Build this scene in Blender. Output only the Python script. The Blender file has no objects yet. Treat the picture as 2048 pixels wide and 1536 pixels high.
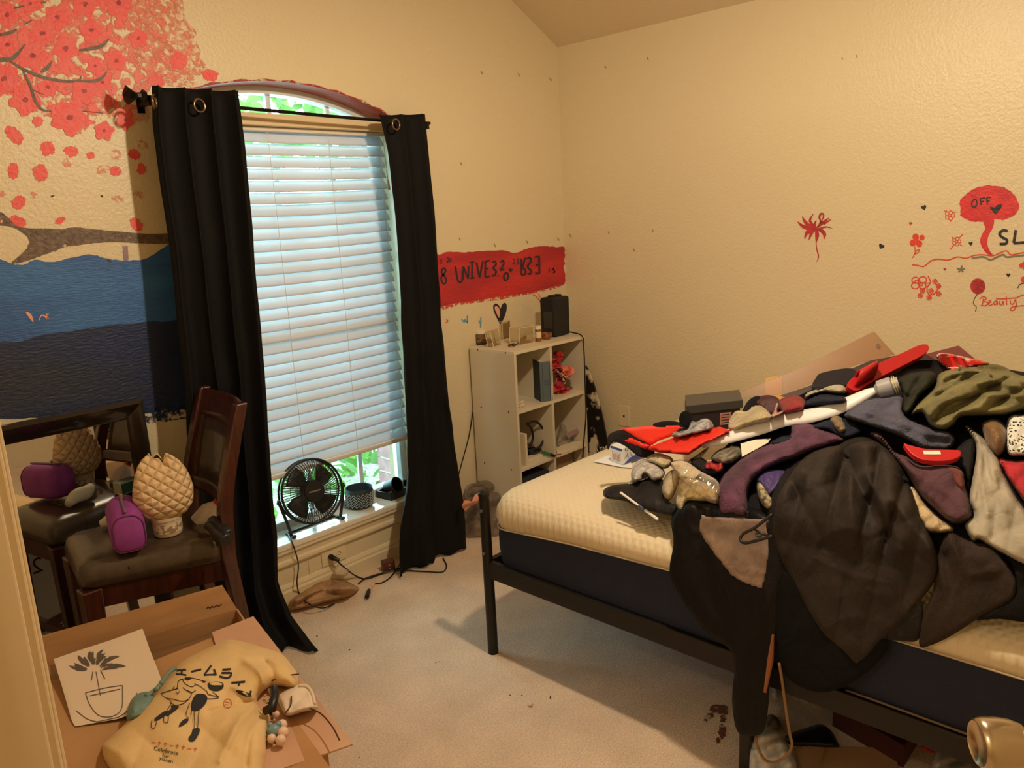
import bpy, bmesh, math, random
import numpy as np
from mathutils import Vector, Matrix
from mathutils.bvhtree import BVHTree
from mathutils.geometry import tessellate_polygon

random.seed(7); RNG = np.random.default_rng(7)
scene = bpy.context.scene
COL = scene.collection

# ---------------------------------------------------------------- camera
F = 1559.84; PX, PY = 1024.0, 768.0; HC = 1.567
YAW, PIT, ROL = 0.81032065, 0.21159331, 0.05106627
_fw = np.array([math.sin(YAW)*math.cos(PIT), math.cos(YAW)*math.cos(PIT), -math.sin(PIT)])
_r = np.array([math.cos(YAW), -math.sin(YAW), 0.0]); _d = np.cross(_fw, _r)
_r2 = math.cos(ROL)*_r + math.sin(ROL)*_d; _d2 = math.cos(ROL)*_d - math.sin(ROL)*_r
CAMR = np.stack([_r2, _d2, _fw])
cam_data = bpy.data.cameras.new('camera'); cam = bpy.data.objects.new('camera', cam_data); COL.objects.link(cam)
cam_data.sensor_width = 36.0; cam_data.sensor_fit = 'HORIZONTAL'; cam_data.lens = F/2048*36.0
cam_data.clip_start = 0.02; cam_data.clip_end = 200
cam.matrix_world = Matrix(((_r2[0], -_d2[0], -_fw[0], 0), (_r2[1], -_d2[1], -_fw[1], 0), (_r2[2], -_d2[2], -_fw[2], HC), (0, 0, 0, 1)))
scene.camera = cam

# ---------------------------------------------------------------- sky, exposure
scene.view_settings.view_transform = 'Standard'; scene.view_settings.look = 'None'
scene.view_settings.gamma = 1.0; scene.view_settings.exposure = 0.16; scene.view_settings.use_curve_mapping = False
world = bpy.data.worlds.new('sky'); scene.world = world; world.use_nodes = True
_bg = world.node_tree.nodes['Background']; _bg.inputs['Color'].default_value = (0.60, 0.84, 1.0, 1); _bg.inputs['Strength'].default_value = 16.0

LAMP = (1.72, .95, 2.40)          # the ceiling lamp of the room (its fitting is built further down)
LAMP_POWER = 76.0; LAMP_COLOR = (1.0, 0.82, 0.585)
HALL = (-.36, .70, 2.15)          # the lamp of the hallway behind the camera
HALL_POWER = 15.0; HALL_COLOR = (1.0, 0.84, 0.64)
YW, XW, XL, YF = 2.836, 3.469, 0.178, -1.05      # window wall, right wall, left wall, front wall
ZC = 2.44

# ---------------------------------------------------------------- helpers: measuring
def ray(x, y):
    return CAMR.T @ np.array([x-PX, y-PY, F])
def on(ax, v, x, y):                      # point of the plane axis=v that shows at x, y
    r = ray(x, y); c = (0, 0, HC); t = (v-c[ax])/r[ax]
    return Vector((r[0]*t, r[1]*t, r[2]*t+HC))
def WALLB(x, y): return on(1, YW, x, y)
def WALLR(x, y): return on(0, XW, x, y)

# ---------------------------------------------------------------- helpers: materials
def lin(c):
    return tuple(((v/255)/12.92 if v/255 <= .04045 else ((v/255+.055)/1.055)**2.4) for v in c)
MATS = {}
def mat(name, col, rough=.6, col2=None, vscale=8, bump=0, bscale=150, metal=0, alpha=None, ascale=30, trans=0,
        stretch=None, wrinkle=0, wscale=16, coat=0, sheen=0, spec=.5, emit=0, detail=3, vlo=.35, vhi=.65):
    if name in MATS: return MATS[name]
    m = bpy.data.materials.new(name); m.use_nodes = True; nt = m.node_tree; N = nt.nodes; L = nt.links
    b = N['Principled BSDF']; c = lin(col)+(1,)
    b.inputs['Base Color'].default_value = c; b.inputs['Roughness'].default_value = rough; b.inputs['Metallic'].default_value = metal
    b.inputs['Specular IOR Level'].default_value = spec
    if coat: b.inputs['Coat Weight'].default_value = coat
    if sheen: b.inputs['Sheen Weight'].default_value = sheen
    geo = N.new('ShaderNodeNewGeometry'); vec = geo.outputs['Position']
    if stretch:
        mp = N.new('ShaderNodeMapping'); mp.inputs['Scale'].default_value = stretch; L.new(vec, mp.inputs['Vector']); vec = mp.outputs['Vector']
    if col2 is not None:
        n = N.new('ShaderNodeTexNoise'); n.inputs['Scale'].default_value = vscale; n.inputs['Detail'].default_value = detail; L.new(vec, n.inputs['Vector'])
        mr = N.new('ShaderNodeMapRange'); mr.inputs['From Min'].default_value = vlo; mr.inputs['From Max'].default_value = vhi; L.new(n.outputs['Fac'], mr.inputs['Value'])
        mx = N.new('ShaderNodeMix'); mx.data_type = 'RGBA'; mx.inputs['A'].default_value = c; mx.inputs['B'].default_value = lin(col2)+(1,)
        L.new(mr.outputs['Result'], mx.inputs['Factor']); L.new(mx.outputs['Result'], b.inputs['Base Color'])
    if bump:
        n2 = N.new('ShaderNodeTexNoise'); n2.inputs['Scale'].default_value = bscale; n2.inputs['Detail'].default_value = 2; L.new(vec, n2.inputs['Vector'])
        bp = N.new('ShaderNodeBump'); bp.inputs['Strength'].default_value = bump; bp.inputs['Distance'].default_value = .004
        L.new(n2.outputs['Fac'], bp.inputs['Height']); L.new(bp.outputs['Normal'], b.inputs['Normal'])
        if wrinkle:                       # creases of worn cloth
            mw = N.new('ShaderNodeMapping'); mw.inputs['Rotation'].default_value = (.3, .5, .7); mw.inputs['Scale'].default_value = (1, 1, .45); L.new(geo.outputs['Position'], mw.inputs['Vector'])
            n4 = N.new('ShaderNodeTexNoise'); n4.inputs['Scale'].default_value = wscale; n4.inputs['Detail'].default_value = 3; n4.inputs['Distortion'].default_value = 1.6; L.new(mw.outputs[0], n4.inputs['Vector'])
            b4 = N.new('ShaderNodeBump'); b4.inputs['Strength'].default_value = wrinkle; b4.inputs['Distance'].default_value = .035; L.new(n4.outputs['Fac'], b4.inputs['Height']); L.new(b4.outputs['Normal'], bp.inputs['Normal'])
    if trans: b.inputs['Transmission Weight'].default_value = trans
    if emit:
        b.inputs['Emission Color'].default_value = c; b.inputs['Emission Strength'].default_value = emit
    if alpha is not None:                 # worn / dry-brushed paint: holes in the coat, or an even see-through film
        if isinstance(alpha, tuple):
            n3 = N.new('ShaderNodeTexNoise'); n3.inputs['Scale'].default_value = ascale; n3.inputs['Detail'].default_value = 5; n3.inputs['Distortion'].default_value = .6
            L.new(geo.outputs['Position'], n3.inputs['Vector'])
            r3 = N.new('ShaderNodeMapRange'); r3.inputs['From Min'].default_value = alpha[0]; r3.inputs['From Max'].default_value = alpha[1]
            r3.inputs['To Min'].default_value = alpha[2] if len(alpha) > 2 else 0
            L.new(n3.outputs['Fac'], r3.inputs['Value']); L.new(r3.outputs['Result'], b.inputs['Alpha'])
        else: b.inputs['Alpha'].default_value = alpha
    MATS[name] = m; return m
def film(name, col, fac=.25, rough=.12):   # thin clear plastic or glass: mostly see-through with a gloss
    if name in MATS: return MATS[name]
    m = bpy.data.materials.new(name); m.use_nodes = True; nt = m.node_tree; N = nt.nodes; L = nt.links
    N.remove(N['Principled BSDF']); out = N['Material Output']
    t = N.new('ShaderNodeBsdfTransparent'); t.inputs['Color'].default_value = lin(col)+(1,)
    g = N.new('ShaderNodeBsdfGlossy'); g.inputs['Roughness'].default_value = rough
    fr = N.new('ShaderNodeFresnel'); fr.inputs['IOR'].default_value = 1.45
    ad = N.new('ShaderNodeMath'); ad.operation = 'ADD'; ad.inputs[1].default_value = fac; ad.use_clamp = True; L.new(fr.outputs[0], ad.inputs[0])
    d = N.new('ShaderNodeBsdfDiffuse'); d.inputs['Color'].default_value = lin(col)+(1,)
    mg = N.new('ShaderNodeMixShader'); mg.inputs[0].default_value = .55; L.new(g.outputs[0], mg.inputs[1]); L.new(d.outputs[0], mg.inputs[2])
    mx = N.new('ShaderNodeMixShader'); L.new(ad.outputs[0], mx.inputs[0]); L.new(t.outputs[0], mx.inputs[1]); L.new((mg if fac > .05 else g).outputs[0], mx.inputs[2])
    L.new(mx.outputs[0], out.inputs['Surface']); MATS[name] = m; return m

# ---------------------------------------------------------------- helpers: objects
WLOC = {}
def tag(o, label, cat, group=None):
    o['label'] = label; o['category'] = cat
    if group: o['group'] = group
    return o
def thing(name, label, cat, loc=(0, 0, 0), rz=0.0, group=None):
    o = bpy.data.objects.new(name, None); COL.objects.link(o); o.location = loc; o.rotation_euler = (0, 0, rz)
    o.empty_display_size = .05; WLOC[o] = Vector(loc); return tag(o, label, cat, group)
class MB:
    def __init__(s): s.v = []; s.f = []
    def add(s, vs, fs):
        n = len(s.v); s.v += [tuple(v) for v in vs]; s.f += [tuple(i+n for i in f) for f in fs]; return s
    def box(s, a, b, M=None):
        (x0, y0, z0), (x1, y1, z1) = a, b
        vs = [(x0, y0, z0), (x1, y0, z0), (x1, y1, z0), (x0, y1, z0), (x0, y0, z1), (x1, y0, z1), (x1, y1, z1), (x0, y1, z1)]
        if M is not None: vs = [M @ Vector(v) for v in vs]
        return s.add(vs, [(0, 3, 2, 1), (4, 5, 6, 7), (0, 1, 5, 4), (1, 2, 6, 5), (2, 3, 7, 6), (3, 0, 4, 7)])
    def hexa(s, lo, hi):                     # two quads, lower and upper
        return s.add(list(lo)+list(hi), [(0, 3, 2, 1), (4, 5, 6, 7), (0, 1, 5, 4), (1, 2, 6, 5), (2, 3, 7, 6), (3, 0, 4, 7)])
    def prism(s, poly, vec):                 # planar polygon pushed along vec
        n = len(poly); P = [Vector(p) for p in poly]; Q = [p+Vector(vec) for p in P]
        return s.add(P+Q, [tuple(range(n-1, -1, -1)), tuple(range(n, 2*n))] + [(i, (i+1) % n, n+(i+1) % n, n+i) for i in range(n)])
    def tube(s, pts, r, n=8, closed=False, cap=True):
        P = [Vector(p) for p in pts]; m = len(P); R = r if hasattr(r, '__len__') else [r]*m
        t0 = (P[1]-P[0]).normalized(); up = Vector((0, 0, 1)) if abs(t0.z) < .9 else Vector((1, 0, 0))
        nrm = t0.cross(up).normalized(); vs = []
        for i in range(m):
            if closed: t = (P[(i+1) % m]-P[i-1]).normalized()
            else: t = (P[min(i+1, m-1)]-P[max(i-1, 0)]).normalized()
            nrm = (nrm - t*nrm.dot(t)); nrm = nrm.normalized() if nrm.length > 1e-6 else t.orthogonal().normalized()
            bi = t.cross(nrm)
            for k in range(n):
                a = 2*math.pi*k/n; vs.append(P[i]+(nrm*math.cos(a)+bi*math.sin(a))*R[i])
        fs = []
        for i in range(m if closed else m-1):
            j = (i+1) % m
            for k in range(n): fs.append((i*n+k, i*n+(k+1) % n, j*n+(k+1) % n, j*n+k))
        if cap and not closed: fs += [tuple(range(n-1, -1, -1)), tuple((m-1)*n+k for k in range(n))]
        return s.add(vs, fs)
    def lathe(s, prof, n=24, M=None, capb=True, capt=True):
        vs = []; fs = []
        for r, z in prof:
            for k in range(n):
                a = 2*math.pi*k/n; v = Vector((r*math.cos(a), r*math.sin(a), z)); vs.append(M @ v if M is not None else v)
        for i in range(len(prof)-1):
            for k in range(n): fs.append((i*n+k, i*n+(k+1) % n, (i+1)*n+(k+1) % n, (i+1)*n+k))
        if capb: fs.append(tuple(range(n-1, -1, -1)))
        if capt: fs.append(tuple((len(prof)-1)*n+k for k in range(n)))
        return s.add(vs, fs)
    def grid(s, G):                          # G[i][j] points
        n = len(G); m = len(G[0])
        return s.add([p for row in G for p in row], [(i*m+j, i*m+j+1, (i+1)*m+j+1, (i+1)*m+j) for i in range(n-1) for j in range(m-1)])
    def ball(s, c, r, n=12, m=8, sc=(1, 1, 1)):
        vs = []
        for i in range(m+1):
            th = math.pi*i/m
            for k in range(n):
                a = 2*math.pi*k/n; vs.append((c[0]+r*sc[0]*math.sin(th)*math.cos(a), c[1]+r*sc[1]*math.sin(th)*math.sin(a), c[2]+r*sc[2]*math.cos(th)))
        return s.add(vs, [(i*n+k, i*n+(k+1) % n, (i+1)*n+(k+1) % n, (i+1)*n+k) for i in range(m) for k in range(n)])
    def build(s, name, material, parent=None, smooth=False, bevel=0, local=False, solid=0, label=None, subsurf=0, angle=35):
        me = bpy.data.meshes.new(name); V = [Vector(v) for v in s.v]
        if parent is not None: off = Vector((0, 0, 0)) if local else WLOC[parent]
        else:
            A = np.array([tuple(v) for v in V]); lo = A.min(0); hi = A.max(0); off = Vector(((lo[0]+hi[0])/2, (lo[1]+hi[1])/2, lo[2]))
        me.from_pydata([v-off for v in V], [], s.f); me.update()
        bm = bmesh.new(); bm.from_mesh(me); bmesh.ops.remove_doubles(bm, verts=bm.verts, dist=1e-6); bmesh.ops.recalc_face_normals(bm, faces=bm.faces); bm.to_mesh(me); bm.free()
        o = bpy.data.objects.new(name, me); COL.objects.link(o); me.materials.append(material)
        if parent is not None: o.parent = parent; WLOC[o] = WLOC[parent].copy()
        else: o.location = off; WLOC[o] = off.copy()
        if smooth:
            me.polygons.foreach_set('use_smooth', [True]*len(me.polygons))
            if smooth != 'all': me.set_sharp_from_angle(angle=math.radians(angle))
        if bevel:
            bv = o.modifiers.new('bevel', 'BEVEL'); bv.width = bevel; bv.segments = 2; bv.limit_method = 'ANGLE'
        if solid:
            sd = o.modifiers.new('thickness', 'SOLIDIFY'); sd.thickness = solid; sd.offset = 0
        if subsurf:
            ss = o.modifiers.new('smooth', 'SUBSURF'); ss.levels = subsurf; ss.render_levels = subsurf
        if label: o['label'] = label
        return o
def struct(o): o['kind'] = 'structure'; return o
def bez(pts, n=8, closed=False):             # Catmull-Rom through points of any dimension
    P = [np.array(p, float) for p in pts]; m = len(P); out = []
    for i in range(m if closed else m-1):
        p0 = P[i-1] if (closed or i > 0) else 2*P[0]-P[1]; p1 = P[i]; p2 = P[(i+1) % m]
        p3 = P[(i+2) % m] if (closed or i+2 < m) else 2*P[-1]-P[-2]
        for k in range(n):
            t = k/n; out.append(.5*((2*p1)+(-p0+p2)*t+(2*p0-5*p1+4*p2-p3)*t*t+(-p0+3*p1-3*p2+p3)*t**3))
    if not closed: out.append(P[-1])
    return out
def interp(x, xs, ys): return float(np.interp(x, xs, ys))
_perm = RNG.permutation(512)
def vnoise(x, y):                            # smooth value noise, vectorised
    x = np.asarray(x, float); y = np.asarray(y, float)
    xi = np.floor(x).astype(int); yi = np.floor(y).astype(int); fx = x-xi; fy = y-yi
    fx = fx*fx*(3-2*fx); fy = fy*fy*(3-2*fy)
    h = lambda a, b: _perm[(_perm[a & 511]+b) & 511]/511.0
    return (h(xi, yi)*(1-fx)+h(xi+1, yi)*fx)*(1-fy)+(h(xi, yi+1)*(1-fx)+h(xi+1, yi+1)*fx)*fy
def fbm(x, y, o=3):
    s = 0; a = .5
    for k in range(o): s = s+a*(vnoise(x*2**k+17*k, y*2**k+5*k)-.5)*2; a *= .5
    return s

# ================================================================ THE ROOM
WALLC = (226, 210, 174)
m_wall = mat('wall_paint', WALLC, rough=.42, bump=.55, bscale=95)
m_ceil = mat('ceiling_paint', (224, 204, 170), rough=.7, bump=.4, bscale=95)
m_trim = mat('trim_paint', (228, 212, 176), rough=.4)
m_white = mat('white_frame', (235, 235, 232), rough=.35)
m_carpet = mat('carpet', (240, 214, 186), rough=.95, col2=(216, 188, 158), vscale=160, bump=1.0, bscale=210, sheen=.2, detail=6)
# large-scale soiling on the carpet, in its own shape
_nt = m_carpet.node_tree
_n = _nt.nodes.new('ShaderNodeTexNoise'); _n.inputs['Scale'].default_value = 5; _n.inputs['Detail'].default_value = 6
_g = _nt.nodes.new('ShaderNodeNewGeometry'); _nt.links.new(_g.outputs['Position'], _n.inputs['Vector'])
_mr = _nt.nodes.new('ShaderNodeMapRange'); _mr.inputs['From Min'].default_value = .35; _mr.inputs['From Max'].default_value = .7; _mr.inputs['To Min'].default_value = .88; _mr.inputs['To Max'].default_value = 1.06
_nt.links.new(_n.outputs['Fac'], _mr.inputs['Value'])
_b = _nt.nodes['Principled BSDF']; _src = _b.inputs['Base Color'].links[0].from_socket
_vm = _nt.nodes.new('ShaderNodeVectorMath'); _vm.operation = 'SCALE'; _nt.links.new(_src, _vm.inputs[0]); _nt.links.new(_mr.outputs['Result'], _vm.inputs['Scale']); _nt.links.new(_vm.outputs[0], _b.inputs['Base Color'])

struct(MB().box((-.8, YF-.1, -.08), (XW+.1, YW+.12, 0)).build('floor', m_carpet))
SL = .52; XR = (XL+XW)/2; ZR = ZC+SL*(XW-XR)
# window opening: jambs 1.19 .. 2.33, sill .28, arch centre 1.76
WX0, WX1, WZ0, ACX, AR, AZT = 1.30, 2.32, .255, 1.78, 1.34, 2.125
def arch(x, r=AR, top=AZT): return top-r+math.sqrt(max(r*r-(x-ACX)**2, 0))
GY = YW+.14
bm = MB(); T = .26
ax = [WX0+(WX1-WX0)*i/24 for i in range(25)]
def wallquad(P): bm.add(P, [tuple(range(len(P)))])
for yy in (YW, YW+T):
    wallquad([(XL-.1, yy, 0), (WX0, yy, 0), (WX0, yy, WZ0), (WX0, yy, arch(WX0)), (WX0, yy, ZC+SL*(WX0-XL)), (XL-.1, yy, ZC-.05)])
    wallquad([(WX1, yy, 0), (XW+.1, yy, 0), (XW+.1, yy, ZC-.05), (WX1, yy, ZC+SL*(XW-WX1)), (WX1, yy, arch(WX1)), (WX1, yy, WZ0)])
    wallquad([(WX0, yy, 0), (WX1, yy, 0), (WX1, yy, WZ0), (WX0, yy, WZ0)])
    for i in range(24):
        zt = lambda x: (ZC+SL*min(x-XL, XW-x))
        wallquad([(ax[i], yy, arch(ax[i])), (ax[i+1], yy, arch(ax[i+1])), (ax[i+1], yy, zt(ax[i+1])), (ax[i], yy, zt(ax[i]))])
wall_b = struct(bm.build('wall_back', m_wall))
struct(MB().box((XW, YF-.1, 0), (XW+.1, YW+T, ZC+.02)).build('wall_right', m_wall)); wall_r = bpy.data.objects['wall_right']
# left wall with the doorway the camera stands in
DY0, DY1, DZ = -.24, .90, 2.05
bm = MB().box((XL-.12, DY1, 0), (XL, YW+T, ZC+.02)).box((XL-.12, YF-.1, 0), (XL, DY0, ZC+.02)).box((XL-.12, DY0, DZ), (XL, DY1, ZC+.02))
struct(bm.build('wall_left', m_wall))
bm = MB().add([(XL-.12, YF-.1, 0), (XW+.1, YF-.1, 0), (XW+.1, YF-.1, ZC), (XR, YF-.1, ZR+.05), (XL-.12, YF-.1, ZC)], [(0, 1, 2, 3, 4)])
bm.add([(XL-.12, YF, 0), (XW+.1, YF, 0), (XW+.1, YF, ZC), (XR, YF, ZR+.05), (XL-.12, YF, ZC)], [(0, 1, 2, 3, 4)])
struct(bm.build('wall_front', m_wall))
bm = MB()
bm.prism([(XW+.15, YF-.12, ZC-SL*.15), (XR, YF-.12, ZR), (XR, YF-.12, ZR+.1), (XW+.15, YF-.12, ZC-SL*.15+.1)], (0, YW+T+.14-YF, 0))
bm.prism([(XR, YF-.12, ZR), (XL-.15, YF-.12, ZC-SL*.15), (XL-.15, YF-.12, ZC-SL*.15+.1), (XR, YF-.12, ZR+.1)], (0, YW+T+.14-YF, 0))
struct(bm.build('ceiling', m_ceil))
# short return wall that carries the open door
struct(MB().box((XL-.12, -.56, 0), (.43, -.40, ZC+.1)).build('wall_return', m_wall))
# hallway behind the camera, so that no sky leaks in
bm = MB().box((-.9, YF-.1, 0), (-.8, YW, 2.5)).box((-.9, YF-.2, 0), (XL-.12, YF-.1, 2.5)).box((-.9, 1.3, 0), (XL-.12, 1.4, 2.5)).box((-.9, YF-.2, 2.5), (XL-.1, 1.4, 2.6))
struct(bm.build('wall_hall', m_wall))
# baseboards
def baseboard(name, a, b, nrm):
    a = Vector(a); b = Vector(b); n = Vector(nrm); bm = MB()
    prof = [(0, 0), (.016, 0), (.016, .06), (.011, .068), (.011, .078), (.005, .09), (0, .092)]
    bm.prism([a+n*d+Vector((0, 0, z)) for d, z in prof], b-a); return struct(bm.build(name, m_trim))
baseboard('baseboard_back', (XL, YW, 0), (XW, YW, 0), (0, -1, 0))
baseboard('baseboard_right', (XW, YF, 0), (XW, YW, 0), (-1, 0, 0))
baseboard('baseboard_left', (XL, DY1+.08, 0), (XL, YW, 0), (1, 0, 0))
# door frame the camera looks past
bm = MB().box((XL-.14, DY1-.02, 0), (XL+.004, DY1, DZ)).box((XL-.14, DY0, 0), (XL+.004, DY0+.0, DZ)).box((XL-.08, DY1-.032, 0), (XL-.045, DY1-.02, DZ))
bm.box((XL, DY1-.014, 0), (XL+.014, DY1+.05, DZ+.05)).box((XL, DY1-.008, 0), (XL+.019, DY1+.02, DZ+.05)).box((XL, DY0-.06, DZ), (XL+.014, DY1+.05, DZ+.05))
struct(bm.build('trim_1', mat('door_trim', (226, 206, 170), rough=.4), bevel=.003))

# ---------------------------------------------------------------- window
win = struct(bpy.data.objects.new('window_1', None)); COL.objects.link(win); win.location = (ACX, GY, WZ0); WLOC[win] = Vector((ACX, GY, WZ0))
m_red_reveal = mat('red_wash', (176, 62, 58), rough=.5, col2=(196, 120, 112), vscale=14, bump=.4, bscale=95, stretch=(.4, 1, 1))
# arched reveal, painted red, its sides cream
bm = MB(); bm.grid([[(x, y, arch(x)-.0008) for x in ax] for y in (YW-.0015, GY)]); bm.build('arch_reveal', m_red_reveal, win, smooth='all')
bm = MB(); bm.grid([[(x, YW-.0015, arch(x)-.0008) for x in ax], [(x, YW-.0015, arch(x)+.006+.004*math.sin(x*91)) for x in ax]]); bm.build('painted_arch_edge', mat('red_paint_edge', (170, 44, 40), rough=.5, alpha=(.35, .55)), win)
bm = MB().box((WX0-.004, YW+.002, WZ0), (WX0+.0008, GY, arch(WX0))).box((WX1-.0008, YW+.002, WZ0), (WX1+.004, GY, arch(WX1))); bm.build('side_reveal', m_trim, win)
# frame
m_frame = mat('window_frame', (222, 228, 230), rough=.35)
def archband(r, y0, y1, zc=None):
    bm = MB(); xs = ax
    out0 = [(x, y0, arch(x)) for x in xs]; in0 = [(WX0+r+(WX1-WX0-2*r)*i/24, y0, arch(WX0+r+(WX1-WX0-2*r)*i/24, AR-r, AZT-r)) for i in range(25)]
    bm.grid([out0, in0]); bm.grid([in0, [(p[0], y1, p[2]) for p in in0]]); return bm
archband(.028, GY-.02, GY+.04).build('arch_frame', m_frame, win, smooth=True)
for nm, a, b in (('frame_jamb', (WX0, GY-.02, WZ0), (WX0+.035, GY+.04, 2.0)), ('frame_jamb', (WX1-.035, GY-.02, WZ0), (WX1, GY+.04, 2.0)),
                 ('transom_bar', (WX0, GY-.02, 1.965), (WX1, GY+.04, 2.015)), ('bottom_rail', (WX0, GY-.02, WZ0), (WX1, GY+.04, WZ0+.06)), ('meeting_rail', (WX0+.03, GY-.005, 1.12), (WX1-.03, GY+.03, 1.165))):
    MB().box(a, b).build(nm, m_frame, win, bevel=.004)
for x in (ACX-.275, ACX+.005, ACX+.285):
    MB().box((x-.010, GY+.004, WZ0+.05), (x+.010, GY+.022, 1.97)).build('muntin', m_frame, win, bevel=.003)
    MB().box((x-.010, GY+.004, 2.01), (x+.010, GY+.022, arch(x)-.02)).build('muntin', m_frame, win, bevel=.003)
for z in (.62, .87, 1.42, 1.69): MB().box((WX0+.03, GY+.006, z-.009), (WX1-.03, GY+.02, z+.009)).build('muntin', m_frame, win)
m_glass = film('window_glass', (240, 250, 250), fac=.0, rough=.02)
MB().box((WX0+.03, GY+.011, WZ0+.05), (WX1-.03, GY+.014, 1.97)).build('glass_pane', m_glass, win)
bm = MB(); bm.prism([(x, GY+.011, arch(x, AR-.02, AZT-.02)) for x in ax[1:-1]]+[(WX1-.06, GY+.011, 2.01), (WX0+.06, GY+.011, 2.01)], (0, .003, 0)); bm.build('glass_pane', m_glass, win)
# header beam across the reveal, above the blind
MB().box((WX0+.001, YW+.002, 1.958), (WX1-.001, YW+.125, 2.003)).build('header_beam', mat('header_paint', (226, 206, 168), rough=.45), win, bevel=.003)
# sill: stool, apron mouldings and the panel below
m_sill = mat('sill_gloss', (232, 226, 210), rough=.12, coat=.5)
MB().box((WX0-.07, YW-.035, .252), (WX1+.07, YW-.0005, .28)).box((WX0+.0005, YW-.01, .252), (WX1-.0005, GY, .28)).build('window_sill', m_sill, win, bevel=.006)
bm = MB().prism([(WX0-.05, YW-d, z) for d, z in ((.0, .252), (.03, .252), (.03, .238), (.018, .232), (.014, .205), (.02, .195), (.02, .182), (.012, .172), (0, .17))], (WX1-WX0+.1, 0, 0)); bm.build('sill_apron', m_trim, win)
MB().box((WX0+.345, YW-.004, .09), (WX0+.351, YW-.0005, .172)).build('panel_bead', m_trim, win)

# ---------------------------------------------------------------- outside
m_leaf = bpy.data.materials.new('leaf'); m_leaf.use_nodes = True
_nt = m_leaf.node_tree; _b = _nt.nodes['Principled BSDF']; _b.inputs['Roughness'].default_value = .5
_oi = _nt.nodes.new('ShaderNodeTexNoise'); _oi.inputs['Scale'].default_value = 3.5; _gp = _nt.nodes.new('ShaderNodeNewGeometry'); _nt.links.new(_gp.outputs['Position'], _oi.inputs['Vector'])
_cr = _nt.nodes.new('ShaderNodeValToRGB'); _cr.color_ramp.elements[0].position = .3; _cr.color_ramp.elements[0].color = lin((56, 96, 44))+(1,); _cr.color_ramp.elements[1].position = .68; _cr.color_ramp.elements[1].color = lin((128, 172, 78))+(1,)
_nt.links.new(_oi.outputs['Fac'], _cr.inputs['Fac']); _nt.links.new(_cr.outputs['Color'], _b.inputs['Base Color'])
_tl = _nt.nodes.new('ShaderNodeBsdfTranslucent'); _nt.links.new(_cr.outputs['Color'], _tl.inputs['Color'])
_mx = _nt.nodes.new('ShaderNodeMixShader'); _mx.inputs[0].default_value = .45; _nt.links.new(_b.outputs[0], _mx.inputs[1]); _nt.links.new(_tl.outputs[0], _mx.inputs[2]); _nt.links.new(_mx.outputs[0], _nt.nodes['Material Output'].inputs['Surface'])
def leaves(name, n, lo, hi, size, label, cat, seed, density=None):
    rg = np.random.default_rng(seed); bm = MB(); k = 0
    while k < n:
        p = lo+(hi-lo)*rg.random(3)
        if density is not None and rg.random() > density(p): continue
        k += 1; s = size*(.6+.8*rg.random()); a = rg.random()*6.28; e = rg.normal()*.6
        d = np.array([math.cos(a)*math.cos(e), math.sin(a)*math.cos(e), math.sin(e)]); u = np.cross(d, rg.normal(size=3)); u /= np.linalg.norm(u); nn = np.cross(d, u)
        bm.add([p, p+d*s*.35+u*s*.28, p+d*s*.75+u*s*.22, p+d*s, p+d*s*.75-u*s*.22, p+d*s*.35-u*s*.28, p+d*s*.5+nn*s*.08],
               [(0, 1, 6), (1, 2, 6), (2, 3, 6), (3, 4, 6), (4, 5, 6), (5, 0, 6)])
    o = bm.build(name, m_leaf, smooth='all'); o['kind'] = 'stuff'; return tag(o, label, cat)
A = np.array
def bushy(p): return 1.0 if p[2] < .35+.35*vnoise(p[0]*2.5, p[1]*2.5) else .12
leaves('shrub_leaves', 5200, A((.6, 3.5, .02)), A((6.0, 6.2, 1.15)), .10, 'bright green shrub leaves outside below the window', 'leaves', 3, bushy)
leaves('tree_leaves', 5000, A((.5, 4.2, 2.1)), A((7.0, 7.5, 4.6)), .16, 'green tree leaves seen through the arched top of the window', 'leaves', 4, lambda p: .9 if vnoise(p[0]*1.6+9, p[2]*1.9) > .34 else .08)
m_soil = mat('mulch', (150, 136, 118), rough=.95, col2=(206, 200, 186), vscale=30, bump=.8, bscale=60)
bm = MB().box((-6, YW+T+.01, -.35), (12, 22, -.02)); struct(bm.build('ground_outside', m_soil))
m_brick = mat('brick_outer', (130, 92, 88), rough=.85, col2=(154, 118, 112), vscale=16, bump=.6, bscale=60)
bw = bpy.data.objects.new('brick_pier', None); COL.objects.link(bw); bw.location = (WX1+.1, YW+T+.01, 0); WLOC[bw] = Vector(bw.location); struct(bw)
MB().box((WX1+.02, YW+T+.015, 0), (WX1+.5, YW+T+.10, 2.6)).build('mortar_bed', mat('mortar', (196, 188, 176), rough=.9), bw)
_bk = None
for r in range(30):
    for c in range(2):
        x0 = WX1+.012+c*.215-(.1 if r % 2 else 0)
        if x0 < WX1+.0: x0, x1 = WX1+.012, WX1+.012+.095
        else: x1 = x0+.2
        MB().box((x0, YW+T+.012, .01+r*.075), (x1, YW+T+.115, .01+r*.075+.063)).build('brick', m_brick, bw)
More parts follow.
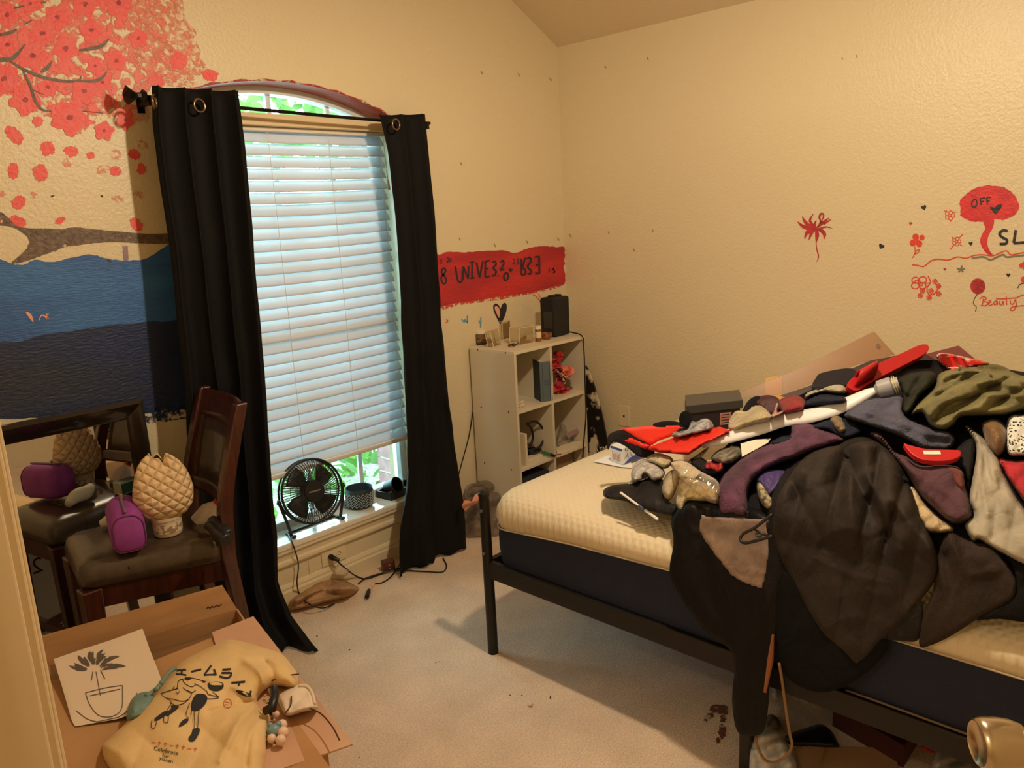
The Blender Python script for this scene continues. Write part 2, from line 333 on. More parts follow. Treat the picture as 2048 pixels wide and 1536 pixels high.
# ---------------------------------------------------------------- ceiling lamp
lp = thing('ceiling_lamp', 'hanging ceiling lamp with a shallow metal shade and bare warm bulb', 'lamp', (LAMP[0], LAMP[1], LAMP[2]))
_zc = ZC+SL*(XW-LAMP[0])
MB().lathe([(.0, .0), (.06, .0), (.07, .03), (.07, .06)], 20, Matrix.Translation((LAMP[0], LAMP[1], _zc-.075))).build('canopy', mat('lamp_metal', (120, 96, 70), rough=.35, metal=.8), lp, smooth=True)
MB().tube([(LAMP[0], LAMP[1], LAMP[2]+.2), (LAMP[0], LAMP[1], _zc-.06)], .008).build('rod', MATS['lamp_metal'], lp, smooth=True)
MB().lathe([(.02, .20), (.09, .16), (.15, .015), (.148, .012), (.088, .152), (.0, .19)], 28, Matrix.Translation(LAMP), capb=False, capt=False).build('shade', MATS['lamp_metal'], lp, smooth=True)
MB().lathe([(.0, .07), (.02, .075), (.03, .10), (.02, .14), (.014, .18)], 16, Matrix.Translation(LAMP), capb=False).build('bulb', mat('bulb', (255, 214, 150), emit=6), lp, smooth=True)
_l = bpy.data.lights.new('lamp_light', 'POINT'); _l.energy = LAMP_POWER; _l.color = LAMP_COLOR; _l.shadow_soft_size = .05
_o = bpy.data.objects.new('lamp_light', _l); COL.objects.link(_o); _o.parent = lp; _o.location = (0, 0, 0)
hl = thing('hall_lamp', 'small round ceiling lamp of the hallway outside the doorway', 'lamp', HALL)
MB().lathe([(.0, .06), (.06, .07), (.10, .12), (.11, .2), (.11, .349)], 24, Matrix.Translation(HALL), capb=False).build('housing', MATS['lamp_metal'], hl, smooth=True)
_l = bpy.data.lights.new('hall_light', 'POINT'); _l.energy = HALL_POWER; _l.color = HALL_COLOR; _l.shadow_soft_size = .05
_o = bpy.data.objects.new('hall_light', _l); COL.objects.link(_o); _o.parent = hl

# ---------------------------------------------------------------- blind
blind = thing('window_blind', 'white slatted venetian blind hanging nearly closed in the window', 'blind', (ACX, YW+.05, .54))
m_slat = bpy.data.materials.new('slat'); m_slat.use_nodes = True
_nt = m_slat.node_tree; _b = _nt.nodes['Principled BSDF']; _b.inputs['Base Color'].default_value = lin((238, 234, 230))+(1,); _b.inputs['Roughness'].default_value = .32
_tl = _nt.nodes.new('ShaderNodeBsdfTranslucent'); _tl.inputs['Color'].default_value = lin((206, 228, 242))+(1,)
_mx = _nt.nodes.new('ShaderNodeMixShader'); _mx.inputs[0].default_value = .27; _nt.links.new(_b.outputs[0], _mx.inputs[1]); _nt.links.new(_tl.outputs[0], _mx.inputs[2]); _nt.links.new(_mx.outputs[0], _nt.nodes['Material Output'].inputs['Surface'])
BX0, BX1, BY = WX0+.012, WX1-.012, YW+.062
NS = 30; ztop, zbot = 1.925, .585
def slat_mesh(bow, tilt):
    bm = MB(); G = []
    for j in range(7):                     # curved cross-section
        t = j/6-.5; w = .057; yy = math.cos(tilt)*t*w; zz = math.sin(tilt)*t*w; c = .004*(1-4*t*t)
        yy -= math.sin(tilt)*c; zz += math.cos(tilt)*c
        G.append([(ACX+(BX1-BX0)*(i/12-.5), BY+yy, zz-bow*(1-(2*(i/12-.5))**2)) for i in range(13)])
    bm.grid(G); return bm
for k in range(NS):
    u = k/(NS-1); z = ztop+(zbot-ztop)*u
    tilt = math.radians(interp(u, (0, .1, .3, 1), (54, 52, 56, 58)))
    bow = interp(u, (0, .2, .6, 1), (.004, .012, .008, .003))
    bm = slat_mesh(bow, tilt); bm.v = [(x, y, zz+z) for x, y, zz in bm.v]
    bm.build('slat', m_slat, blind, smooth='all', solid=.0026)
MB().box((BX0, BY-.028, 1.925+.016), (BX1, BY+.03, 1.957)).build('headrail', mat('headrail', (232, 224, 210), rough=.35), blind, bevel=.003)
bm = MB().box((BX0, BY-.026, .540), (BX1, BY+.026, .562)); bm.build('bottom_rail', MATS['headrail'], blind, bevel=.006)
m_cord = mat('blind_cord', (222, 214, 200), rough=.7)
for x in (1.36, 1.70, 1.98, 2.245):
    bm = MB()
    for s in (-1, 1): bm.tube([(x, BY+s*.027, 1.94), (x+.004, BY+s*.027, 1.2), (x, BY+s*.027, .56)], .0011, 5)
    bm.build('ladder_cord', m_cord, blind)
MB().tube([(2.262, BY-.035, 1.94), (2.266, BY-.04, 1.75)], .0015, 5).tube([(2.266, BY-.04, 1.752), (2.267, BY-.04, 1.71)], [.005, .009], 8).build('pull_cord', mat('tassel', (206, 190, 160), rough=.5), blind)

# ---------------------------------------------------------------- curtains
m_rod = mat('rod_black', (26, 22, 20), rough=.35, metal=.6)
RY = YW-.09
def rodz(x): return interp(x, (1.14, 1.20, 1.40, 1.52, 1.9, 2.24, 2.45), (2.022, 2.016, 2.004, 2.002, 1.994, 1.989, 1.992))
rod = thing('curtain_rod', 'thin black curtain rod with a flared finial above the window', 'curtain rod', (1.8, RY, 1.98))
MB().tube([(x, RY, rodz(x)) for x in np.linspace(1.18, 2.44, 24)], .0065, 10).build('rod', m_rod, rod, smooth=True)
Mf = Matrix.Translation((1.18, RY, rodz(1.18))) @ Matrix.Rotation(-math.pi/2, 4, 'Y')
MB().lathe([(.008, -.012), (.02, -.008), (.022, 0), (.012, .008), (.010, .02), (.016, .03), (.032, .052), (.0, .066)], 6, Mf, capt=False).build('finial', m_rod, rod)
for bx in (1.205, 2.42):
    MB().box((bx-.008, RY-.004, rodz(bx)-.022), (bx+.008, YW-.0005, rodz(bx)-.008)).box((bx-.012, YW-.005, rodz(bx)-.04), (bx+.012, YW-.0005, rodz(bx)+.02)).tube([(bx, RY, rodz(bx)-.026), (bx, RY, rodz(bx)-.004)], .012, 10).build('bracket', m_rod, rod)
m_curt = mat('black_curtain', (11, 10, 11), rough=.8, col2=(15, 14, 14), vscale=3, bump=.25, bscale=500, stretch=(1, 1, .15), spec=.25)
m_ring = mat('grommet', (150, 130, 112), rough=.22, metal=1)
def curtain(name, label, le, re, yl, yr, folds, amp, phase, seed, floor_spread=None):
    """le, re: (x, z) edge points from the top down; yl, yr: depth of those edges; folds: number of pleats"""
    NV, NU = 70, 120; G = []
    zs_l = [p[1] for p in le][::-1]; xs_l = [p[0] for p in le][::-1]; zs_r = [p[1] for p in re][::-1]; xs_r = [p[0] for p in re][::-1]
    ylz = [p[1] for p in yl][::-1]; yly = [p[0] for p in yl][::-1]; yrz = [p[1] for p in yr][::-1]; yry = [p[0] for p in yr][::-1]
    for j in range(NV):
        v = j/(NV-1); row = []
        zl = le[0][1]+(le[-1][1]-le[0][1])*v; zr = re[0][1]+(re[-1][1]-re[0][1])*v
        xl = interp(zl, zs_l, xs_l); xr = interp(zr, zs_r, xs_r); a_ = interp(zl, ylz, yly); b_ = interp(zr, yrz, yry)
        for i in range(NU):
            u = i/(NU-1); x = xl+(xr-xl)*u; z = zl+(zr-zl)*u; y = a_+(b_-a_)*u
            ph = 2*math.pi*(u*folds)+phase+1.6*float(fbm(u*3+seed, v*2.2))*v
            A_ = amp*(1+.5*v)*(.75+.6*float(vnoise(u*4+seed, v*1.5+3)))
            y -= A_*(math.sin(ph)+.3*math.sin(2.3*ph+seed)*v)
            x += .012*math.cos(ph)*(1 if 0 < i < NU-1 else 0)
            y -= .03*float(fbm(u*2.5+seed*3, v*5))*min(1, v*2)
            row.append((x, min(y, YW-.016 if z > .25 else YW-.02), max(z, .006+.012*abs(math.sin(ph)))))
        G.append(row)
    t = thing(name, label, 'curtain', ((le[-1][0]+re[-1][0])/2, RY, 0))
    bm = MB(); bm.grid(G); bm.build('cloth', m_curt, t, smooth='all', solid=.003)
    return t, G
def edge(pts, ys):          # edge points measured on vertical planes y
    return [(lambda p: (p.x, p.z))(on(1, y, *q)) for q, y in zip(pts, ys)]
# left panel
ly = [RY-.03, RY-.03, RY-.03, RY-.04, RY-.05, RY-.06, RY-.08, RY-.1, RY-.1]
lp_ = [(301, 172), (302, 250), (316, 370), (336, 500), (352, 650), (370, 800), (380, 950), (388, 1100), (392, 1260)]
ry_ = [RY-.03, RY-.03, RY-.03, RY-.03, RY-.04, RY-.05, RY-.06, RY-.08, RY-.14, RY-.22, RY-.33]
rp_ = [(474, 182), (489, 300), (503, 450), (513, 600), (523, 720), (530, 820), (541, 950), (552, 1080), (556, 1165), (582, 1232), (632, 1296)]
le = edge(lp_, ly); re = edge(rp_, ry_)
le[-1] = (le[-1][0], .0); re[-1] = (re[-1][0], .0)
ct, G = curtain('curtain', 'long black grommet curtain covering the window side by the painted sea', le, re, list(zip(ly, [p[1] for p in le])), list(zip(ry_, [p[1] for p in re])), 3.4, .022, .4, 1.0)
def ring(parent, px, py, y, r=.021, tilt=0, rz=0):
    c = on(1, y, px, py); Mx = Matrix.Translation(c) @ Matrix.Rotation(rz, 4, 'Z') @ Matrix.Rotation(math.pi/2, 4, 'X')
    bm = MB(); n = 28; bm.tube([Mx @ Vector((r*math.cos(2*math.pi*k/n), r*math.sin(2*math.pi*k/n), 0)) for k in range(n)], .0042, 8, closed=True); bm.build('grommet', m_ring, parent, smooth='all', label='silver metal grommet ring')
ring(ct, 309, 204, RY-.075, rz=.9); ring(ct, 399, 211, RY-.05, rz=.15)
# right panel
ly = [RY-.02]*5+[RY-.03, RY-.04, RY-.05, RY-.06, RY-.08, RY-.1]
lp_ = [(758, 230), (774, 300), (786, 400), (796, 500), (804, 600), (805, 750), (811, 860), (813, 940), (806, 1000), (800, 1050), (794, 1106)]
ry_ = [RY-.02, RY-.02, RY-.02, RY-.02, RY-.02, RY-.03, RY-.04, RY-.06, RY-.09, RY-.12]
rp_ = [(851, 228), (863, 350), (873, 450), (880, 550), (886, 650), (896, 760), (906, 850), (914, 920), (924, 1000), (931, 1084)]
le = edge(lp_, ly); re = edge(rp_, ry_)
le[-1] = (le[-1][0], .0); re[-1] = (re[-1][0], .0)
ct2, G2 = curtain('curtain', 'narrow black grommet curtain hanging beside the white cube shelf', le, re, list(zip(ly, [p[1] for p in le])), list(zip(ry_, [p[1] for p in re])), 2.2, .015, 2.2, 4.0)
ring(ct2, 792, 249, RY-.06, rz=.1)
# ---------------------------------------------------------------- cloth laid over things
def inpoly(P, x, y):
    n = len(P); ins = np.zeros(x.shape, bool); j = n-1
    for i in range(n):
        xi, yi = P[i]; xj, yj = P[j]
        c = ((yi > y) != (yj > y)) & (x < (xj-xi)*(y-yi)/(yj-yi+1e-12)+xi); ins ^= c; j = i
    return ins
def nearest(P, x, y):                       # distance and nearest boundary point
    best = np.full(x.shape, 1e9); bx = x.copy(); by = y.copy(); n = len(P)
    for i in range(n):
        ax_, ay = P[i]; cx, cy = P[(i+1) % n]; dx, dy = cx-ax_, cy-ay; L2 = dx*dx+dy*dy+1e-12
        t = np.clip(((x-ax_)*dx+(y-ay)*dy)/L2, 0, 1); qx = ax_+t*dx; qy = ay+t*dy; d = np.hypot(x-qx, y-qy)
        k = d < best; best = np.where(k, d, best); bx = np.where(k, qx, bx); by = np.where(k, qy, by)
    return best, bx, by
def rays(x, y):
    d = np.stack([x-PX, y-PY, np.full(x.shape, F)], -1) @ CAMR; return d
def plane_surf(z=None, pt=None, nrm=None):
    pt = np.array(pt if pt is not None else (0, 0, z), float); nn = np.array(nrm if nrm is not None else (0, 0, 1), float); nn /= np.linalg.norm(nn)
    def s(x, y):
        d = rays(x, y); o = np.array([0, 0, HC]); t = ((pt-o) @ nn)/(d @ nn); return o+d*t[..., None], np.broadcast_to(nn, d.shape)
    return s
def height_surf(H, t0=.25, t1=2.6, n=520):   # H(x, y) -> z
    def s(x, y):
        d = rays(x, y); d = d/F; o = np.array([0, 0, HC]); sh = x.shape; d2 = d.reshape(-1, 3)
        lo = np.full(len(d2), t0); hi = np.full(len(d2), t1); found = np.zeros(len(d2), bool); prev = np.full(len(d2), t0)
        for t in np.linspace(t0, t1, n):
            p = o+d2*t; ins = (p[:, 2] < H(p[:, 0], p[:, 1])) & ~found
            lo = np.where(ins, prev, lo); hi = np.where(ins, t, hi); found |= ins; prev = np.where(found, prev, t)
        for _ in range(12):
            mid = (lo+hi)/2; p = o+d2*mid[:, None]; ins = p[:, 2] < H(p[:, 0], p[:, 1]); hi = np.where(ins, mid, hi); lo = np.where(ins, lo, mid)
        p = o+d2*hi[:, None]; e = .012
        gx = (H(p[:, 0]+e, p[:, 1])-H(p[:, 0]-e, p[:, 1]))/(2*e); gy = (H(p[:, 0], p[:, 1]+e)-H(p[:, 0], p[:, 1]-e))/(2*e)
        nn = np.stack([-gx, -gy, np.ones_like(gx)], -1); nn /= np.linalg.norm(nn, axis=1)[:, None]
        return p.reshape(sh+(3,)), nn.reshape(sh+(3,))
    s.H = H
    return s
BVH = {}
def drape(name, pts, surf, material, label=None, cat=None, layer=0, puff=.02, rim=10, folds=None, crumple=.004, cs=26, step=5, parent=None,
          smooth_outline=True, seed=None, creases=None, group=None, solid=0, flat_rim=False):
    """a piece of cloth with the given outline lying on surf: rises from its rim, with folds and creases"""
    if seed is None: seed = abs(sum(ord(c)*(i+3) for i, c in enumerate(name))+int(pts[0][0])) % 97
    P = [tuple(p) for p in (bez(pts, 4, True) if smooth_outline else pts)]
    xs = [p[0] for p in P]; ys = [p[1] for p in P]
    gx = np.arange(min(xs)-step, max(xs)+2*step, step); gy = np.arange(min(ys)-step, max(ys)+2*step, step)
    X, Y = np.meshgrid(gx, gy); cx = (X[:-1, :-1]+X[1:, 1:])/2; cy = (Y[:-1, :-1]+Y[1:, 1:])/2
    keep = inpoly(P, cx, cy)
    if not keep.any(): return None
    used = np.zeros(X.shape, bool)
    for a in (0, 1):
        for b in (0, 1): used[a:a+keep.shape[0], b:b+keep.shape[1]] |= keep
    x = X[used]; y = Y[used]; ins = inpoly(P, x, y); d, bx, by = nearest(P, x, y)
    kp_ = np.zeros((X.shape[0]+1, X.shape[1]+1), bool); kp_[1:-1, 1:-1] = keep
    edge_v = ~(kp_[:-1, :-1] & kp_[1:, :-1] & kp_[:-1, 1:] & kp_[1:, 1:])
    snap = (~ins) | (d < step*.3) | edge_v[used]; x = np.where(snap, bx, x); y = np.where(snap, by, y); d = np.where(snap, 0, d)
    p, nn = surf(x, y); S = p.copy()
    q = np.clip(d/rim, 0, 1); prof = np.sqrt(np.clip(1-(1-q)**2, 0, 1))
    h = (.008*layer+puff)*prof-.002*(1-prof)
    if flat_rim: h = .008*layer+puff*prof
    dt = np.zeros(h.shape)
    if folds:
        for ang, lam, amp in ([folds] if not isinstance(folds[0], (tuple, list)) else folds):
            a = math.radians(ang); u = (x*math.cos(a)+y*math.sin(a))/lam; v = (-x*math.sin(a)+y*math.cos(a))/lam
            s = u*.95+.75*fbm(u*.33+seed, v*.16+seed*.3, 2)
            w = np.abs(np.sin(np.pi*s))**.85; dt = dt+amp*1.25*(w-.55)*np.clip(d/rim*1.5, 0, 1)*(.3+1.1*vnoise(u*.4+seed*2, v*.22+seed))
    for amp, wd, ln in (creases or ()):
        L_ = bez(ln, 6); dd = np.full(x.shape, 1e9)
        for (x0, y0), (x1, y1) in zip(L_[:-1], L_[1:]):
            ex_, ey = x1-x0, y1-y0; t = np.clip(((x-x0)*ex_+(y-y0)*ey)/(ex_*ex_+ey*ey+1e-9), 0, 1); dd = np.minimum(dd, np.hypot(x-x0-t*ex_, y-y0-t*ey))
        dt = dt+amp*np.exp(-(dd/wd)**1.4)*np.clip(d/8, 0, 1)
    if crumple: dt = dt+crumple*(1.7 if step <= 3 and crumple > .003 else 1)*fbm(x/cs+seed, y/cs+seed*.7, 3)*np.clip(d/4, 0, 1)
    dv = rays(x, y); dv = dv/np.linalg.norm(dv, axis=-1)[..., None]
    g = np.clip(-(dv*nn).sum(-1), .3, 1)          # lift each point to height h above the surface, keeping the outline where it is
    if hasattr(surf, 'H'):                       # first point toward the eye that stands h above the ground there
        hh = h+dt*np.clip(d/6, 0, 1); best = np.zeros(len(p)); done = hh <= 0; goal = hh*np.clip(nn[:, 2], .45, 1); pe = np.zeros(len(p))
        for k in range(1, 60):
            q_ = p-dv*(k*.006); e_ = q_[:, 2]-surf.H(q_[:, 0], q_[:, 1]); ok = (e_ >= goal) & ~done
            best = np.where(ok, (k-1+np.clip((goal-pe)/np.maximum(e_-pe, 1e-6), 0, 1))*.006, best); done |= ok; pe = e_
        best = np.where(hh > 0, np.where(done, best, .2), hh); p = p-dv*best[:, None]
    else: p = p-dv*(h/g+dt/np.maximum(g, .6))[:, None]
    idx = -np.ones(X.shape, int); idx[used] = np.arange(used.sum())
    fs = [(idx[i, j], idx[i+1, j], idx[i+1, j+1], idx[i, j+1]) for i, j in zip(*np.nonzero(keep))]
    vs = p.tolist()
    if solid:                      # an underside, so the piece is closed
        n0 = len(vs); vs = vs+(S-nn*.0025).tolist(); fs = fs+[tuple(n0+k for k in f[::-1]) for f in fs]
        E = {}
        for f in fs[:len(fs)//2]:
            for a, b in zip(f, f[1:]+f[:1]): E[(a, b)] = E.get((a, b), 0)+1
        for (a, b) in list(E):
            if (b, a) not in E: fs.append((b, a, a+n0, b+n0))
    bm = MB(); bm.v = [tuple(v) for v in vs]; bm.f = [tuple(int(i) for i in f) for f in fs]
    BV = BVHTree.FromPolygons([Vector(v) for v in bm.v], bm.f)
    o = bm.build(name, material, parent, smooth='all'); BVH[o] = BV
    if label: tag(o, label, cat, group)
    return o
# ---------------------------------------------------------------- flat marks: paint, print, pencil
def flat_target(o):
    bv = BVH[o]
    def t(x, y, off):
        r = Vector(ray(x, y)).normalized(); hit = bv.ray_cast(Vector((0, 0, HC)), r)
        if hit[0] is None: return None
        n = hit[1]
        if n.dot(r) > 0: n = -n
        return hit[0]+n*off
    return t
def wallb_t(x, y, off): p = WALLB(x, y); return Vector((p.x, YW-off, p.z))
def wallr_t(x, y, off): p = WALLR(x, y); return Vector((XW-off, p.y, p.z))
def pen(name, strokes, width, target, material, parent, off=.0012, label=None, taper=False, seg=5):
    """ribbons along the given strokes, width in photo pixels"""
    bm = MB(); off0 = off
    for si, st in enumerate(strokes):
        w0 = width; off = off0+si*.00007
        if isinstance(st, tuple) and len(st) == 2 and isinstance(st[1], (int, float)) and isinstance(st[0], list): st, w0 = st
        P = [np.array(p) for p in (bez(st, seg) if len(st) > 2 else st)]
        L = []; n = len(P)
        for i, p in enumerate(P):
            t = P[min(i+1, n-1)]-P[max(i-1, 0)]; l = np.hypot(*t); t = t/(l if l else 1); nn = np.array([-t[1], t[0]])
            k = w0/2*(1 if not taper else max(.25, math.sin(math.pi*(.15+.8*i/max(n-1, 1)))))
            a = target(*(p+nn*k), off); b = target(*(p-nn*k), off)
            if a is None or b is None: continue
            L.append((a, b))
        if len(L) > 1: bm.grid(L)
    return bm.build(name, material, parent, label=label) if bm.v else None
def paint(name, outline, target, material, parent, off=.001, rough=0, seed=1, n=3, smooth=True, label=None, many=False):
    """filled shape(s) with an uneven brushed edge"""
    bm = MB()
    for k, ol in enumerate(outline if many else [outline]):
        P = [np.array(p) for p in (bez(ol, n, True) if smooth else ol)]
        if rough:
            c = sum(P)/len(P)
            P = [p+(p-c)/max(np.hypot(*(p-c)), 1)*rough*(float(fbm(i*.7+seed*3+k, seed+.3*k))+.5*random.uniform(-1, 1)) for i, p in enumerate(P)]
        V = [target(p[0], p[1], off+k*.00007) for p in P]
        if any(v is None for v in V): continue
        tr = tessellate_polygon([[Vector((p[0], p[1], 0)) for p in P]])
        bm.add(V, [tuple(t) for t in tr])
    return bm.build(name, material, parent, label=label) if bm.v else None

# ================================================================ FURNITURE
m_metal = mat('bed_metal', (20, 17, 15), rough=.42, spec=.4)
BXN, BYE = 1.805, 1.882
bed = thing('bed_frame', 'black metal platform bed frame standing along the bare wall', 'bed frame', (2.56, .9, 0))
for x, y in ((BXN, BYE), (3.33, BYE), (BXN, -.13), (3.33, -.13)):
    bm = MB().lathe([(.0, 0), (.019, 0), (.019, .61), (.021, .612), (.021, .622), (.012, .628), (0, .629)], 18, Matrix.Translation((x, y, 0)), capb=False, capt=False); bm.build('post', m_metal, bed, smooth=True)
for y in (.885,):
    for x in (BXN+.005, 2.56, 3.32): MB().box((x-.016, y-.016, 0), (x+.016, y+.016, .31)).build('leg', m_metal, bed, bevel=.003)
for x, s in ((BXN, 1), (3.33, -1)):
    MB().box((x-.012, -.13, .303), (x+.012, BYE, .367)).box((min(x, x+s*.04), -.13, .303), (max(x, x+s*.04), BYE, .309)).build('side_rail', m_metal, bed, bevel=.003)
for y in (BYE, -.13): MB().box((BXN, y-.012, .303), (3.33, y+.012, .367)).build('end_rail', m_metal, bed, bevel=.003)
for y in np.linspace(0.02, 1.75, 11): MB().box((BXN, y-.03, .325), (3.33, y+.03, .337)).build('slat', m_metal, bed)
for z in (.56, .40): MB().lathe([(.0, 0), (.006, 0), (.006, .006), (.003, .009), (0, .009)], 10, Matrix.Translation((BXN-.017, BYE-.004, z)) @ Matrix.Rotation(-math.pi/2, 4, 'Y'), capb=False, capt=False).build('bolt', mat('bolt', (130, 126, 120), rough=.3, metal=1), bed, smooth=True)

# mattress: navy side band, white knitted cover
m_navy = mat('navy_knit', (30, 38, 66), rough=.85, col2=(24, 31, 54), vscale=300, bump=.3, bscale=700)
m_cover = mat('white_quilt', (232, 216, 184), rough=.8)
_nt = m_cover.node_tree; _b = _nt.nodes['Principled BSDF']; _g = _nt.nodes.new('ShaderNodeNewGeometry')
def _wave(rot):
    mp = _nt.nodes.new('ShaderNodeMapping'); mp.inputs['Rotation'].default_value = (0, 0, rot); _nt.links.new(_g.outputs['Position'], mp.inputs['Vector'])
    w = _nt.nodes.new('ShaderNodeTexWave'); w.inputs['Scale'].default_value = 17; w.inputs['Distortion'].default_value = .4; _nt.links.new(mp.outputs[0], w.inputs['Vector']); return w.outputs['Fac']
_ad = _nt.nodes.new('ShaderNodeMath'); _ad.operation = 'MULTIPLY'; _nt.links.new(_wave(math.pi/4), _ad.inputs[0]); _nt.links.new(_wave(-math.pi/4), _ad.inputs[1])
_bp = _nt.nodes.new('ShaderNodeBump'); _bp.inputs['Strength'].default_value = .55; _bp.inputs['Distance'].default_value = .004
_nt.links.new(_ad.outputs[0], _bp.inputs['Height']); _nt.links.new(_bp.outputs[0], _b.inputs['Normal'])
MX0, MX1, MY0, MY1 = 1.806, 3.34, -.14, 1.868
mt = thing('mattress', 'thick white topped mattress with a navy side band on the bed frame', 'mattress', ((MX0+MX1)/2, (MY0+MY1)/2, .368))
def rrect(off, R=.09, n=8, m=26):
    pts = []; x0, x1, y0, y1 = MX0+off, MX1-off, MY0+off, MY1-off; r = max(R-off*.5, .02)
    for (cx, cy, a0) in ((x1-r, y1-r, 0), (x0+r, y1-r, math.pi/2), (x0+r, y0+r, math.pi), (x1-r, y0+r, 1.5*math.pi)):
        arc = [(cx+r*math.cos(a0+math.pi/2*k/n), cy+r*math.sin(a0+math.pi/2*k/n)) for k in range(n+1)]
        if pts:
            a, b = pts[-1], arc[0]; pts += [(a[0]+(b[0]-a[0])*k/m, a[1]+(b[1]-a[1])*k/m) for k in range(1, m)]
        pts += arc
    a, b = pts[-1], pts[0]; pts += [(a[0]+(b[0]-a[0])*k/m, a[1]+(b[1]-a[1])*k/m) for k in range(1, m)]
    return pts
def seam(y): return interp(y, (-.2, .3, 1.1, 1.5, 1.8, 1.9), (.548, .548, .548, .53, .505, .498))
def ringpts(off, zf): return [(x, y, zf(x, y)) for x, y in rrect(off)]
bm = MB(); RW = [ringpts(.004, lambda x, y: .368), ringpts(-.002, lambda x, y: .42), ringpts(-.002, lambda x, y: .47), ringpts(.002, lambda x, y: seam(y)-.002)]
bm.grid([r+[r[0]] for r in RW]); bm.add(RW[0], [tuple(range(len(RW[0])))]); bm.build('side_band', m_navy, mt, smooth=True)
zt = lambda k, add=0: (lambda x, y: seam(y)+(.632+add-seam(y))*k)
RW = [ringpts(.002, zt(0)), ringpts(-.006, zt(.25)), ringpts(-.004, zt(.5)), ringpts(.012, zt(.75)), ringpts(.035, zt(.92)), ringpts(.075, zt(1)), ringpts(.16, zt(1, .005)), ringpts(.35, zt(1, .006)), ringpts(.6, zt(1, .006))]
for r in RW[1:4]:                             # small drag wrinkles on the near long side
    for i, (x, y, z) in enumerate(r):
        if x < MX0+.1 and .9 < y < 1.75: r[i] = (x-.006*max(0, math.sin(y*42)), y, z)
bm = MB(); bm.grid([r+[r[0]] for r in RW]); bm.add(RW[-1], [tuple(range(len(RW[-1])))]); bm.build('cover', m_cover, mt, smooth='all')
r0 = ringpts(-.004, lambda x, y: seam(y)); bm = MB(); bm.tube(r0, .0028, 6, closed=True); bm.build('piping', mat('piping', (196, 180, 150), rough=.6), mt, smooth='all')

# cube shelf
m_mel = mat('melamine', (216, 204, 178), rough=.45)
m_mele = mat('melamine_edge', (226, 214, 188), rough=.4)
SX, SY, SW, SD, SH = 2.665, YW-.018, .548, .305, .935
sh = thing('cube_shelf', 'cream two by three cube shelf standing against the window wall', 'shelf', (SX+SW/2, SY-SD/2, 0))
t_ = .016
for x in (SX, SX+SW-t_): MB().box((x, SY-SD, 0), (x+t_, SY, SH-t_)).build('side_panel', m_mel, sh, bevel=.0012)
MB().box((SX, SY-SD-.001, SH-t_), (SX+SW, SY, SH)).build('top_panel', m_mele, sh, bevel=.0015)
sz = [.04, .345, .64]
for z in sz: MB().box((SX+t_, SY-SD+.003, z-t_), (SX+SW-t_, SY-.006, z)).build('shelf_board', m_mele, sh, bevel=.001)
xm = SX+SW/2
for a, b in ((sz[0], sz[1]-t_), (sz[1], sz[2]-t_), (sz[2], SH-t_)): MB().box((xm-t_/2, SY-SD+.002, a), (xm+t_/2, SY-.006, b)).build('divider', m_mel, sh, bevel=.001)
MB().box((SX+.004, SY-.006, .02), (SX+SW-.004, SY-.001, SH-t_)).build('back_panel', mat('melamine_back', (210, 196, 168), rough=.55), sh)
MB().box((SX+t_, SY-SD+.02, 0), (SX+SW-t_, SY-SD+.035, sz[0]-t_)).build('plinth', m_mel, sh)
m_screw = mat('screw', (70, 56, 40), rough=.4, metal=.7)
for z in (SH-.008, .632, .337):
    for y in (SY-.06, SY-SD+.055): MB().lathe([(0, 0), (.0042, 0), (.0036, .0012), (0, .0012)], 10, Matrix.Translation((SX, y, z)) @ Matrix.Rotation(-math.pi/2, 4, 'Y'), capb=False, capt=False).build('screw', m_screw, sh)

# mirror leaning on the window wall
m_mframe = mat('mirror_frame', (26, 17, 12), rough=.2, coat=.6)
mi = thing('leaning_mirror', 'framed mirror in glossy dark brown leaning on the painted sea', 'mirror', (.72, 2.79, 0))
m_mirror = mat('mirror_glass', (225, 225, 222), rough=.012, metal=1)
MXa, MXb, MZ0, MZ1, FWd = .36, 1.043, .012, 1.008, .062
def my(z): return 2.778+.012*(z-MZ0)/1.0       # plane of the glass, leaning a little
def mpt(x, z, d): return (x, my(z)-d, z)
for nm, (a, b) in (('frame_side', ((MXa, MZ0), (MXa, MZ1))), ('frame_side', ((MXb, MZ0), (MXb, MZ1))), ('frame_top', ((MXa, MZ1), (MXb, MZ1))), ('frame_bottom', ((MXa, MZ0), (MXb, MZ0)))):
    prof = [(0, -.012), (0, .012), (.012, .020), (.03, .016), (.05, .006), (.062, .004), (.062, -.012)]   # (inset, proud)
    rows = []
    for (ex, ez), (ox, oz) in ((a, b), (b, a)):
        row = []
        for ins, pr in prof:
            x = ex+(ins if ex == MXa else -ins); z = ez+(ins if ez == MZ0 else -ins); row.append(mpt(x, z, pr))
        rows.append(row)
    bm = MB(); bm.grid([r+[r[0]] for r in rows]); bm.build(nm, m_mframe, mi, smooth=True)
bm = MB().add([mpt(MXa+.05, MZ0+.05, 0), mpt(MXb-.05, MZ0+.05, 0), mpt(MXb-.05, MZ1-.05, 0), mpt(MXa+.05, MZ1-.05, 0)], [(0, 1, 2, 3)]); bm.build('mirror_glass', m_mirror, mi)
bm = MB().box((MXa+.01, my(0)+.016, MZ0+.01), (MXb-.01, my(0)+.020, MZ1-.01)); bm.build('backing', mat('mirror_backing', (60, 46, 34), rough=.8), mi)

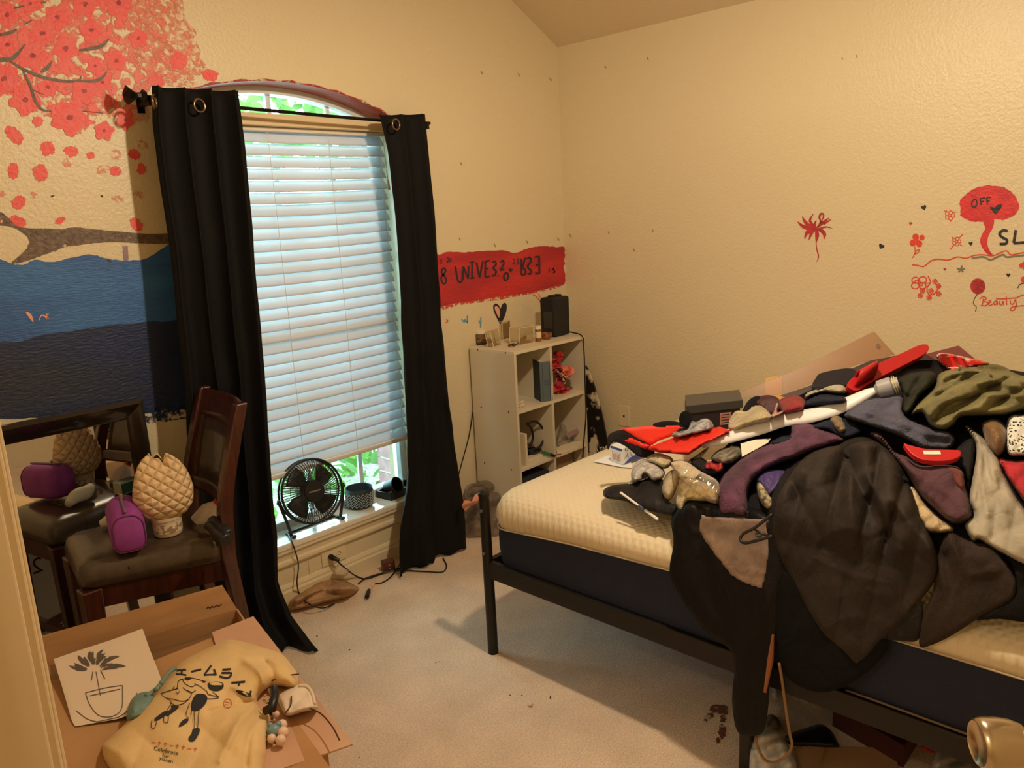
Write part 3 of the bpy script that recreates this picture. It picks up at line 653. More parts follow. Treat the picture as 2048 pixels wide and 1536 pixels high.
# chair
m_wood = mat('chair_wood', (74, 34, 20), rough=.32, col2=(52, 22, 13), vscale=26, stretch=(3, 3, .35), coat=.3)
m_leather = mat('chair_leather', (74, 60, 46), rough=.28, col2=(60, 47, 36), vscale=30, bump=.12, bscale=400, coat=.25)
NF, FF, FB, NB = Vector((.655, 2.40, 0)), Vector((.715, 2.725, 0)), Vector((1.09, 2.62, 0)), Vector((1.03, 2.25, 0))
cen = (NF+FF+FB+NB)/4
ch = thing('dining_chair', 'dark cherry wood chair with padded brown leather seat facing away from the window', 'chair', (cen.x, cen.y, 0))
def sc(p, k): return cen+(p-cen)*k
def quadring(k, z, R=.04, n=5):
    C = [sc(p, k) for p in (NF, NB, FB, FF)]; out = []
    for i in range(4):
        p = C[i]; a = (C[i-1]-p).normalized(); b = (C[(i+1) % 4]-p).normalized(); p0 = p+a*R; p1 = p+b*R
        for j in range(n+1): t = j/n; q = p0*(1-t)**2+p*2*t*(1-t)+p1*t*t; out.append((q.x, q.y, z))
    return out
bm = MB(); RW = [quadring(1.0, .552), quadring(1.045, .565), quadring(1.05, .59), quadring(1.0, .62), quadring(.9, .634), quadring(.7, .640), quadring(.35, .642)]
bm.grid([r+[r[0]] for r in RW]); bm.add(RW[-1], [tuple(range(len(RW[-1])))]); bm.add(RW[0], [tuple(range(len(RW[0])))]); seat = bm.build('seat', m_leather, ch, smooth='all')
bm = MB()
for a, b in ((sc(NF, .96)+(NB-NF)*.25, None),):
    p0 = NF+(NB-NF)*.30; p1 = FF+(FB-FF)*.30
    bm.tube([(p0.x, p0.y-.012, .595), (p0.x+.005, p0.y+.02, .625), *[tuple((p0+(p1-p0)*t).to_tuple()[:2])+(.6415,) for t in (.25, .5, .75)], (p1.x, p1.y-.02, .626), (p1.x, p1.y+.012, .595)], .0022, 6)
bm.build('seat_seam', mat('seam_thread', (34, 25, 19), rough=.5), seat, smooth='all')
bm = MB(); RW = [quadring(.97, .488, .01, 2), quadring(.97, .553, .01, 2)]; bm.grid([r+[r[0]] for r in RW]); RW2 = [quadring(.88, .488, .01, 2), quadring(.88, .553, .01, 2)]; bm.grid([r+[r[0]] for r in RW2]); bm.grid([RW[0]+[RW[0][0]], RW2[0]+[RW2[0][0]]]); bm.build('apron', m_wood, ch)
for p in (sc(NF, .93), sc(FF, .93)):
    d = .028; d2 = .019
    MB().hexa([(p.x-d2, p.y-d2, 0), (p.x+d2, p.y-d2, 0), (p.x+d2, p.y+d2, 0), (p.x-d2, p.y+d2, 0)], [(p.x-d, p.y-d, .552), (p.x+d, p.y-d, .552), (p.x+d, p.y+d, .552), (p.x-d, p.y+d, .552)]).build('leg', m_wood, ch, bevel=.004)
def post_path(base, dx):
    return [(base.x+.05, base.y-.004, 0), (base.x+.022, base.y, .30), (base.x+.002, base.y, .52), (base.x+.0, base.y, .60), (base.x+.022, base.y+.01, .76), (base.x+.075, base.y+.02, .92), (base.x+.118, base.y+.03, 1.035)]
for base in (NB, FB):
    P = bez(post_path(base, 0), 6); bm = MB(); G = []
    for i, q in enumerate(P):
        t = i/(len(P)-1); hx = .023-.004*abs(t-.5)*2; hy = .016
        G.append([(q[0]-hx, q[1]-hy, q[2]), (q[0]+hx, q[1]-hy, q[2]), (q[0]+hx, q[1]+hy, q[2]), (q[0]-hx, q[1]+hy, q[2]), (q[0]-hx, q[1]-hy, q[2])])
    bm.grid(G); bm.add([g for g in G[0][:4]], [(0, 1, 2, 3)]); bm.add(G[-1][:4], [(0, 1, 2, 3)]); bm.build('back_post', m_wood, ch, bevel=.004)
def back_pt(s, z, bow=0):
    zs = [q[2] for q in post_path(NB, 0)]; xa = interp(z, zs, [q[0] for q in post_path(NB, 0)]); ya = interp(z, zs, [q[1] for q in post_path(NB, 0)])
    xb = interp(z, zs, [q[0] for q in post_path(FB, 0)]); yb = interp(z, zs, [q[1] for q in post_path(FB, 0)])
    return Vector((xa+(xb-xa)*s+bow*4*s*(1-s), ya+(yb-ya)*s, z))
def back_panel(name, s0, s1, z0, z1, m, th=.02, bow=.03):
    G = [[back_pt(s0+(s1-s0)*i/12, z0+(z1-z0)*j/4, bow) for i in range(13)] for j in range(5)]; bm = MB(); bm.grid(G); return bm.build(name, m, ch, smooth=True, solid=th)
back_panel('top_rail', .0, 1, .945, 1.03, m_wood, .022)
back_panel('lower_rail', 0, 1, .70, .745, m_wood)
back_panel('back_pad', .12, .88, .745, .945, m_leather, .016)
for a, b, z in ((NF, FF, .20), (NB, FB, .24), (NF, NB, .14), (FF, FB, .14)):
    a = sc(a, .93); b = sc(b, .95); d = (b-a).normalized(); s = Vector((-d.y, d.x, 0))*.009
    if z == .24: a = a+Vector((.03, 0, 0)); b = b+Vector((.03, 0, 0))
    MB().hexa([a-s+Vector((0, 0, z)), b-s+Vector((0, 0, z)), b+s+Vector((0, 0, z)), a+s+Vector((0, 0, z))], [a-s+Vector((0, 0, z+.03)), b-s+Vector((0, 0, z+.03)), b+s+Vector((0, 0, z+.03)), a+s+Vector((0, 0, z+.03))]).build('stretcher', m_wood, ch)

# cardboard box
m_card = mat('cardboard', (186, 142, 96), rough=.8, col2=(174, 130, 84), vscale=6, bump=.08, bscale=300, stretch=(1, 1, 6))
m_card_in = mat('cardboard_shaded', (130, 94, 60), rough=.85)  # darker brown: the shade inside the open box is put into the colour
m_card_p = mat('cardboard_pink', (206, 164, 134), rough=.75, col2=(198, 154, 122), vscale=5)
m_card_w = mat('cardboard_print', (190, 188, 186), rough=.5)
ca, sa = math.cos(math.radians(-14)), math.sin(math.radians(-14)); U = Vector((ca, sa, 0)); V_ = Vector((sa, -ca, 0))     # right along the far edge; toward the viewer
BO = Vector((.50, 2.262, 0)); BWd, BDp, BH = .50, .78, .44
bx = thing('cardboard_box', 'open cardboard box with brown flaps in front of the chair', 'box', tuple(BO+U*BWd/2+V_*BDp/2))
def bp(u, v, z): q = BO+U*u+V_*v; return Vector((q.x, q.y, z))
def slab(name, P, th, m, up=None):
    n = (Vector(P[1])-Vector(P[0])).cross(Vector(P[2])-Vector(P[0])).normalized(); bm = MB(); bm.prism([Vector(p)-n*th/2 for p in P], n*th); return bm.build(name, m, bx)
slab('far_wall', [bp(0, 0, .002), bp(BWd, 0, .002), bp(BWd, 0, BH), bp(0, 0, BH)], .005, m_card)
slab('printed_sheet', [bp(.005, -.004, .01), bp(BWd-.005, -.004, .01), bp(BWd-.005, -.004, BH-.01), bp(.005, -.004, BH-.01)], .001, m_card_w)
slab('near_wall', [bp(0, BDp, .002), bp(BWd, BDp, .002), bp(BWd, BDp, BH), bp(0, BDp, BH)], .005, m_card)
slab('side_wall', [bp(0, 0, .002), bp(0, BDp, .002), bp(0, BDp, BH), bp(0, 0, BH)], .005, m_card)
slab('side_wall', [bp(BWd, 0, .002), bp(BWd, BDp, .002), bp(BWd, BDp, BH), bp(BWd, 0, BH)], .005, m_card)
slab('bottom', [bp(0, 0, .004), bp(BWd, 0, .004), bp(BWd, BDp, .004), bp(0, BDp, .004)], .005, m_card_in)
slab('far_flap', [bp(-.02, 0, BH), bp(BWd, 0, BH), bp(BWd-.03, -.016, BH+.082), bp(-.02, -.016, BH+.082)], .004, m_card)
slab('inner_flap', [bp(.01, .02, BH-.05), bp(BWd*.98, .02, BH-.05), bp(BWd*.98, .32, BH-.16), bp(.02, .34, BH-.16)], .004, m_card_in)
slab('right_flap', [bp(BWd+.02, .118, BH+.018), bp(BWd+.05, BDp+.03, BH-.004), bp(BWd-.16, BDp+.03, BH+.012), bp(BWd-.10, .13, BH+.014)], .004, m_card_p)
slab('near_flap', [bp(.24, .17, BH+.006), bp(BWd-.05, .135, BH+.006), bp(BWd-.02, BDp+.1, BH+.004), bp(.10, BDp+.1, BH+.004)], .004, m_card)
slab('left_flap', [bp(-.12, .08, BH+.03), bp(.12, .16, BH+.002), bp(.20, BDp, BH+.0), bp(-.1, BDp, BH+.03)], .004, m_card)
# ================================================================ THE HEAP ON THE BED
def Hheap(x, y):
    A_ = np.interp(y, [-.2, .2, .4, .6, .8, 1.0, 1.2, 1.4, 1.55, 1.7, 1.8], [.38, .40, .41, .40, .36, .28, .20, .12, .05, .015, 0])
    c = np.interp(x, [1.78, 1.9, 2.05, 2.2, 2.4, 2.55, 2.75, 3.0, 3.25, 3.4], [.20, .36, .55, .75, .95, 1, .97, .8, .5, .3])
    top = .641+A_*c+.018*fbm(x*4.2, y*4.2, 2)*np.clip(A_*6, 0, 1)
    k = .5*((1.815-x)+np.sqrt((1.815-x)**2+.03**2))-.004; return top-(np.clip(k, 0, None)/.125)**1.2*.72-np.where(x < 1.6, 9, 0)
HEAP = height_surf(Hheap)
def hp(x, y):
    p, n = HEAP(np.array([float(x)]), np.array([float(y)])); return Vector(p[0]), Vector(n[0])
def alb(c, k=1.0):                             # cloth colour as it would look in neutral light
    l = lin(c); o = []
    for v, g in zip(l, (.80, .62, .45)):
        v = min(v/(g*k), .88); o.append(255*(12.92*v if v <= .0031308 else 1.055*v**(1/2.4)-.055))
    return tuple(o)
def cloth(name, c, k=1.0, rough=.85, bump=.25, bscale=450, var=.8, sheen=.1, **kw):
    if max(c) < 70: sheen = 0; kw.setdefault('spec', .2); kw.setdefault('wrinkle', .22)
    a = alb(c, k); return mat(name, a, rough=rough, col2=tuple(v*var for v in a), vscale=kw.pop('vscale', 14), bump=max(bump, .05), bscale=bscale, sheen=sheen, wrinkle=kw.pop('wrinkle', .45), **kw)
def plate(name, pts, base, nrm, th, material, parent=None, label=None, cat=None, bevel=0, curve=4, smooth_outline=True, group=None, smooth=False):
    """a rigid sheet: outline laid on the plane through base, given a thickness"""
    P = [tuple(p) for p in (bez(pts, curve, True) if smooth_outline else pts)]; n = Vector(nrm).normalized(); b = Vector(base); V = []
    for x, y in P:
        r = Vector(ray(x, y)); o = Vector((0, 0, HC)); t = (b-o).dot(n)/r.dot(n); V.append(o+r*t)
    bm = MB(); bm.prism(V, n*th); o = bm.build(name, material, parent, bevel=bevel, smooth=smooth)
    BVH[o] = BVHTree.FromPolygons([Vector(v) for v in bm.v], bm.f)
    if label: tag(o, label, cat, group)
    return o
def obox(name, p0, u, v, w, material, parent=None, bevel=0):       # box from a corner and three edge vectors
    p0, u, v, w = map(Vector, (p0, u, v, w)); bm = MB(); bm.hexa([p0, p0+u, p0+u+v, p0+v], [p0+w, p0+w+u, p0+w+u+v, p0+w+v]); return bm.build(name, material, parent, bevel=bevel)
HG = 'clothes heaped on the bed'
drape('dark_clothes', [(1360, 1010), (1420, 925), (1500, 850), (1600, 790), (1720, 745), (1850, 720), (1990, 735), (2110, 770), (2140, 900), (2120, 1100), (2060, 1190), (1950, 1170), (1880, 1130), (1800, 1120), (1700, 1190), (1600, 1220), (1500, 1180), (1420, 1120)], HEAP,
      cloth('black_knit', (16, 13, 12), .8), 'tangle of black clothes at the bottom of the bed heap', 'clothes', layer=0, puff=.002, folds=((40, 60, .008), (110, 90, .006)), crumple=.002, step=8, group=HG)
G_ = dict(group=HG)
# hanging black pieces at the front edge
drape('black_jacket', [(1371, 1000), (1434, 1005), (1520, 1018), (1556, 1060), (1560, 1190), (1552, 1260), (1542, 1340), (1536, 1420), (1526, 1464), (1500, 1472), (1474, 1462), (1464, 1400), (1466, 1310), (1406, 1258), (1357, 1186), (1339, 1143), (1347, 1086), (1343, 1034)], HEAP,
      cloth('black_satin', (13, 10, 9), .8, rough=.48, bump=.05, sheen=0), 'black satin jacket hanging over the mattress edge with one sleeve reaching down', 'jacket', layer=2, puff=.03, rim=22, folds=((15, 60, .018), (80, 80, .01)), step=5, creases=[(.02, 7, [(1348, 1076), (1374, 1060), (1398, 1066)]), (-.025, 10, [(1398, 1080), (1420, 1190), (1474, 1296)]), (.02, 9, [(1360, 1110), (1390, 1180), (1440, 1250)]), (.02, 8, [(1380, 1006), (1370, 1040), (1384, 1060)])], **G_)
drape('black_shirt', [(1545, 1140), (1600, 1160), (1690, 1240), (1760, 1270), (1775, 1300), (1720, 1355), (1650, 1385), (1590, 1368), (1562, 1330), (1550, 1240)], HEAP,
      cloth('black_cotton', (10, 8, 7), .8), 'black cotton shirt hanging below the dark brown blouse', 'shirt', layer=2, puff=.02, folds=(30, 70, .016), step=6, **G_)
drape('dark_brown_blouse', [(1612, 908), (1680, 886), (1752, 880), (1800, 922), (1830, 985), (1850, 1040), (1868, 1085), (1878, 1130), (1868, 1165), (1842, 1200), (1802, 1248), (1766, 1280), (1717, 1328), (1690, 1308), (1640, 1262), (1602, 1200), (1572, 1140), (1548, 1095), (1542, 1040), (1560, 975)], HEAP,
      cloth('espresso_cotton', (46, 34, 25), .9, rough=.7, bump=.1), 'large dark brown blouse spread down the front of the heap', 'blouse', layer=6, puff=.05, rim=16, folds=((12, 60, .05), (-28, 90, .04), (62, 130, .03)), step=4, crumple=.004, creases=[(-.014, 11, [(1684, 950), (1678, 1034)]), (.034, 12, [(1702, 955), (1702, 1020), (1716, 1085)]), (.036, 14, [(1572, 1105), (1606, 1020), (1614, 950)]), (.028, 8, [(1633, 1118), (1690, 1146), (1760, 1164)]), (.022, 12, [(1622, 1130), (1640, 1082), (1690, 1056), (1722, 1068)]), (-.018, 11, [(1738, 1000), (1782, 1070), (1850, 1124)]), (.032, 10, [(1786, 1000), (1830, 1060), (1862, 1096)]), (.02, 9, [(1676, 1198), (1720, 1180), (1768, 1192)]), (.02, 10, [(1650, 1255), (1700, 1234), (1752, 1242)]), (-.012, 9, [(1590, 1150), (1640, 1210), (1700, 1270)]), (.03, 10, [(1735, 950), (1770, 1020), (1800, 1100)])], **G_)
drape('hood', [(1674, 890), (1700, 874), (1730, 872), (1757, 883), (1770, 900), (1806, 940), (1828, 972), (1800, 966), (1752, 940), (1700, 926), (1680, 908)], HEAP, cloth('espresso_dark', (34, 26, 18), .8), 'rolled dark collar of a garment above the brown blouse', 'clothes', layer=6, puff=.03, rim=10, folds=(75, 20, .014), step=4, **G_)
drape('black_fleece', [(1548, 960), (1600, 915), (1618, 930), (1592, 1000), (1570, 1080), (1562, 1160), (1538, 1230), (1524, 1180), (1530, 1080), (1534, 1010)], HEAP, cloth('black_fleece', (24, 19, 16), .8, bump=.6), 'black fleece strip hanging beside the dark brown blouse', 'clothes', layer=5, puff=.02, folds=(10, 40, .015), **G_)
drape('brown_trousers', [(1890, 1068), (1903, 1060), (1944, 1080), (1990, 1095), (2030, 1150), (2034, 1180), (2018, 1205), (1955, 1238), (1905, 1270), (1858, 1292), (1838, 1289), (1846, 1232), (1866, 1178), (1878, 1097)], HEAP,
      cloth('brown_twill', (46, 32, 23), .8, rough=.8), 'dark brown trouser leg lying across the mattress edge', 'trousers', layer=3, puff=.03, folds=((-30, 50, .012), (70, 70, .01)), creases=[(.02, 9, [(1900, 1072), (1922, 1150), (1880, 1262)]), (.016, 9, [(1940, 1150), (1992, 1142)]), (-.02, 8, [(1890, 1110), (1900, 1180), (1866, 1240)])], **G_)
drape('black_trousers', [(1990, 1085), (2060, 1100), (2140, 1140), (2140, 1240), (2060, 1245), (2000, 1238), (1950, 1238), (2000, 1205), (2030, 1180), (2020, 1130)], HEAP, cloth('black_twill', (16, 13, 10), .8), 'black trousers lying under the beige shirt', 'trousers', layer=2, puff=.02, folds=(40, 50, .015), **G_)
drape('black_sock', [(1800, 1195), (1842, 1200), (1846, 1240), (1836, 1280), (1806, 1282), (1770, 1275), (1780, 1240)], HEAP, cloth('black_shiny', (28, 22, 18), .8, rough=.4), 'small black cloth tucked under the blouse hem', 'clothes', layer=2, puff=.015, folds=(30, 25, .01), **G_)
# greys and purples
drape('taupe_trousers', [(1399, 1023), (1414, 1029), (1470, 1032), (1536, 1035), (1542, 1100), (1534, 1150), (1526, 1181), (1480, 1166), (1460, 1152), (1430, 1115), (1406, 1080), (1396, 1062)], HEAP,
      cloth('taupe_twill', (130, 98, 74), .85, rough=.75, bump=.1, sheen=0, wrinkle=.2), 'smooth taupe trousers folded beside the black hanger', 'trousers', layer=6, puff=.022, rim=7, folds=((-60, 110, .02), (60, 70, .01)), step=4, crumple=.003, smooth_outline=False, creases=[(-.008, 10, [(1402, 1068), (1470, 1086), (1530, 1092)]), (.018, 8, [(1474, 1138), (1500, 1102), (1532, 1110)]), (.018, 6, [(1484, 1142), (1508, 1140), (1534, 1152)]), (-.006, 6, [(1480, 1150), (1520, 1158)])], **G_)
drape('purple_towel', [(1440, 1027), (1433, 980), (1453, 941), (1503, 902), (1544, 886), (1580, 872), (1583, 847), (1618, 846), (1640, 855), (1680, 870), (1692, 882), (1672, 888), (1620, 905), (1590, 918), (1548, 932), (1512, 955), (1496, 985), (1494, 1031), (1466, 1030)], HEAP,
      cloth('purple_terry', (88, 44, 56), .9, bump=.7, bscale=260, sheen=.06, var=.7), 'dark purple terry towel curling over the heap front', 'towel', layer=6, puff=.035, rim=14, folds=((-35, 34, .008), (40, 80, .012)), step=4, **G_)
drape('violet_cloth', [(1512, 958), (1535, 940), (1578, 942), (1566, 966), (1540, 994), (1526, 978)], HEAP, cloth('violet_satin', (66, 42, 84), .8, rough=.5), 'bright violet cloth peeking from under the purple towel', 'cloth', layer=5, puff=.02, folds=(20, 18, .01), step=3, **G_)
drape('yellowed_sock', [(1513, 964), (1524, 962), (1540, 985), (1550, 1008), (1538, 1020), (1522, 1006), (1514, 985)], HEAP, cloth('cream_pattern', (170, 140, 96), .8, var=.4, vscale=60), 'crumpled cream patterned sock beside the violet cloth', 'sock', layer=5, puff=.02, folds=(60, 12, .006), step=3, **G_)
drape('plum_fleece', [(1737, 866), (1760, 866), (1776, 882), (1791, 903), (1813, 912), (1838, 930), (1880, 928), (1912, 932), (1928, 945), (1932, 970), (1946, 1028), (1923, 1048), (1900, 1045), (1873, 1023), (1835, 985), (1813, 949), (1791, 921), (1764, 888)], HEAP,
      cloth('plum_fleece', (84, 44, 46), .9, bump=.5, sheen=.06), 'long plum fleece sleeve lying over the brown blouse', 'sleeve', layer=8, puff=.035, rim=16, folds=(35, 60, .008), creases=[(.014, 12, [(1760, 878), (1820, 940), (1900, 990), (1930, 1030)])], step=4, **G_)
drape('red_fleece_lining', [(1895, 931), (1925, 940), (1931, 966), (1926, 984), (1908, 970), (1898, 950)], HEAP, cloth('red_fleece', (110, 46, 36), .8, bump=.8), 'rust red lining showing at the plum sleeve', 'cloth', layer=12, puff=.018, step=3, **G_)
drape('cream_shirt', [(1814, 968), (1832, 976), (1850, 1005), (1880, 1035), (1904, 1052), (1906, 1064), (1860, 1066), (1842, 1048), (1826, 1015)], HEAP, cloth('cream_cotton', (190, 150, 100), .85), 'cream cotton fold under the plum sleeve', 'cloth', layer=5, puff=.03, folds=(60, 30, .012), step=4, **G_)
drape('navy_towel', [(1687, 831), (1705, 812), (1731, 799), (1770, 794), (1806, 793), (1812, 831), (1857, 853), (1868, 860), (1898, 864), (1910, 879), (1900, 897), (1873, 900), (1846, 898), (1813, 879), (1764, 860), (1709, 843)], HEAP,
      cloth('navy_terry', (76, 68, 74), .95, bump=.7, bscale=260, sheen=.05), 'washed navy terry towel with stitched hem on the heap', 'towel', layer=8, puff=.035, rim=10, folds=((60, 60, .01), (-20, 80, .01)), creases=[(.016, 5, [(1690, 838), (1764, 856), (1846, 893)]), (.014, 9, [(1735, 826), (1800, 846), (1860, 870)]), (-.03, 10, [(1862, 880), (1896, 884)])], step=4, **G_)
drape('olive_shirt', [(1819, 831), (1828, 812), (1846, 794), (1866, 776), (1878, 748), (1900, 738), (1928, 732), (1983, 728), (2010, 734), (2038, 750), (2090, 762), (2090, 826), (2048, 822), (2010, 830), (1969, 832), (1923, 834), (1908, 850), (1887, 861), (1862, 852), (1848, 832), (1840, 826)], HEAP,
      cloth('olive_jersey', (110, 92, 48), .9, rough=.8, bump=.15), 'olive green jersey shirt crumpled on top of the heap', 'shirt', layer=8, puff=.04, rim=14, folds=((62, 32, .022), (105, 60, .02)), step=3, crumple=.004, creases=[(.022, 8, [(1830, 822), (1880, 792), (1930, 772), (1992, 760)]), (.02, 7, [(1846, 792), (1900, 772), (1938, 736)]), (.022, 9, [(1852, 842), (1872, 812), (1930, 792), (2044, 792)]), (-.022, 7, [(1890, 764), (1930, 748), (1990, 744)]), (-.02, 6, [(1870, 840), (1900, 808), (1960, 790)]), (.02, 8, [(1960, 735), (1990, 760), (2040, 775)])], **G_)
drape('dark_green_scarf', [(1796, 762), (1810, 750), (1830, 744), (1862, 742), (1874, 752), (1868, 772), (1842, 794), (1822, 826), (1808, 830), (1801, 818), (1806, 792)], HEAP, cloth('dark_green', (40, 36, 24), .85), 'dark green knit scarf coiled beside the olive shirt', 'scarf', layer=7, puff=.035, folds=(30, 22, .014), step=4, **G_)
drape('brown_bra_cup', [(1963, 850), (1980, 838), (2003, 842), (2019, 868), (2012, 898), (1996, 913), (1978, 900), (1969, 880)], HEAP, cloth('tan_padding', (112, 72, 36), .85, rough=.6, bump=.05), 'tan brown padded cup lying under the olive shirt', 'bra', layer=7, puff=.05, rim=24, crumple=.002, step=3, **G_)
m_leo = cloth('leopard', (196, 176, 146), .9, bump=0)
_nt = m_leo.node_tree; _v = _nt.nodes.new('ShaderNodeTexVoronoi'); _v.inputs['Scale'].default_value = 130; _g = _nt.nodes.new('ShaderNodeNewGeometry'); _nt.links.new(_g.outputs['Position'], _v.inputs['Vector'])
_cr = _nt.nodes.new('ShaderNodeValToRGB'); _cr.color_ramp.elements[0].position = .30; _cr.color_ramp.elements[0].color = (.02, .016, .012, 1); _cr.color_ramp.elements[1].position = .42; _cr.color_ramp.elements[1].color = lin(alb((200, 180, 150), .9))+(1,)
_nt.links.new(_v.outputs['Distance'], _cr.inputs['Fac']); _nt.links.new(_cr.outputs['Color'], _nt.nodes['Principled BSDF'].inputs['Base Color'])
drape('spotted_cloth', [(2016, 836), (2050, 828), (2100, 830), (2100, 912), (2050, 912), (2014, 906)], HEAP, m_leo, 'black and cream leopard spotted cloth below the olive shirt', 'cloth', layer=7, puff=.03, rim=8, folds=(20, 40, .008), step=4, **G_)
drape('red_cloth', [(1996, 918), (2030, 922), (2090, 926), (2100, 1030), (2056, 1010), (2034, 984), (2012, 952)], HEAP, cloth('crimson_cotton', (176, 30, 34), .95), 'crimson cotton cloth below the spotted cloth', 'cloth', layer=6, puff=.025, folds=(40, 34, .014), step=4, **G_)
drape('beige_shirt', [(1926, 846), (1950, 862), (1966, 874), (1978, 890), (1998, 918), (2012, 955), (2036, 1000), (2060, 1030), (2100, 1070), (2100, 1150), (2050, 1132), (1990, 1100), (1958, 1080), (1946, 1084), (1929, 1049), (1947, 1029), (1937, 1000), (1944, 950), (1952, 900), (1944, 875)], HEAP,
      cloth('heather_beige', (160, 136, 104), .95, rough=.85, var=.88, wrinkle=.25), 'wrinkled heather beige tee shirt hanging down the side of the heap', 'shirt', layer=7, puff=.03, rim=12, folds=((15, 40, .010), (70, 80, .010)), crumple=.0035, cs=16, creases=[(.014, 7, [(1956, 876), (1962, 960), (1976, 1030)]), (.012, 6, [(1974, 900), (1990, 960), (2010, 1020)]), (-.012, 5, [(1962, 880), (1978, 960)])], step=4, **G_)
drape('black_leggings', [(1905, 905), (1930, 880), (1950, 880), (1950, 920), (1940, 980), (1938, 1010), (1932, 960), (1926, 940), (1915, 930)], HEAP, cloth('black_lycra', (30, 24, 20), .8), 'strip of black leggings between plum sleeve and beige shirt', 'leggings', layer=6, puff=.02, step=4, **G_)
# far part of the heap, below the wall
drape('navy_hat', [(1598, 818), (1609, 800), (1630, 788), (1652, 785), (1688, 788), (1700, 800), (1690, 812), (1650, 816)], HEAP, cloth('navy_cotton', (32, 32, 38), .85), 'dark navy knitted cap behind the long white blade', 'hat', layer=5, puff=.05, rim=20, step=4, **G_)
drape('cream_sock', [(1609, 800), (1614, 786), (1636, 778), (1664, 768), (1688, 770), (1694, 784), (1680, 790), (1650, 786), (1626, 792)], HEAP, cloth('cream_knit', (190, 164, 120), .95), 'cream knitted sock behind the navy cap', 'sock', layer=6, puff=.03, folds=(50, 20, .01), step=3, **G_)
drape('maroon_hat', [(1508, 806), (1516, 795), (1536, 790), (1556, 796), (1562, 812), (1556, 832), (1538, 834), (1524, 820)], HEAP, cloth('maroon_cotton', (74, 34, 34), .85), 'maroon cap lying behind the tan plush', 'hat', layer=5, puff=.04, rim=16, step=3, **G_)
drape('red_beanie', [(1556, 806), (1566, 796), (1590, 790), (1610, 800), (1612, 818), (1596, 828), (1566, 832)], HEAP, cloth('red_knit', (136, 26, 24), .9, bump=.6), 'deep red knitted beanie between the maroon and navy caps', 'hat', layer=6, puff=.045, rim=16, folds=(0, 8, .003), step=3, **G_)
drape('tan_plush', [(1457, 856), (1460, 838), (1472, 822), (1490, 822), (1504, 812), (1522, 808), (1538, 818), (1546, 834), (1538, 846), (1512, 852), (1484, 862), (1466, 866)], HEAP, cloth('tan_plush', (184, 148, 92), .95, bump=.8, bscale=200, sheen=.5), 'small tan plush toy lying against the shoe box', 'plush toy', layer=6, puff=.06, rim=18, folds=(60, 40, .012), step=3, **G_)
drape('pink_ribbon', [(1538, 836), (1546, 822), (1552, 806), (1558, 808), (1556, 824), (1568, 818), (1568, 826), (1552, 836)], HEAP, cloth('pink_satin', (200, 140, 110), .95, rough=.5), 'pale pink ribbon bow at the plush toy', 'ribbon', layer=11, puff=.02, rim=5, step=2, **G_)
drape('black_bag', [(1484, 826), (1496, 802), (1514, 792), (1530, 800), (1514, 826), (1494, 838)], HEAP, cloth('black_nylon', (24, 20, 20), .8), 'black nylon cloth behind the tan plush toy', 'cloth', layer=3, puff=.03, step=5, **G_)
drape('folded_jeans', [(1538, 890), (1560, 872), (1590, 868), (1640, 842), (1690, 836), (1730, 862), (1690, 880), (1650, 862), (1600, 870), (1575, 892)], HEAP, cloth('navy_denim', (30, 30, 36), .85), 'navy denim fold under the white blade', 'jeans', layer=4, puff=.025, folds=(50, 40, .01), step=4, **G_)
drape('tan_glove', [(1660, 836), (1676, 830), (1690, 844), (1694, 862), (1680, 868), (1664, 852)], HEAP, cloth('tan_suede', (136, 100, 62), .9), 'tan suede glove tip under the navy towel', 'glove', layer=7, puff=.03, folds=(60, 14, .006), step=3, **G_)
drape('red_white_wrapper', [(1872, 714), (1880, 706), (1904, 708), (1940, 716), (1980, 727), (1950, 734), (1906, 742), (1884, 730)], HEAP, mat('red_foil', alb((224, 32, 24), 1), rough=.3, col2=alb((236, 214, 190)), vscale=18, vlo=.5, vhi=.56), 'glossy red and white wrapper behind the olive shirt', 'wrapper', layer=9, puff=.03, folds=(60, 18, .012), step=3, **G_)
# low things on the mattress
drape('black_boxers', [(1206, 984), (1212, 976), (1228, 970), (1262, 966), (1298, 957), (1326, 960), (1332, 984), (1340, 1004), (1356, 1012), (1346, 1031), (1317, 1026), (1284, 1018), (1262, 1008), (1248, 1002), (1212, 996)], HEAP, cloth('black_jersey', (30, 24, 20), .8, rough=.55), 'black jersey shorts lying flat on the white mattress', 'shorts', layer=1, puff=.014, rim=7, folds=((30, 40, .012), (-30, 55, .008)), step=3, **G_)
drape('striped_socks', [(1262, 948), (1268, 930), (1282, 918), (1300, 922), (1318, 930), (1330, 944), (1324, 958), (1306, 962), (1290, 950), (1282, 962), (1266, 966)], HEAP, cloth('pale_stripe', (180, 156, 130), .95, var=.72, vscale=60), 'pale grey and pink socks bundled by the black shorts', 'socks', layer=2, puff=.035, rim=9, folds=(35, 16, .012), step=3, **G_)
drape('foil_wrapper', [(1256, 966), (1266, 956), (1284, 942), (1296, 948), (1298, 958), (1280, 964), (1262, 972)], HEAP, mat('foil', (200, 200, 196), rough=.25, metal=1), 'crumpled silver foil beside the striped socks', 'foil', layer=2, puff=.012, rim=4, crumple=.012, cs=7, step=2)
drape('cream_plush_ear', [(1292, 918), (1300, 908), (1318, 906), (1342, 914), (1346, 926), (1330, 938), (1310, 930), (1296, 926)], HEAP, cloth('cream_plush', (190, 156, 104), .95, bump=.7, bscale=220, sheen=.4), 'cream plush roll in front of the red foam sheet', 'plush toy', layer=3, puff=.035, rim=10, folds=(10, 24, .006), step=3, **G_)
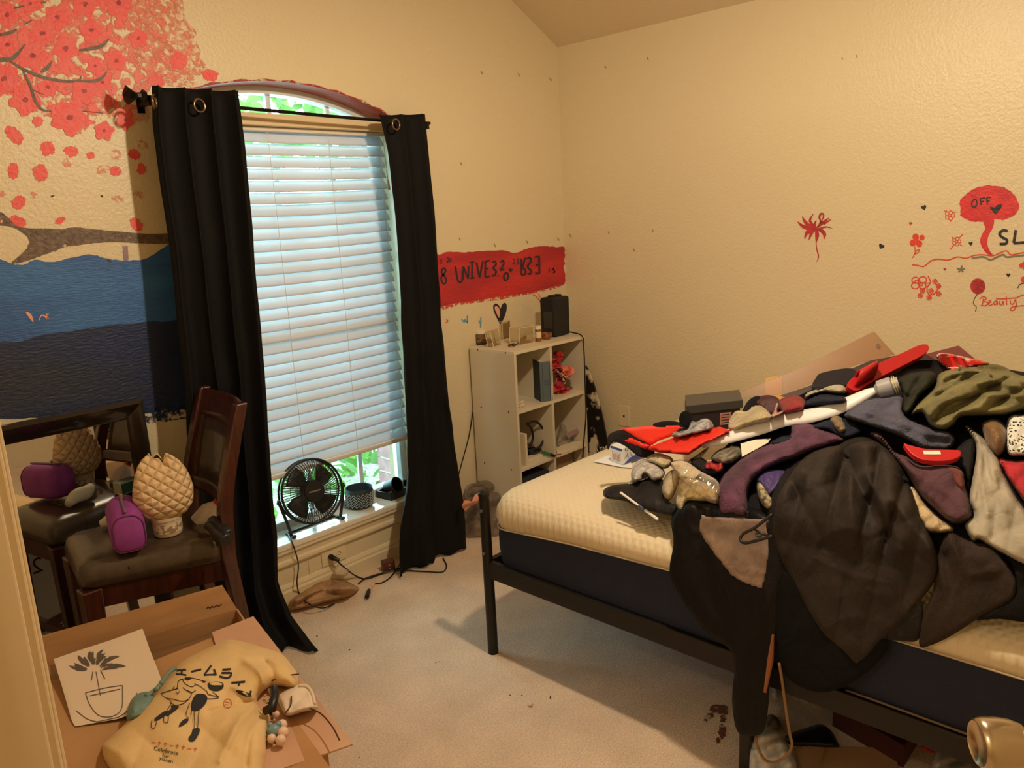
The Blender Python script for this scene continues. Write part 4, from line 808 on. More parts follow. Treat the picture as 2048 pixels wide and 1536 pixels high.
drape('tan_sock', [(1322, 980), (1328, 956), (1340, 942), (1352, 940), (1360, 950), (1354, 976), (1344, 996), (1332, 1000)], HEAP, cloth('tan_knit', (170, 138, 96), .95, bump=.6), 'rolled tan sock standing at the black shorts', 'sock', layer=2, puff=.045, rim=14, folds=(60, 22, .005), step=3, **G_)
drape('buff_plush', [(1354, 1016), (1352, 990), (1362, 964), (1384, 956), (1416, 968), (1442, 984), (1440, 1000), (1400, 1004), (1376, 1004), (1366, 1022)], HEAP, cloth('buff_plush', (192, 156, 100), .95, bump=.7, bscale=220, sheen=.4), 'buff plush paw under the clear plastic bag', 'plush toy', layer=2, puff=.04, rim=14, folds=(30, 26, .006), step=3, **G_)
m_bag = film('clear_bag', (244, 234, 216), fac=.26, rough=.2)
drape('plastic_bag', [(1340, 926), (1356, 920), (1374, 922), (1400, 940), (1438, 964), (1436, 1008), (1402, 996), (1372, 972), (1352, 948)], HEAP, m_bag, 'crumpled clear plastic bag in front of the purple towel', 'plastic bag', layer=9, puff=.045, rim=8, folds=((40, 22, .016), (-40, 30, .012)), crumple=.012, cs=9, step=3)
drape('grey_camo_cloth', [(1422, 916), (1434, 902), (1456, 893), (1479, 893), (1482, 912), (1466, 926), (1448, 930), (1430, 924)], HEAP, cloth('camo_grey', (130, 108, 78), .95, var=.55, vscale=40), 'grey mottled cloth between white blade and purple towel', 'cloth', layer=4, puff=.03, folds=(40, 16, .01), step=3, **G_)
drape('black_pouch', [(1376, 924), (1396, 912), (1420, 926), (1446, 936), (1448, 946), (1420, 952), (1394, 940)], HEAP, cloth('black_pouch', (28, 22, 20), .8), 'small black pouch behind the clear plastic bag', 'pouch', layer=3, puff=.03, step=3, **G_)
drape('red_beads', [(1407, 930), (1418, 922), (1432, 926), (1444, 924), (1448, 938), (1436, 946), (1422, 940), (1412, 940)], HEAP, mat('red_gloss', alb((150, 26, 30)), rough=.2), 'glossy red trinket lying on the black pouch', 'trinket', layer=6, puff=.03, rim=6, folds=(0, 16, .012), step=2)
drape('white_tissue', [(1372, 926), (1396, 908), (1412, 896), (1420, 890), (1414, 902), (1396, 922), (1380, 932)], HEAP, cloth('white_tissue', (214, 186, 148), 1), 'white folded tissue below the red foam sheet', 'tissue', layer=4, puff=.02, step=3)
drape('black_hat', [(1215, 876), (1222, 866), (1240, 860), (1262, 860), (1282, 872), (1300, 888), (1310, 912), (1280, 914), (1250, 892), (1226, 884), (1216, 900)], HEAP, cloth('black_cap', (30, 24, 22), .8), 'black cap behind the white and blue carton', 'hat', layer=1, puff=.03, rim=10, step=3, **G_)
drape('black_shoe', [(1306, 852), (1318, 844), (1344, 842), (1366, 848), (1380, 866), (1368, 874), (1340, 872)], HEAP, cloth('black_rubber', (22, 18, 18), .8), 'black shoe half hidden under the red foam sheet', 'shoe', layer=3, puff=.04, step=3)
drape('black_pompom', [(1358, 842), (1362, 826), (1374, 822), (1384, 832), (1382, 850), (1368, 856)], HEAP, cloth('black_fluff', (16, 14, 14), .8, bump=1), 'black fluffy ball leaning on the shoe box', 'pompom', layer=5, puff=.06, rim=14, step=2)
drape('grey_sock', [(1340, 868), (1356, 862), (1376, 858), (1380, 842), (1392, 844), (1404, 838), (1416, 838), (1426, 848), (1424, 860), (1400, 868), (1380, 872), (1356, 878)], HEAP, cloth('grey_white_knit', (170, 150, 130), .95, var=.5, vscale=40), 'grey and white ankle sock on the red foam sheet', 'sock', layer=11, puff=.03, rim=7, folds=(20, 18, .008), step=3, **G_)
# rigid things in the heap ------------------------------------------------------------
m_foam = mat('red_foam', alb((226, 44, 20), 1.0), rough=.6, bump=.05, bscale=800)
drape('red_foam_sheet', [(1241, 857), (1300, 852), (1358, 848), (1372, 856), (1345, 872), (1317, 882), (1303, 891), (1276, 880)], HEAP, m_foam, 'flat bright red foam sheet on the far side of the carton', 'foam sheet', layer=8, puff=.03, rim=2, crumple=.002, step=4, smooth_outline=False)
drape('red_foam_sheet', [(1243, 882), (1262, 872), (1303, 892), (1345, 876), (1400, 862), (1440, 853), (1468, 865), (1440, 876), (1404, 893), (1377, 910), (1317, 905), (1270, 893)], HEAP, mat('red_foam_b', alb((202, 34, 18), 1.0), rough=.6), 'curled darker red foam sheet under the white blade', 'foam sheet', layer=9, puff=.02, rim=2, crumple=.003, folds=(30, 110, .01), step=4, smooth_outline=False)
# shoe box
sb0 = on(2, .875, 1372, 812); sb1 = on(2, .875, 1486, 800); sbb = on(2, .875, 1424, 783)
uu = (sb1-sb0); vv = (sbb-sb0); vv = vv-uu*(vv.dot(uu)/uu.length_squared*.6); vv = vv.normalized()*.17
sbx = thing('shoe_box', 'black shoe box with a grey lid resting on the heap', 'box', tuple(sb0+Vector((0, 0, -.11))))
obox('body', sb0+Vector((.004, .004, -.105)), uu*.96, vv*.96, (0, 0, .085), mat('box_black', alb((34, 24, 24), .8), rough=.5), sbx, bevel=.002)
obox('lid', sb0+Vector((0, 0, -.03)), uu, vv, (0, 0, .03), mat('box_lid', alb((58, 50, 42), .9), rough=.35), sbx, bevel=.002)
_nv = uu.cross(Vector((0, 0, 1))).normalized()
def onface(a, b): return sb0+uu*a+Vector((0, 0, -.105))+Vector((0, 0, .075))*b+Vector((.004, .004, 0))+_nv*.0012*(1 if _nv.y < 0 else -1)
bm = MB(); bm.add([onface(.60, .25), onface(.80, .25), onface(.80, .85), onface(.60, .85)], [(0, 1, 2, 3)]); bm.build('label', mat('box_label', alb((176, 110, 86)), rough=.6), sbx, label='small pinkish sticker')
bm = MB()
for k in range(4): bm.add([onface(.62, .34+.13*k), onface(.77, .34+.13*k), onface(.77, .38+.13*k), onface(.62, .38+.13*k)], [(0, 1, 2, 3)])
for v in range(len(bm.v)): bm.v[v] = tuple(Vector(bm.v[v])+_nv*.0006*(1 if _nv.y < 0 else -1))
bm.build('label_print', mat('print_dark', (60, 40, 34), rough=.6), bpy.data.objects['label'])
# white and blue carton
cb = on(2, .645, 1246, 930); cbl = on(2, .645, 1221, 921); cbr = on(2, .645, 1286, 915)
u1 = cbl-cb; v1 = (cbr-cb).normalized()*.13
crt = thing('carton', 'small white carton with blue print standing on the mattress', 'carton', tuple(cb))
m_ctn = mat('carton_white', alb((214, 206, 200)), rough=.5); m_ctb = mat('carton_blue', alb((58, 66, 120)), rough=.5)
obox('body', cb, u1, v1, (0, 0, .062), m_ctn, crt, bevel=.001)
def cface(o, e, a, b, d): return o+e*a+Vector((0, 0, .062*b))+d
nf = Vector((-v1.x, -v1.y, 0)).normalized()*.0008; ns_ = Vector((-u1.x, -u1.y, 0)).normalized()*.0008
bm = MB().add([cface(cb, v1, .02, .02, ns_), cface(cb, v1, .98, .02, ns_), cface(cb, v1, .98, .45, ns_), cface(cb, v1, .3, .3, ns_)], [(0, 1, 2, 3)]).add([cface(cb, u1, .05, .82, nf), cface(cb, u1, .95, .82, nf), cface(cb, u1, .95, .97, nf), cface(cb, u1, .05, .97, nf)], [(0, 1, 2, 3)])
bm.build('blue_print', m_ctb, crt)
bm = MB()
for k in range(7): bm.add([cface(cb, u1, .18+.10*k, .12, nf*1.5), cface(cb, u1, .22+.10*k, .12, nf*1.5), cface(cb, u1, .22+.10*k, .12+.55*(1-.15*(k % 3)), nf*1.5), cface(cb, u1, .18+.10*k, .12+.55*(1-.15*(k % 3)), nf*1.5)], [(0, 1, 2, 3)])
bm.build('small_print', mat('carton_print', alb((170, 90, 70)), rough=.6), crt)
# folded papers
plate('paper_sheet', [(1187, 923), (1216, 911), (1226, 914), (1262, 924), (1264, 936), (1240, 934)], (0, 0, .642), (0, 0, 1), .0012, mat('paper', alb((232, 210, 176)), rough=.8), None, 'folded paper sheet lying under the white carton', 'paper', smooth_outline=False)
# white stick with a blue grip
s0 = on(2, .73, 1241, 985); s1 = on(2, .68, 1316, 1039); sd = s1-s0
st = thing('broken_stick', 'thin white stick with a dark taped middle lying on the mattress', 'stick', tuple(s1))
MB().tube([s0, s0+sd*.55], .0035, 8).build('shaft', mat('stick_white', alb((226, 208, 180)), rough=.4), st); MB().tube([s0+sd*.62, s1], .0045, 8).build('shaft', MATS['stick_white'], st)
MB().tube([s0+sd*.5, s0+sd*.58, s0+sd*.66], [.007, .009, .006], 8).build('tape', mat('tape_blue', alb((60, 60, 72), .9), rough=.4), st, smooth=True)
# long white curved blade with a grey grip
def heapline(pts, up): return [hp(*p)[0]+Vector((0, 0, up)) for p in pts]
bl = thing('plastic_paddle', 'long curved white plastic blade with a grey grip across the heap', 'blade', tuple(hp(1570, 850)[0]))
top_e = [(1404, 890), (1450, 868), (1510, 845), (1570, 826), (1620, 818), (1680, 800), (1730, 780), (1752, 776)]
bot_e = [(1406, 896), (1460, 886), (1520, 870), (1575, 852), (1625, 845), (1685, 826), (1735, 798), (1754, 786)]
pa, pb = hp(1404, 892)[0]+Vector((0, 0, .115)), hp(1753, 781)[0]+Vector((0, 0, .14))
def blpt(x, y):                               # on the plane that holds the blade
    d = (pb-pa).normalized(); n = Vector((-.45, -.25, .85)); n = (n-d*n.dot(d)).normalized(); r = Vector(ray(x, y)); o = Vector((0, 0, HC)); t = (pa-o).dot(n)/r.dot(n); return o+r*t, n
T_ = bez(top_e, 4); B_ = bez(bot_e, 4); rows = [[], [], [], [], []]
for a, b in zip(T_, B_):
    (p, n), (q, _) = blpt(*a), blpt(*b); m_ = (p+q)/2
    rows[0].append(p); rows[1].append((p*.5+m_*.5)+n*.006); rows[2].append(m_+n*.008); rows[3].append((q*.5+m_*.5)+n*.006); rows[4].append(q)
bm = MB(); bm.grid(rows); bm.build('blade', mat('white_plastic', alb((236, 214, 176)), rough=.4), bl, smooth='all', solid=.004)
g0, _n = blpt(1750, 781); g1, _ = blpt(1798, 768); gd = g1-g0
MB().tube([g0, g0+gd*.12, g0+gd*.15, g0+gd*.7, g0+gd*.75, g0+gd], [.012, .02, .026, .028, .022, .022], 16).build('grip', mat('grip_grey', alb((150, 132, 116)), rough=.4), bl, smooth=True)
MB().tube([g0+gd*.78, g0+gd*.82], .027, 16).tube([g0+gd*.86, g0+gd*.9], .027, 16).build('grip_ring', mat('grip_gold', alb((190, 160, 90)), rough=.3), bl)
# red slide sandals
def sandal(name, label, sole, strap, pt, nrm, th, m, strap_h):
    t = thing(name, label, 'sandal', tuple(pt), group='red slide sandals on the heap')
    n = Vector(nrm).normalized(); plate('sole', sole, pt, n, th, m, t, bevel=.003)
    if strap:                                   # an arched band over the foot
        def P(x, y): r = Vector(ray(x, y)); o = Vector((0, 0, HC)); k = (pt-o).dot(n)/r.dot(n); return o+r*k
        a0, a1, b0, b1 = [P(*q) for q in strap]; G = []
        for i in range(13):
            s = i/12; hgt = strap_h*math.sin(math.pi*s)**.6; G.append([a0+(b0-a0)*s+n*(th+hgt), a1+(b1-a1)*s+n*(th+hgt)])
        bm = MB(); bm.grid(G); bm.build('strap', m, t, smooth='all', solid=.006)
    return t
m_slide = mat('red_rubber', alb((178, 26, 24), 1.0), rough=.45)
_p = hp(1760, 760)[0]+Vector((0, 0, .09))
sandal('slide_sandal', 'red rubber slide sandal resting on top of the heap', [(1696, 786), (1690, 776), (1712, 756), (1760, 732), (1800, 714), (1830, 700), (1848, 698), (1852, 708), (1836, 722), (1790, 746), (1740, 772), (1712, 790)],
       [(1704, 784), (1740, 768), (1704, 762), (1740, 742)], _p, (-.35, -.45, .8), .022, m_slide, .045)
_p = hp(1850, 910)[0]+Vector((0, 0, .075))
sd2 = sandal('slide_sandal', 'red rubber slide sandal under the navy towel with a white tag', [(1806, 896), (1816, 898), (1850, 906), (1900, 908), (1918, 910), (1916, 922), (1890, 930), (1850, 929), (1824, 918)], None, _p, (-.3, -.2, .9), .014, m_slide, 0)
plate('tag', [(1846, 902), (1880, 902), (1882, 909), (1848, 909)], _p+Vector((-.3, -.2, .9)).normalized()*.015, (-.3, -.2, .9), .001, mat('tag_white', alb((214, 200, 150)), rough=.5), sd2, smooth_outline=False)
# clear snap folder and boards propped behind the heap
m_vinyl = film('smoky_vinyl', (230, 208, 186), fac=.09, rough=.3)
fo = thing('vinyl_folder', 'see-through brown vinyl folder with a snap propped behind the heap', 'folder', tuple(hp(1600, 790)[0]))
_q = on(0, 2.86, 1700, 720); plate('sheet', [(1464, 794), (1530, 764), (1600, 737), (1748, 663), (1790, 710), (1740, 722), (1690, 738), (1620, 768), (1560, 790)], _q, (-.8, -.35, .45), .002, m_vinyl, fo, smooth_outline=False)
plate('snap', [(1752, 690), (1757, 688), (1761, 692), (1758, 697), (1753, 696)], _q+Vector((-.8, -.35, .45)).normalized()*.003, (-.8, -.35, .45), .004, mat('snap_metal', (190, 180, 170), rough=.2, metal=1), fo)
_q = on(0, 2.9, 1780, 730); plate('dark_folder', [(1560, 792), (1640, 765), (1740, 722), (1800, 710), (1852, 708), (1880, 722), (1800, 748), (1690, 772), (1600, 800)], _q, (-.75, -.4, .5), .004, mat('dark_brown_board', alb((60, 38, 30), .9), rough=.5), None, 'dark brown folder lying behind the red sandal', 'folder', smooth_outline=False)
_q = on(0, 2.95, 1900, 710); plate('maroon_board', [(1850, 709), (1917, 692), (1954, 722), (1890, 730)], _q, (-.8, -.3, .5), .004, mat('maroon_board', alb((110, 46, 36), .9), rough=.6), None, 'maroon board sticking up behind the red wrapper', 'board', smooth_outline=False)
plate('wooden_block', [(1531, 762), (1548, 757), (1566, 758), (1562, 888), (1540, 894)], on(0, 2.9, 1546, 763), (-.8, -.3, .5), .03, mat('block_wood', alb((196, 140, 60)), rough=.6), None, 'small yellow wooden block behind the vinyl folder', 'block', smooth_outline=False)
_q = hp(1660, 762)[0]+Vector((0, 0, .07)); ins_ = plate('black_insole', [(1624, 778), (1630, 760), (1642, 750), (1690, 741), (1710, 746), (1704, 764), (1690, 776), (1660, 780)], _q, (-.4, -.4, .8), .012, mat('insole_black', alb((26, 22, 24), .8), rough=.4), None, 'black shoe insole with faint grey marks under the vinyl folder', 'insole', bevel=.002)
# clothes hanger
m_hang = mat('hanger_black', (24, 20, 18), rough=.4)
_hq = hp(1500, 1060)[0]; _hn = hp(1500, 1060)[1]
def hgp(x, y): r = Vector(ray(x, y)); o = Vector((0, 0, HC)); b = _hq+_hn*.085; t = (b-o).dot(_hn)/r.dot(_hn); return o+r*t
hg = thing('clothes_hanger', 'black plastic clothes hanger lying on the taupe trousers', 'hanger', tuple(_hq))
MB().tube([hgp(*p) for p in bez([(1545, 1028), (1510, 1055), (1486, 1068), (1481, 1080), (1490, 1086), (1510, 1082), (1545, 1072)], 5)], .0042, 8).build('bar', m_hang, hg, smooth='all')
MB().tube([hgp(1507, 1057), hgp(1520, 1066), hgp(1540, 1072)], .003, 6).tube([hgp(*p) for p in bez([(1520, 1066), (1512, 1068), (1516, 1074), (1524, 1070)], 4)], .0025, 6).build('notch_bar', m_hang, hg, smooth='all')
# white card
plate('white_card', [(1481, 888), (1510, 880), (1541, 878), (1536, 886), (1484, 914)], hp(1510, 890)[0]+Vector((0, 0, .06)), (-.3, -.3, .9), .0015, mat('card_white', alb((214, 186, 146)), rough=.7), None, 'white card under the middle of the white blade', 'card', smooth_outline=False)
# ================================================================ PAINT ON THE WALLS
def T(ox, oy, k): return lambda pts: [(ox+x/k, oy+y/k) for x, y in pts]
def wp(name, c, **kw): return mat(name, alb(c, kw.pop('k', 1.0)), rough=kw.pop('rough', .5), bump=kw.pop('bump', .55), bscale=95, **kw)
m_pk = wp('coral_paint', (226, 84, 62), col2=alb((222, 108, 84)), vscale=20)
m_pk_dry = wp('coral_drybrush', (226, 98, 74), alpha=(.45, .58), ascale=36)
m_pk_fade = wp('coral_faded', (222, 118, 84), alpha=(.42, .66), ascale=60)
m_flw = wp('coral_blossom', (224, 66, 54), col2=alb((214, 82, 66)), vscale=30)
m_core = wp('blossom_core', (150, 30, 34))
m_brown = wp('brown_paint', (86, 60, 44), col2=alb((104, 78, 56)), vscale=40)
m_brown_w = wp('brown_wash', (84, 58, 42), col2=alb((112, 84, 58)), vscale=60, alpha=(.26, .40), ascale=70)
m_sea = wp('sea_blue', (52, 92, 126), col2=alb((40, 66, 106)), vscale=3.2, stretch=(.5, 1, 2.5))
m_deep = wp('deep_sea', (36, 36, 42), col2=alb((22, 34, 62)), vscale=2.6, stretch=(.5, 1, 1.6), detail=5)
m_deep_e = wp('deep_sea_edge', (24, 36, 58), alpha=(.42, .56), ascale=50)
m_redp = wp('band_red', (188, 40, 34), col2=alb((160, 30, 32)), vscale=7, stretch=(.4, 1, 2))
m_red_e = wp('band_red_edge', (196, 56, 44), alpha=(.42, .58), ascale=48)
m_ink = wp('ink_paint', (40, 28, 34)); m_inkb = wp('black_paint', (36, 32, 30)); m_inkg = wp('grey_paint', (120, 100, 70))
m_redl = wp('red_line_paint', (204, 56, 36)); m_redd = wp('dark_red_paint', (150, 34, 34), col2=alb((176, 44, 40)), vscale=20)
m_pinkl = wp('pink_paint', (222, 140, 106)); m_teal = wp('teal_paint', (90, 130, 130)); m_mauve = wp('mauve_paint', (140, 104, 98)); m_scuff = wp('scuff', (150, 116, 70))
wb, wr = wall_b, wall_r
TB, TR = wallb_t, wallr_t
# sea in two bands
seatop = [(-60, 516), (0, 520), (27, 529), (48, 529), (71, 520), (109, 524), (153, 513), (186, 509), (213, 516), (252, 522), (295, 515), (328, 494), (350, 486), (385, 480)]
seamid = [(395, 632), (345, 642), (273, 647), (205, 654), (148, 663), (82, 671), (49, 682), (0, 685), (-60, 690)]
def wavy(pts, amp, seed, n=6):
    P = bez(pts, n); return [(p[0], p[1]+amp*(float(fbm(i*.55+seed, seed))+random.uniform(-.5, .5))) for i, p in enumerate(P)]
e_top = wavy(seatop, 2, 1); e_mid = wavy(seamid, 2.5, 2)
paint('painted_sea', e_top+e_mid, TB, m_sea, wb, .0010, smooth=False, label='light blue painted sea band')
e_bot = wavy([(-60, 840), (60, 836), (160, 832), (295, 828), (330, 822), (400, 816)], 4, 5)
paint('painted_deep_sea', [(p[0], p[1]-1) for p in e_mid[::-1]][::-1]+e_bot, TB, m_deep, wb, .0012, smooth=False, label='dark navy painted sea band')
paint('painted_edge', [(280, 815)]+wavy([(280, 838), (300, 846), (330, 842), (370, 838), (398, 836)], 4, 9)+[(398, 808)], TB, m_deep_e, wb, .0014, smooth=False)
# tree: main limb, post, twigs
paint('painted_limb', [(0, 424), (12, 432), (24, 444), (45, 455), (110, 458), (150, 455), (200, 460), (260, 465), (300, 468), (345, 468), (348, 486), (290, 487), (230, 484), (180, 487), (130, 495), (100, 506), (75, 514), (50, 523), (22, 527), (38, 512), (54, 496), (58, 480), (40, 462), (15, 452), (-40, 446), (-40, 412)], TB, m_brown_w, wb, .0016, rough=2.5, n=5, label='painted brown tree limb')
paint('painted_limb', [(10, 440), (45, 457), (110, 460), (200, 463), (300, 470), (345, 471), (346, 480), (280, 480), (180, 480), (110, 490), (70, 505), (62, 480), (45, 462)], TB, m_brown, wb, .0013, rough=2, n=4)
pen('painted_post', [[(250, 492), (252, 520)]], 10, TB, m_mauve, wb, .0018)
paint('painted_canopy', [(-60, -40), (330, -40), (352, 10), (330, 44), (345, 96), (378, 148), (345, 166), (306, 160), (296, 200), (262, 248), (236, 240), (200, 232), (168, 262), (140, 268), (108, 236), (64, 228), (24, 190), (-60, 190)], TB, m_pk_dry, wb, .0011, rough=8, n=6, label='coral pink painted blossom canopy')
paint('painted_canopy', [(-60, -40), (262, -40), (250, 60), (220, 120), (240, 190), (215, 226), (150, 250), (64, 222), (24, 186), (-60, 186)], TB, wp('coral_drybrush_b', (224, 84, 66), alpha=(.49, .56), ascale=24), wb, .0013, rough=8, n=6)
paint('painted_canopy', [(255, -30), (352, -30), (372, 30), (396, 90), (400, 150), (350, 172), (300, 160), (262, 100), (258, 30)], TB, m_pk_fade, wb, .0012, rough=8, n=5)
FL = [(14, 30, 24), (115, 35, 25), (170, 8, 26), (237, 6, 26), (183, 60, 23), (85, 67, 25), (132, 97, 25), (15, 90, 22), (65, 112, 29), (232, 122, 20), (277, 77, 18), (7, 158, 30), (50, 200, 30), (140, 235, 34), (168, 182, 24), (208, 262, 19), (95, 175, 20), (205, 165, 18), (60, 8, 20), (250, 240, 18), (190, 132, 16)]
for i, (x, y, r) in enumerate(FL):
    ol = [(x+r*(1+.16*math.sin(5*a+i)+random.uniform(-.06, .06))*math.cos(a), y+r*(1+.16*math.sin(5*a+i)+random.uniform(-.06, .06))*math.sin(a)) for a in np.linspace(0, 2*math.pi, 19)[:-1]]
    o = paint('painted_blossom', ol, TB, m_flw, wb, .0017+.00004*i, rough=1.5, n=3, seed=i)
    paint('blossom_core', [(x+r*.2*math.cos(a)*random.uniform(.6, 1.3), y+r*.2*math.sin(a)*random.uniform(.6, 1.3)) for a in np.linspace(0, 2*math.pi, 9)[:-1]], TB, m_core, o, .0029)
for i, (x, y, rx, ry, a0, m) in enumerate([(28, 270, 22, 13, .8, 0), (95, 297, 14, 15, 0, 0), (27, 342, 10, 17, 0, 0), (80, 346, 15, 17, 0, 0), (142, 303, 14, 11, .3, 0), (181, 311, 8, 7, 0, 0), (268, 309, 13, 9, .4, 0), (285, 289, 11, 9, .6, 1), (231, 342, 11, 10, 0, 0), (208, 340, 15, 10, 0, 1), (283, 338, 10, 11, 0, 0), (37, 405, 12, 15, .8, 0), (69, 390, 11, 5, .7, 1), (35, 443, 17, 11, .3, 0), (120, 441, 11, 6, -.5, 0), (272, 449, 11, 15, -.6, 0), (236, 399, 12, 6, .3, 1), (276, 390, 10, 8, 0, 1), (134, 326, 10, 9, 0, 1), (232, 310, 11, 10, 0, 1), (3, 388, 8, 6, 0, 1), (75, 243, 11, 10, 0, 0),
        (350, 16, 11, 12, 0, 1), (346, 50, 11, 12, 0, 1), (380, 66, 12, 13, 0, 1), (358, 122, 17, 18, .3, 0), (396, 130, 15, 12, .2, 1), (420, 150, 17, 11, .1, 0), (386, 92, 11, 11, 0, 1), (312, 78, 11, 10, 0, 1), (302, 22, 14, 14, 0, 1), (332, 96, 13, 14, 0, 1), (312, 162, 17, 12, .2, 0), (270, 118, 18, 16, .4, 1), (335, 12, 9, 8, 0, 1), (295, 55, 10, 10, 0, 1), (318, 112, 11, 12, 0, 1), (380, 165, 12, 9, 0, 1), (283, 228, 18, 16, 0, 1)]):
    ol = [(x+math.cos(a0)*rx*math.cos(a)-math.sin(a0)*ry*math.sin(a), y+math.sin(a0)*rx*math.cos(a)+math.cos(a0)*ry*math.sin(a)) for a in np.linspace(0, 2*math.pi, 13)[:-1]]
    paint('painted_petal', ol, TB, (m_flw, m_pk_fade)[m], wb, .0014+.00004*(i % 9), rough=3, n=3, seed=i+40)
pen('painted_twig', [([(-20, 124), (0, 120), (22, 118), (36, 106), (50, 88)], 9), ([(20, 122), (45, 138), (90, 156), (135, 163), (158, 160), (162, 152)], 6), ([(82, 145), (95, 135), (104, 122)], 8), ([(150, 162), (190, 162), (205, 154), (214, 143)], 7), ([(46, 142), (60, 172), (70, 202), (84, 219), (102, 223)], 6), ([(158, 101), (190, 96), (206, 90), (218, 78)], 8), ([(-10, 72), (18, 66), (34, 58)], 7), ([(50, 48), (64, 40)], 7), ([(28, 17), (48, 12)], 10), ([(82, 6), (92, 4)], 8), ([(164, 222), (206, 226)], 4), ([(66, 180), (88, 190)], 4)], 7, TB, m_brown, wb, .0030, taper=True, label='dark brown painted twigs')
pen('painted_scratch', [([(52, 624), (60, 632), (66, 644)], 7), ([(77, 641), (84, 630), (96, 638), (92, 630), (99, 626)], 3), ([(3, 440), (2, 446)], 12)], 4, TB, m_pinkl, wb, .0020, taper=True)
# red band with lettering
c7 = T(860, 470, 3.134)
paint('painted_red_band', c7([(20, 140), (60, 124), (110, 106), (220, 108), (330, 100), (450, 98), (540, 112), (590, 92), (640, 76), (720, 70), (790, 76), (838, 76), (846, 140), (838, 210), (846, 298), (800, 318), (700, 345), (550, 372), (420, 392), (300, 408), (180, 424), (120, 436), (70, 446), (20, 452)]), TB, m_redp, wb, .0012, rough=2, n=5, label='red painted band on the window wall')
paint('painted_edge', c7([(60, 430), (200, 402), (400, 370), (620, 340), (800, 300), (840, 306), (780, 338), (640, 366), (480, 398), (330, 420), (180, 440), (80, 466)]), TB, m_red_e, wb, .0010, rough=4, n=5)
S7 = [[(70, 226), (85, 207), (96, 222), (85, 246), (70, 262), (72, 292), (88, 306), (100, 288), (92, 262), (76, 244), (70, 226)], [(158, 196), (164, 240), (174, 284), (188, 297), (200, 280), (203, 222)], [(207, 284), (207, 198)], [(207, 198), (238, 275)], [(238, 275), (240, 195)], [(262, 170), (262, 270)], [(250, 172), (276, 169)], [(252, 272), (278, 267)],
      [(290, 172), (308, 268)], [(308, 268), (330, 163)], [(345, 165), (345, 264)], [(345, 165), (372, 160)], [(345, 212), (366, 208)], [(345, 264), (374, 258)], [(388, 172), (404, 165), (412, 185), (394, 206), (412, 226), (405, 250), (386, 256)], [(422, 252), (427, 257)], [(441, 172), (454, 160), (461, 178), (448, 204), (439, 222)], [(439, 222), (463, 214)],
      [(470, 238), (460, 262), (472, 285), (488, 266), (483, 240), (470, 238)], [(570, 148), (572, 250)], [(572, 250), (592, 246), (596, 222), (574, 200)], [(578, 200), (594, 142)], [(605, 150), (622, 140), (630, 164), (610, 198), (632, 224), (626, 244), (608, 240)], [(682, 134), (684, 242)], [(682, 134), (656, 138)], [(683, 186), (660, 189)], [(684, 242), (657, 240)]]
pen('painted_lettering', [c7(s) for s in S7], 3.6, TB, m_ink, wb, .0022, label='black painted letters on the red band')
S7b = [[(104, 148), (112, 140), (116, 152), (104, 168), (118, 168)], [(124, 146), (122, 160), (127, 167), (131, 152), (124, 146)], [(62, 158), (72, 156), (66, 166), (73, 174), (62, 182)], [(518, 157), (527, 150), (530, 163), (518, 183)], [(518, 183), (532, 180)], [(541, 150), (555, 150), (546, 163), (556, 174), (541, 184)], [(745, 205), (745, 235)], [(753, 222), (761, 221)], [(776, 205), (768, 212), (780, 226), (770, 236), (784, 232), (770, 218), (776, 205)]]
pen('painted_lettering', [c7(s) for s in S7b], 1.6, TB, m_ink, wb, .0022)
def heart(x, y, s, a=0, rx=1.0):
    P = []
    for t in np.linspace(0, 2*math.pi, 21)[:-1]:
        hx = 16*math.sin(t)**3*rx; hy = -(13*math.cos(t)-5*math.cos(2*t)-2*math.cos(3*t)-math.cos(4*t)); hx, hy = hx*s/16, hy*s/16
        P.append((x+hx*math.cos(a)-hy*math.sin(a), y+hx*math.sin(a)+hy*math.cos(a)))
    return P
paint('painted_heart', [c7([(503, 222)])[0] if False else p for p in heart(*c7([(504, 220)])[0], 4.5, .2)], TB, m_ink, wb, .0022, n=1)
ho = c7([(441, 558), (418, 520), (400, 478), (395, 446), (410, 430), (430, 440), (440, 462), (452, 435), (470, 425), (481, 446), (474, 492), (458, 530)])
paint('painted_heart', ho, TB, m_inkb, wb, .0010, n=3, label='black outlined heart, one half pink')
paint('heart_half', c7([(432, 520), (414, 486), (404, 458), (412, 444), (428, 454), (437, 480)]), TB, m_pinkl, wb, .0014, n=3)
pen('painted_bird', [c7([(198, 528), (214, 546), (220, 530), (234, 550), (233, 505)]), c7([(304, 535), (314, 552), (320, 540)]), c7([(318, 515), (316, 582)])], 2.6, TB, m_teal, wb, .0012)
pen('painted_swirl', [c7([(100, 530), (112, 538), (104, 550), (98, 545)]), c7([(640, 372), (670, 390), (690, 420), (700, 450)]), c7([(680, 368), (690, 390)])], 1.6, TB, m_redl, wb, .0012)
# scuffs
for x, y in ((964, 146), (922, 328), (1101, 160), (1038, 150), (920, 479), (990, 491), (1054, 485), (1116, 479)): pen('wall_scuff', [[(x-2, y-4), (x+random.uniform(-1,1), y), (x+1.5, y+random.uniform(2,4))]], 2.8, TB, m_scuff, wb, .0009, taper=True)
for x, y in ((1296, 118), (1211, 135), (1685, 118), (1714, 113), (1141, 471), (1217, 466), (1306, 462), (1268, 500)): pen('wall_scuff', [[(x-1, y-3), (x+random.uniform(-1,1), y), (x+1.5, y+random.uniform(1,4))]], 2.4, TR, m_scuff, wr, .0009)
pen('wall_scuff', [[(102, 393), (108, 391)], [(202, 391), (205, 394)], [(214, 520), (222, 524)]], 3, TB, m_inkb, wb, .0022)
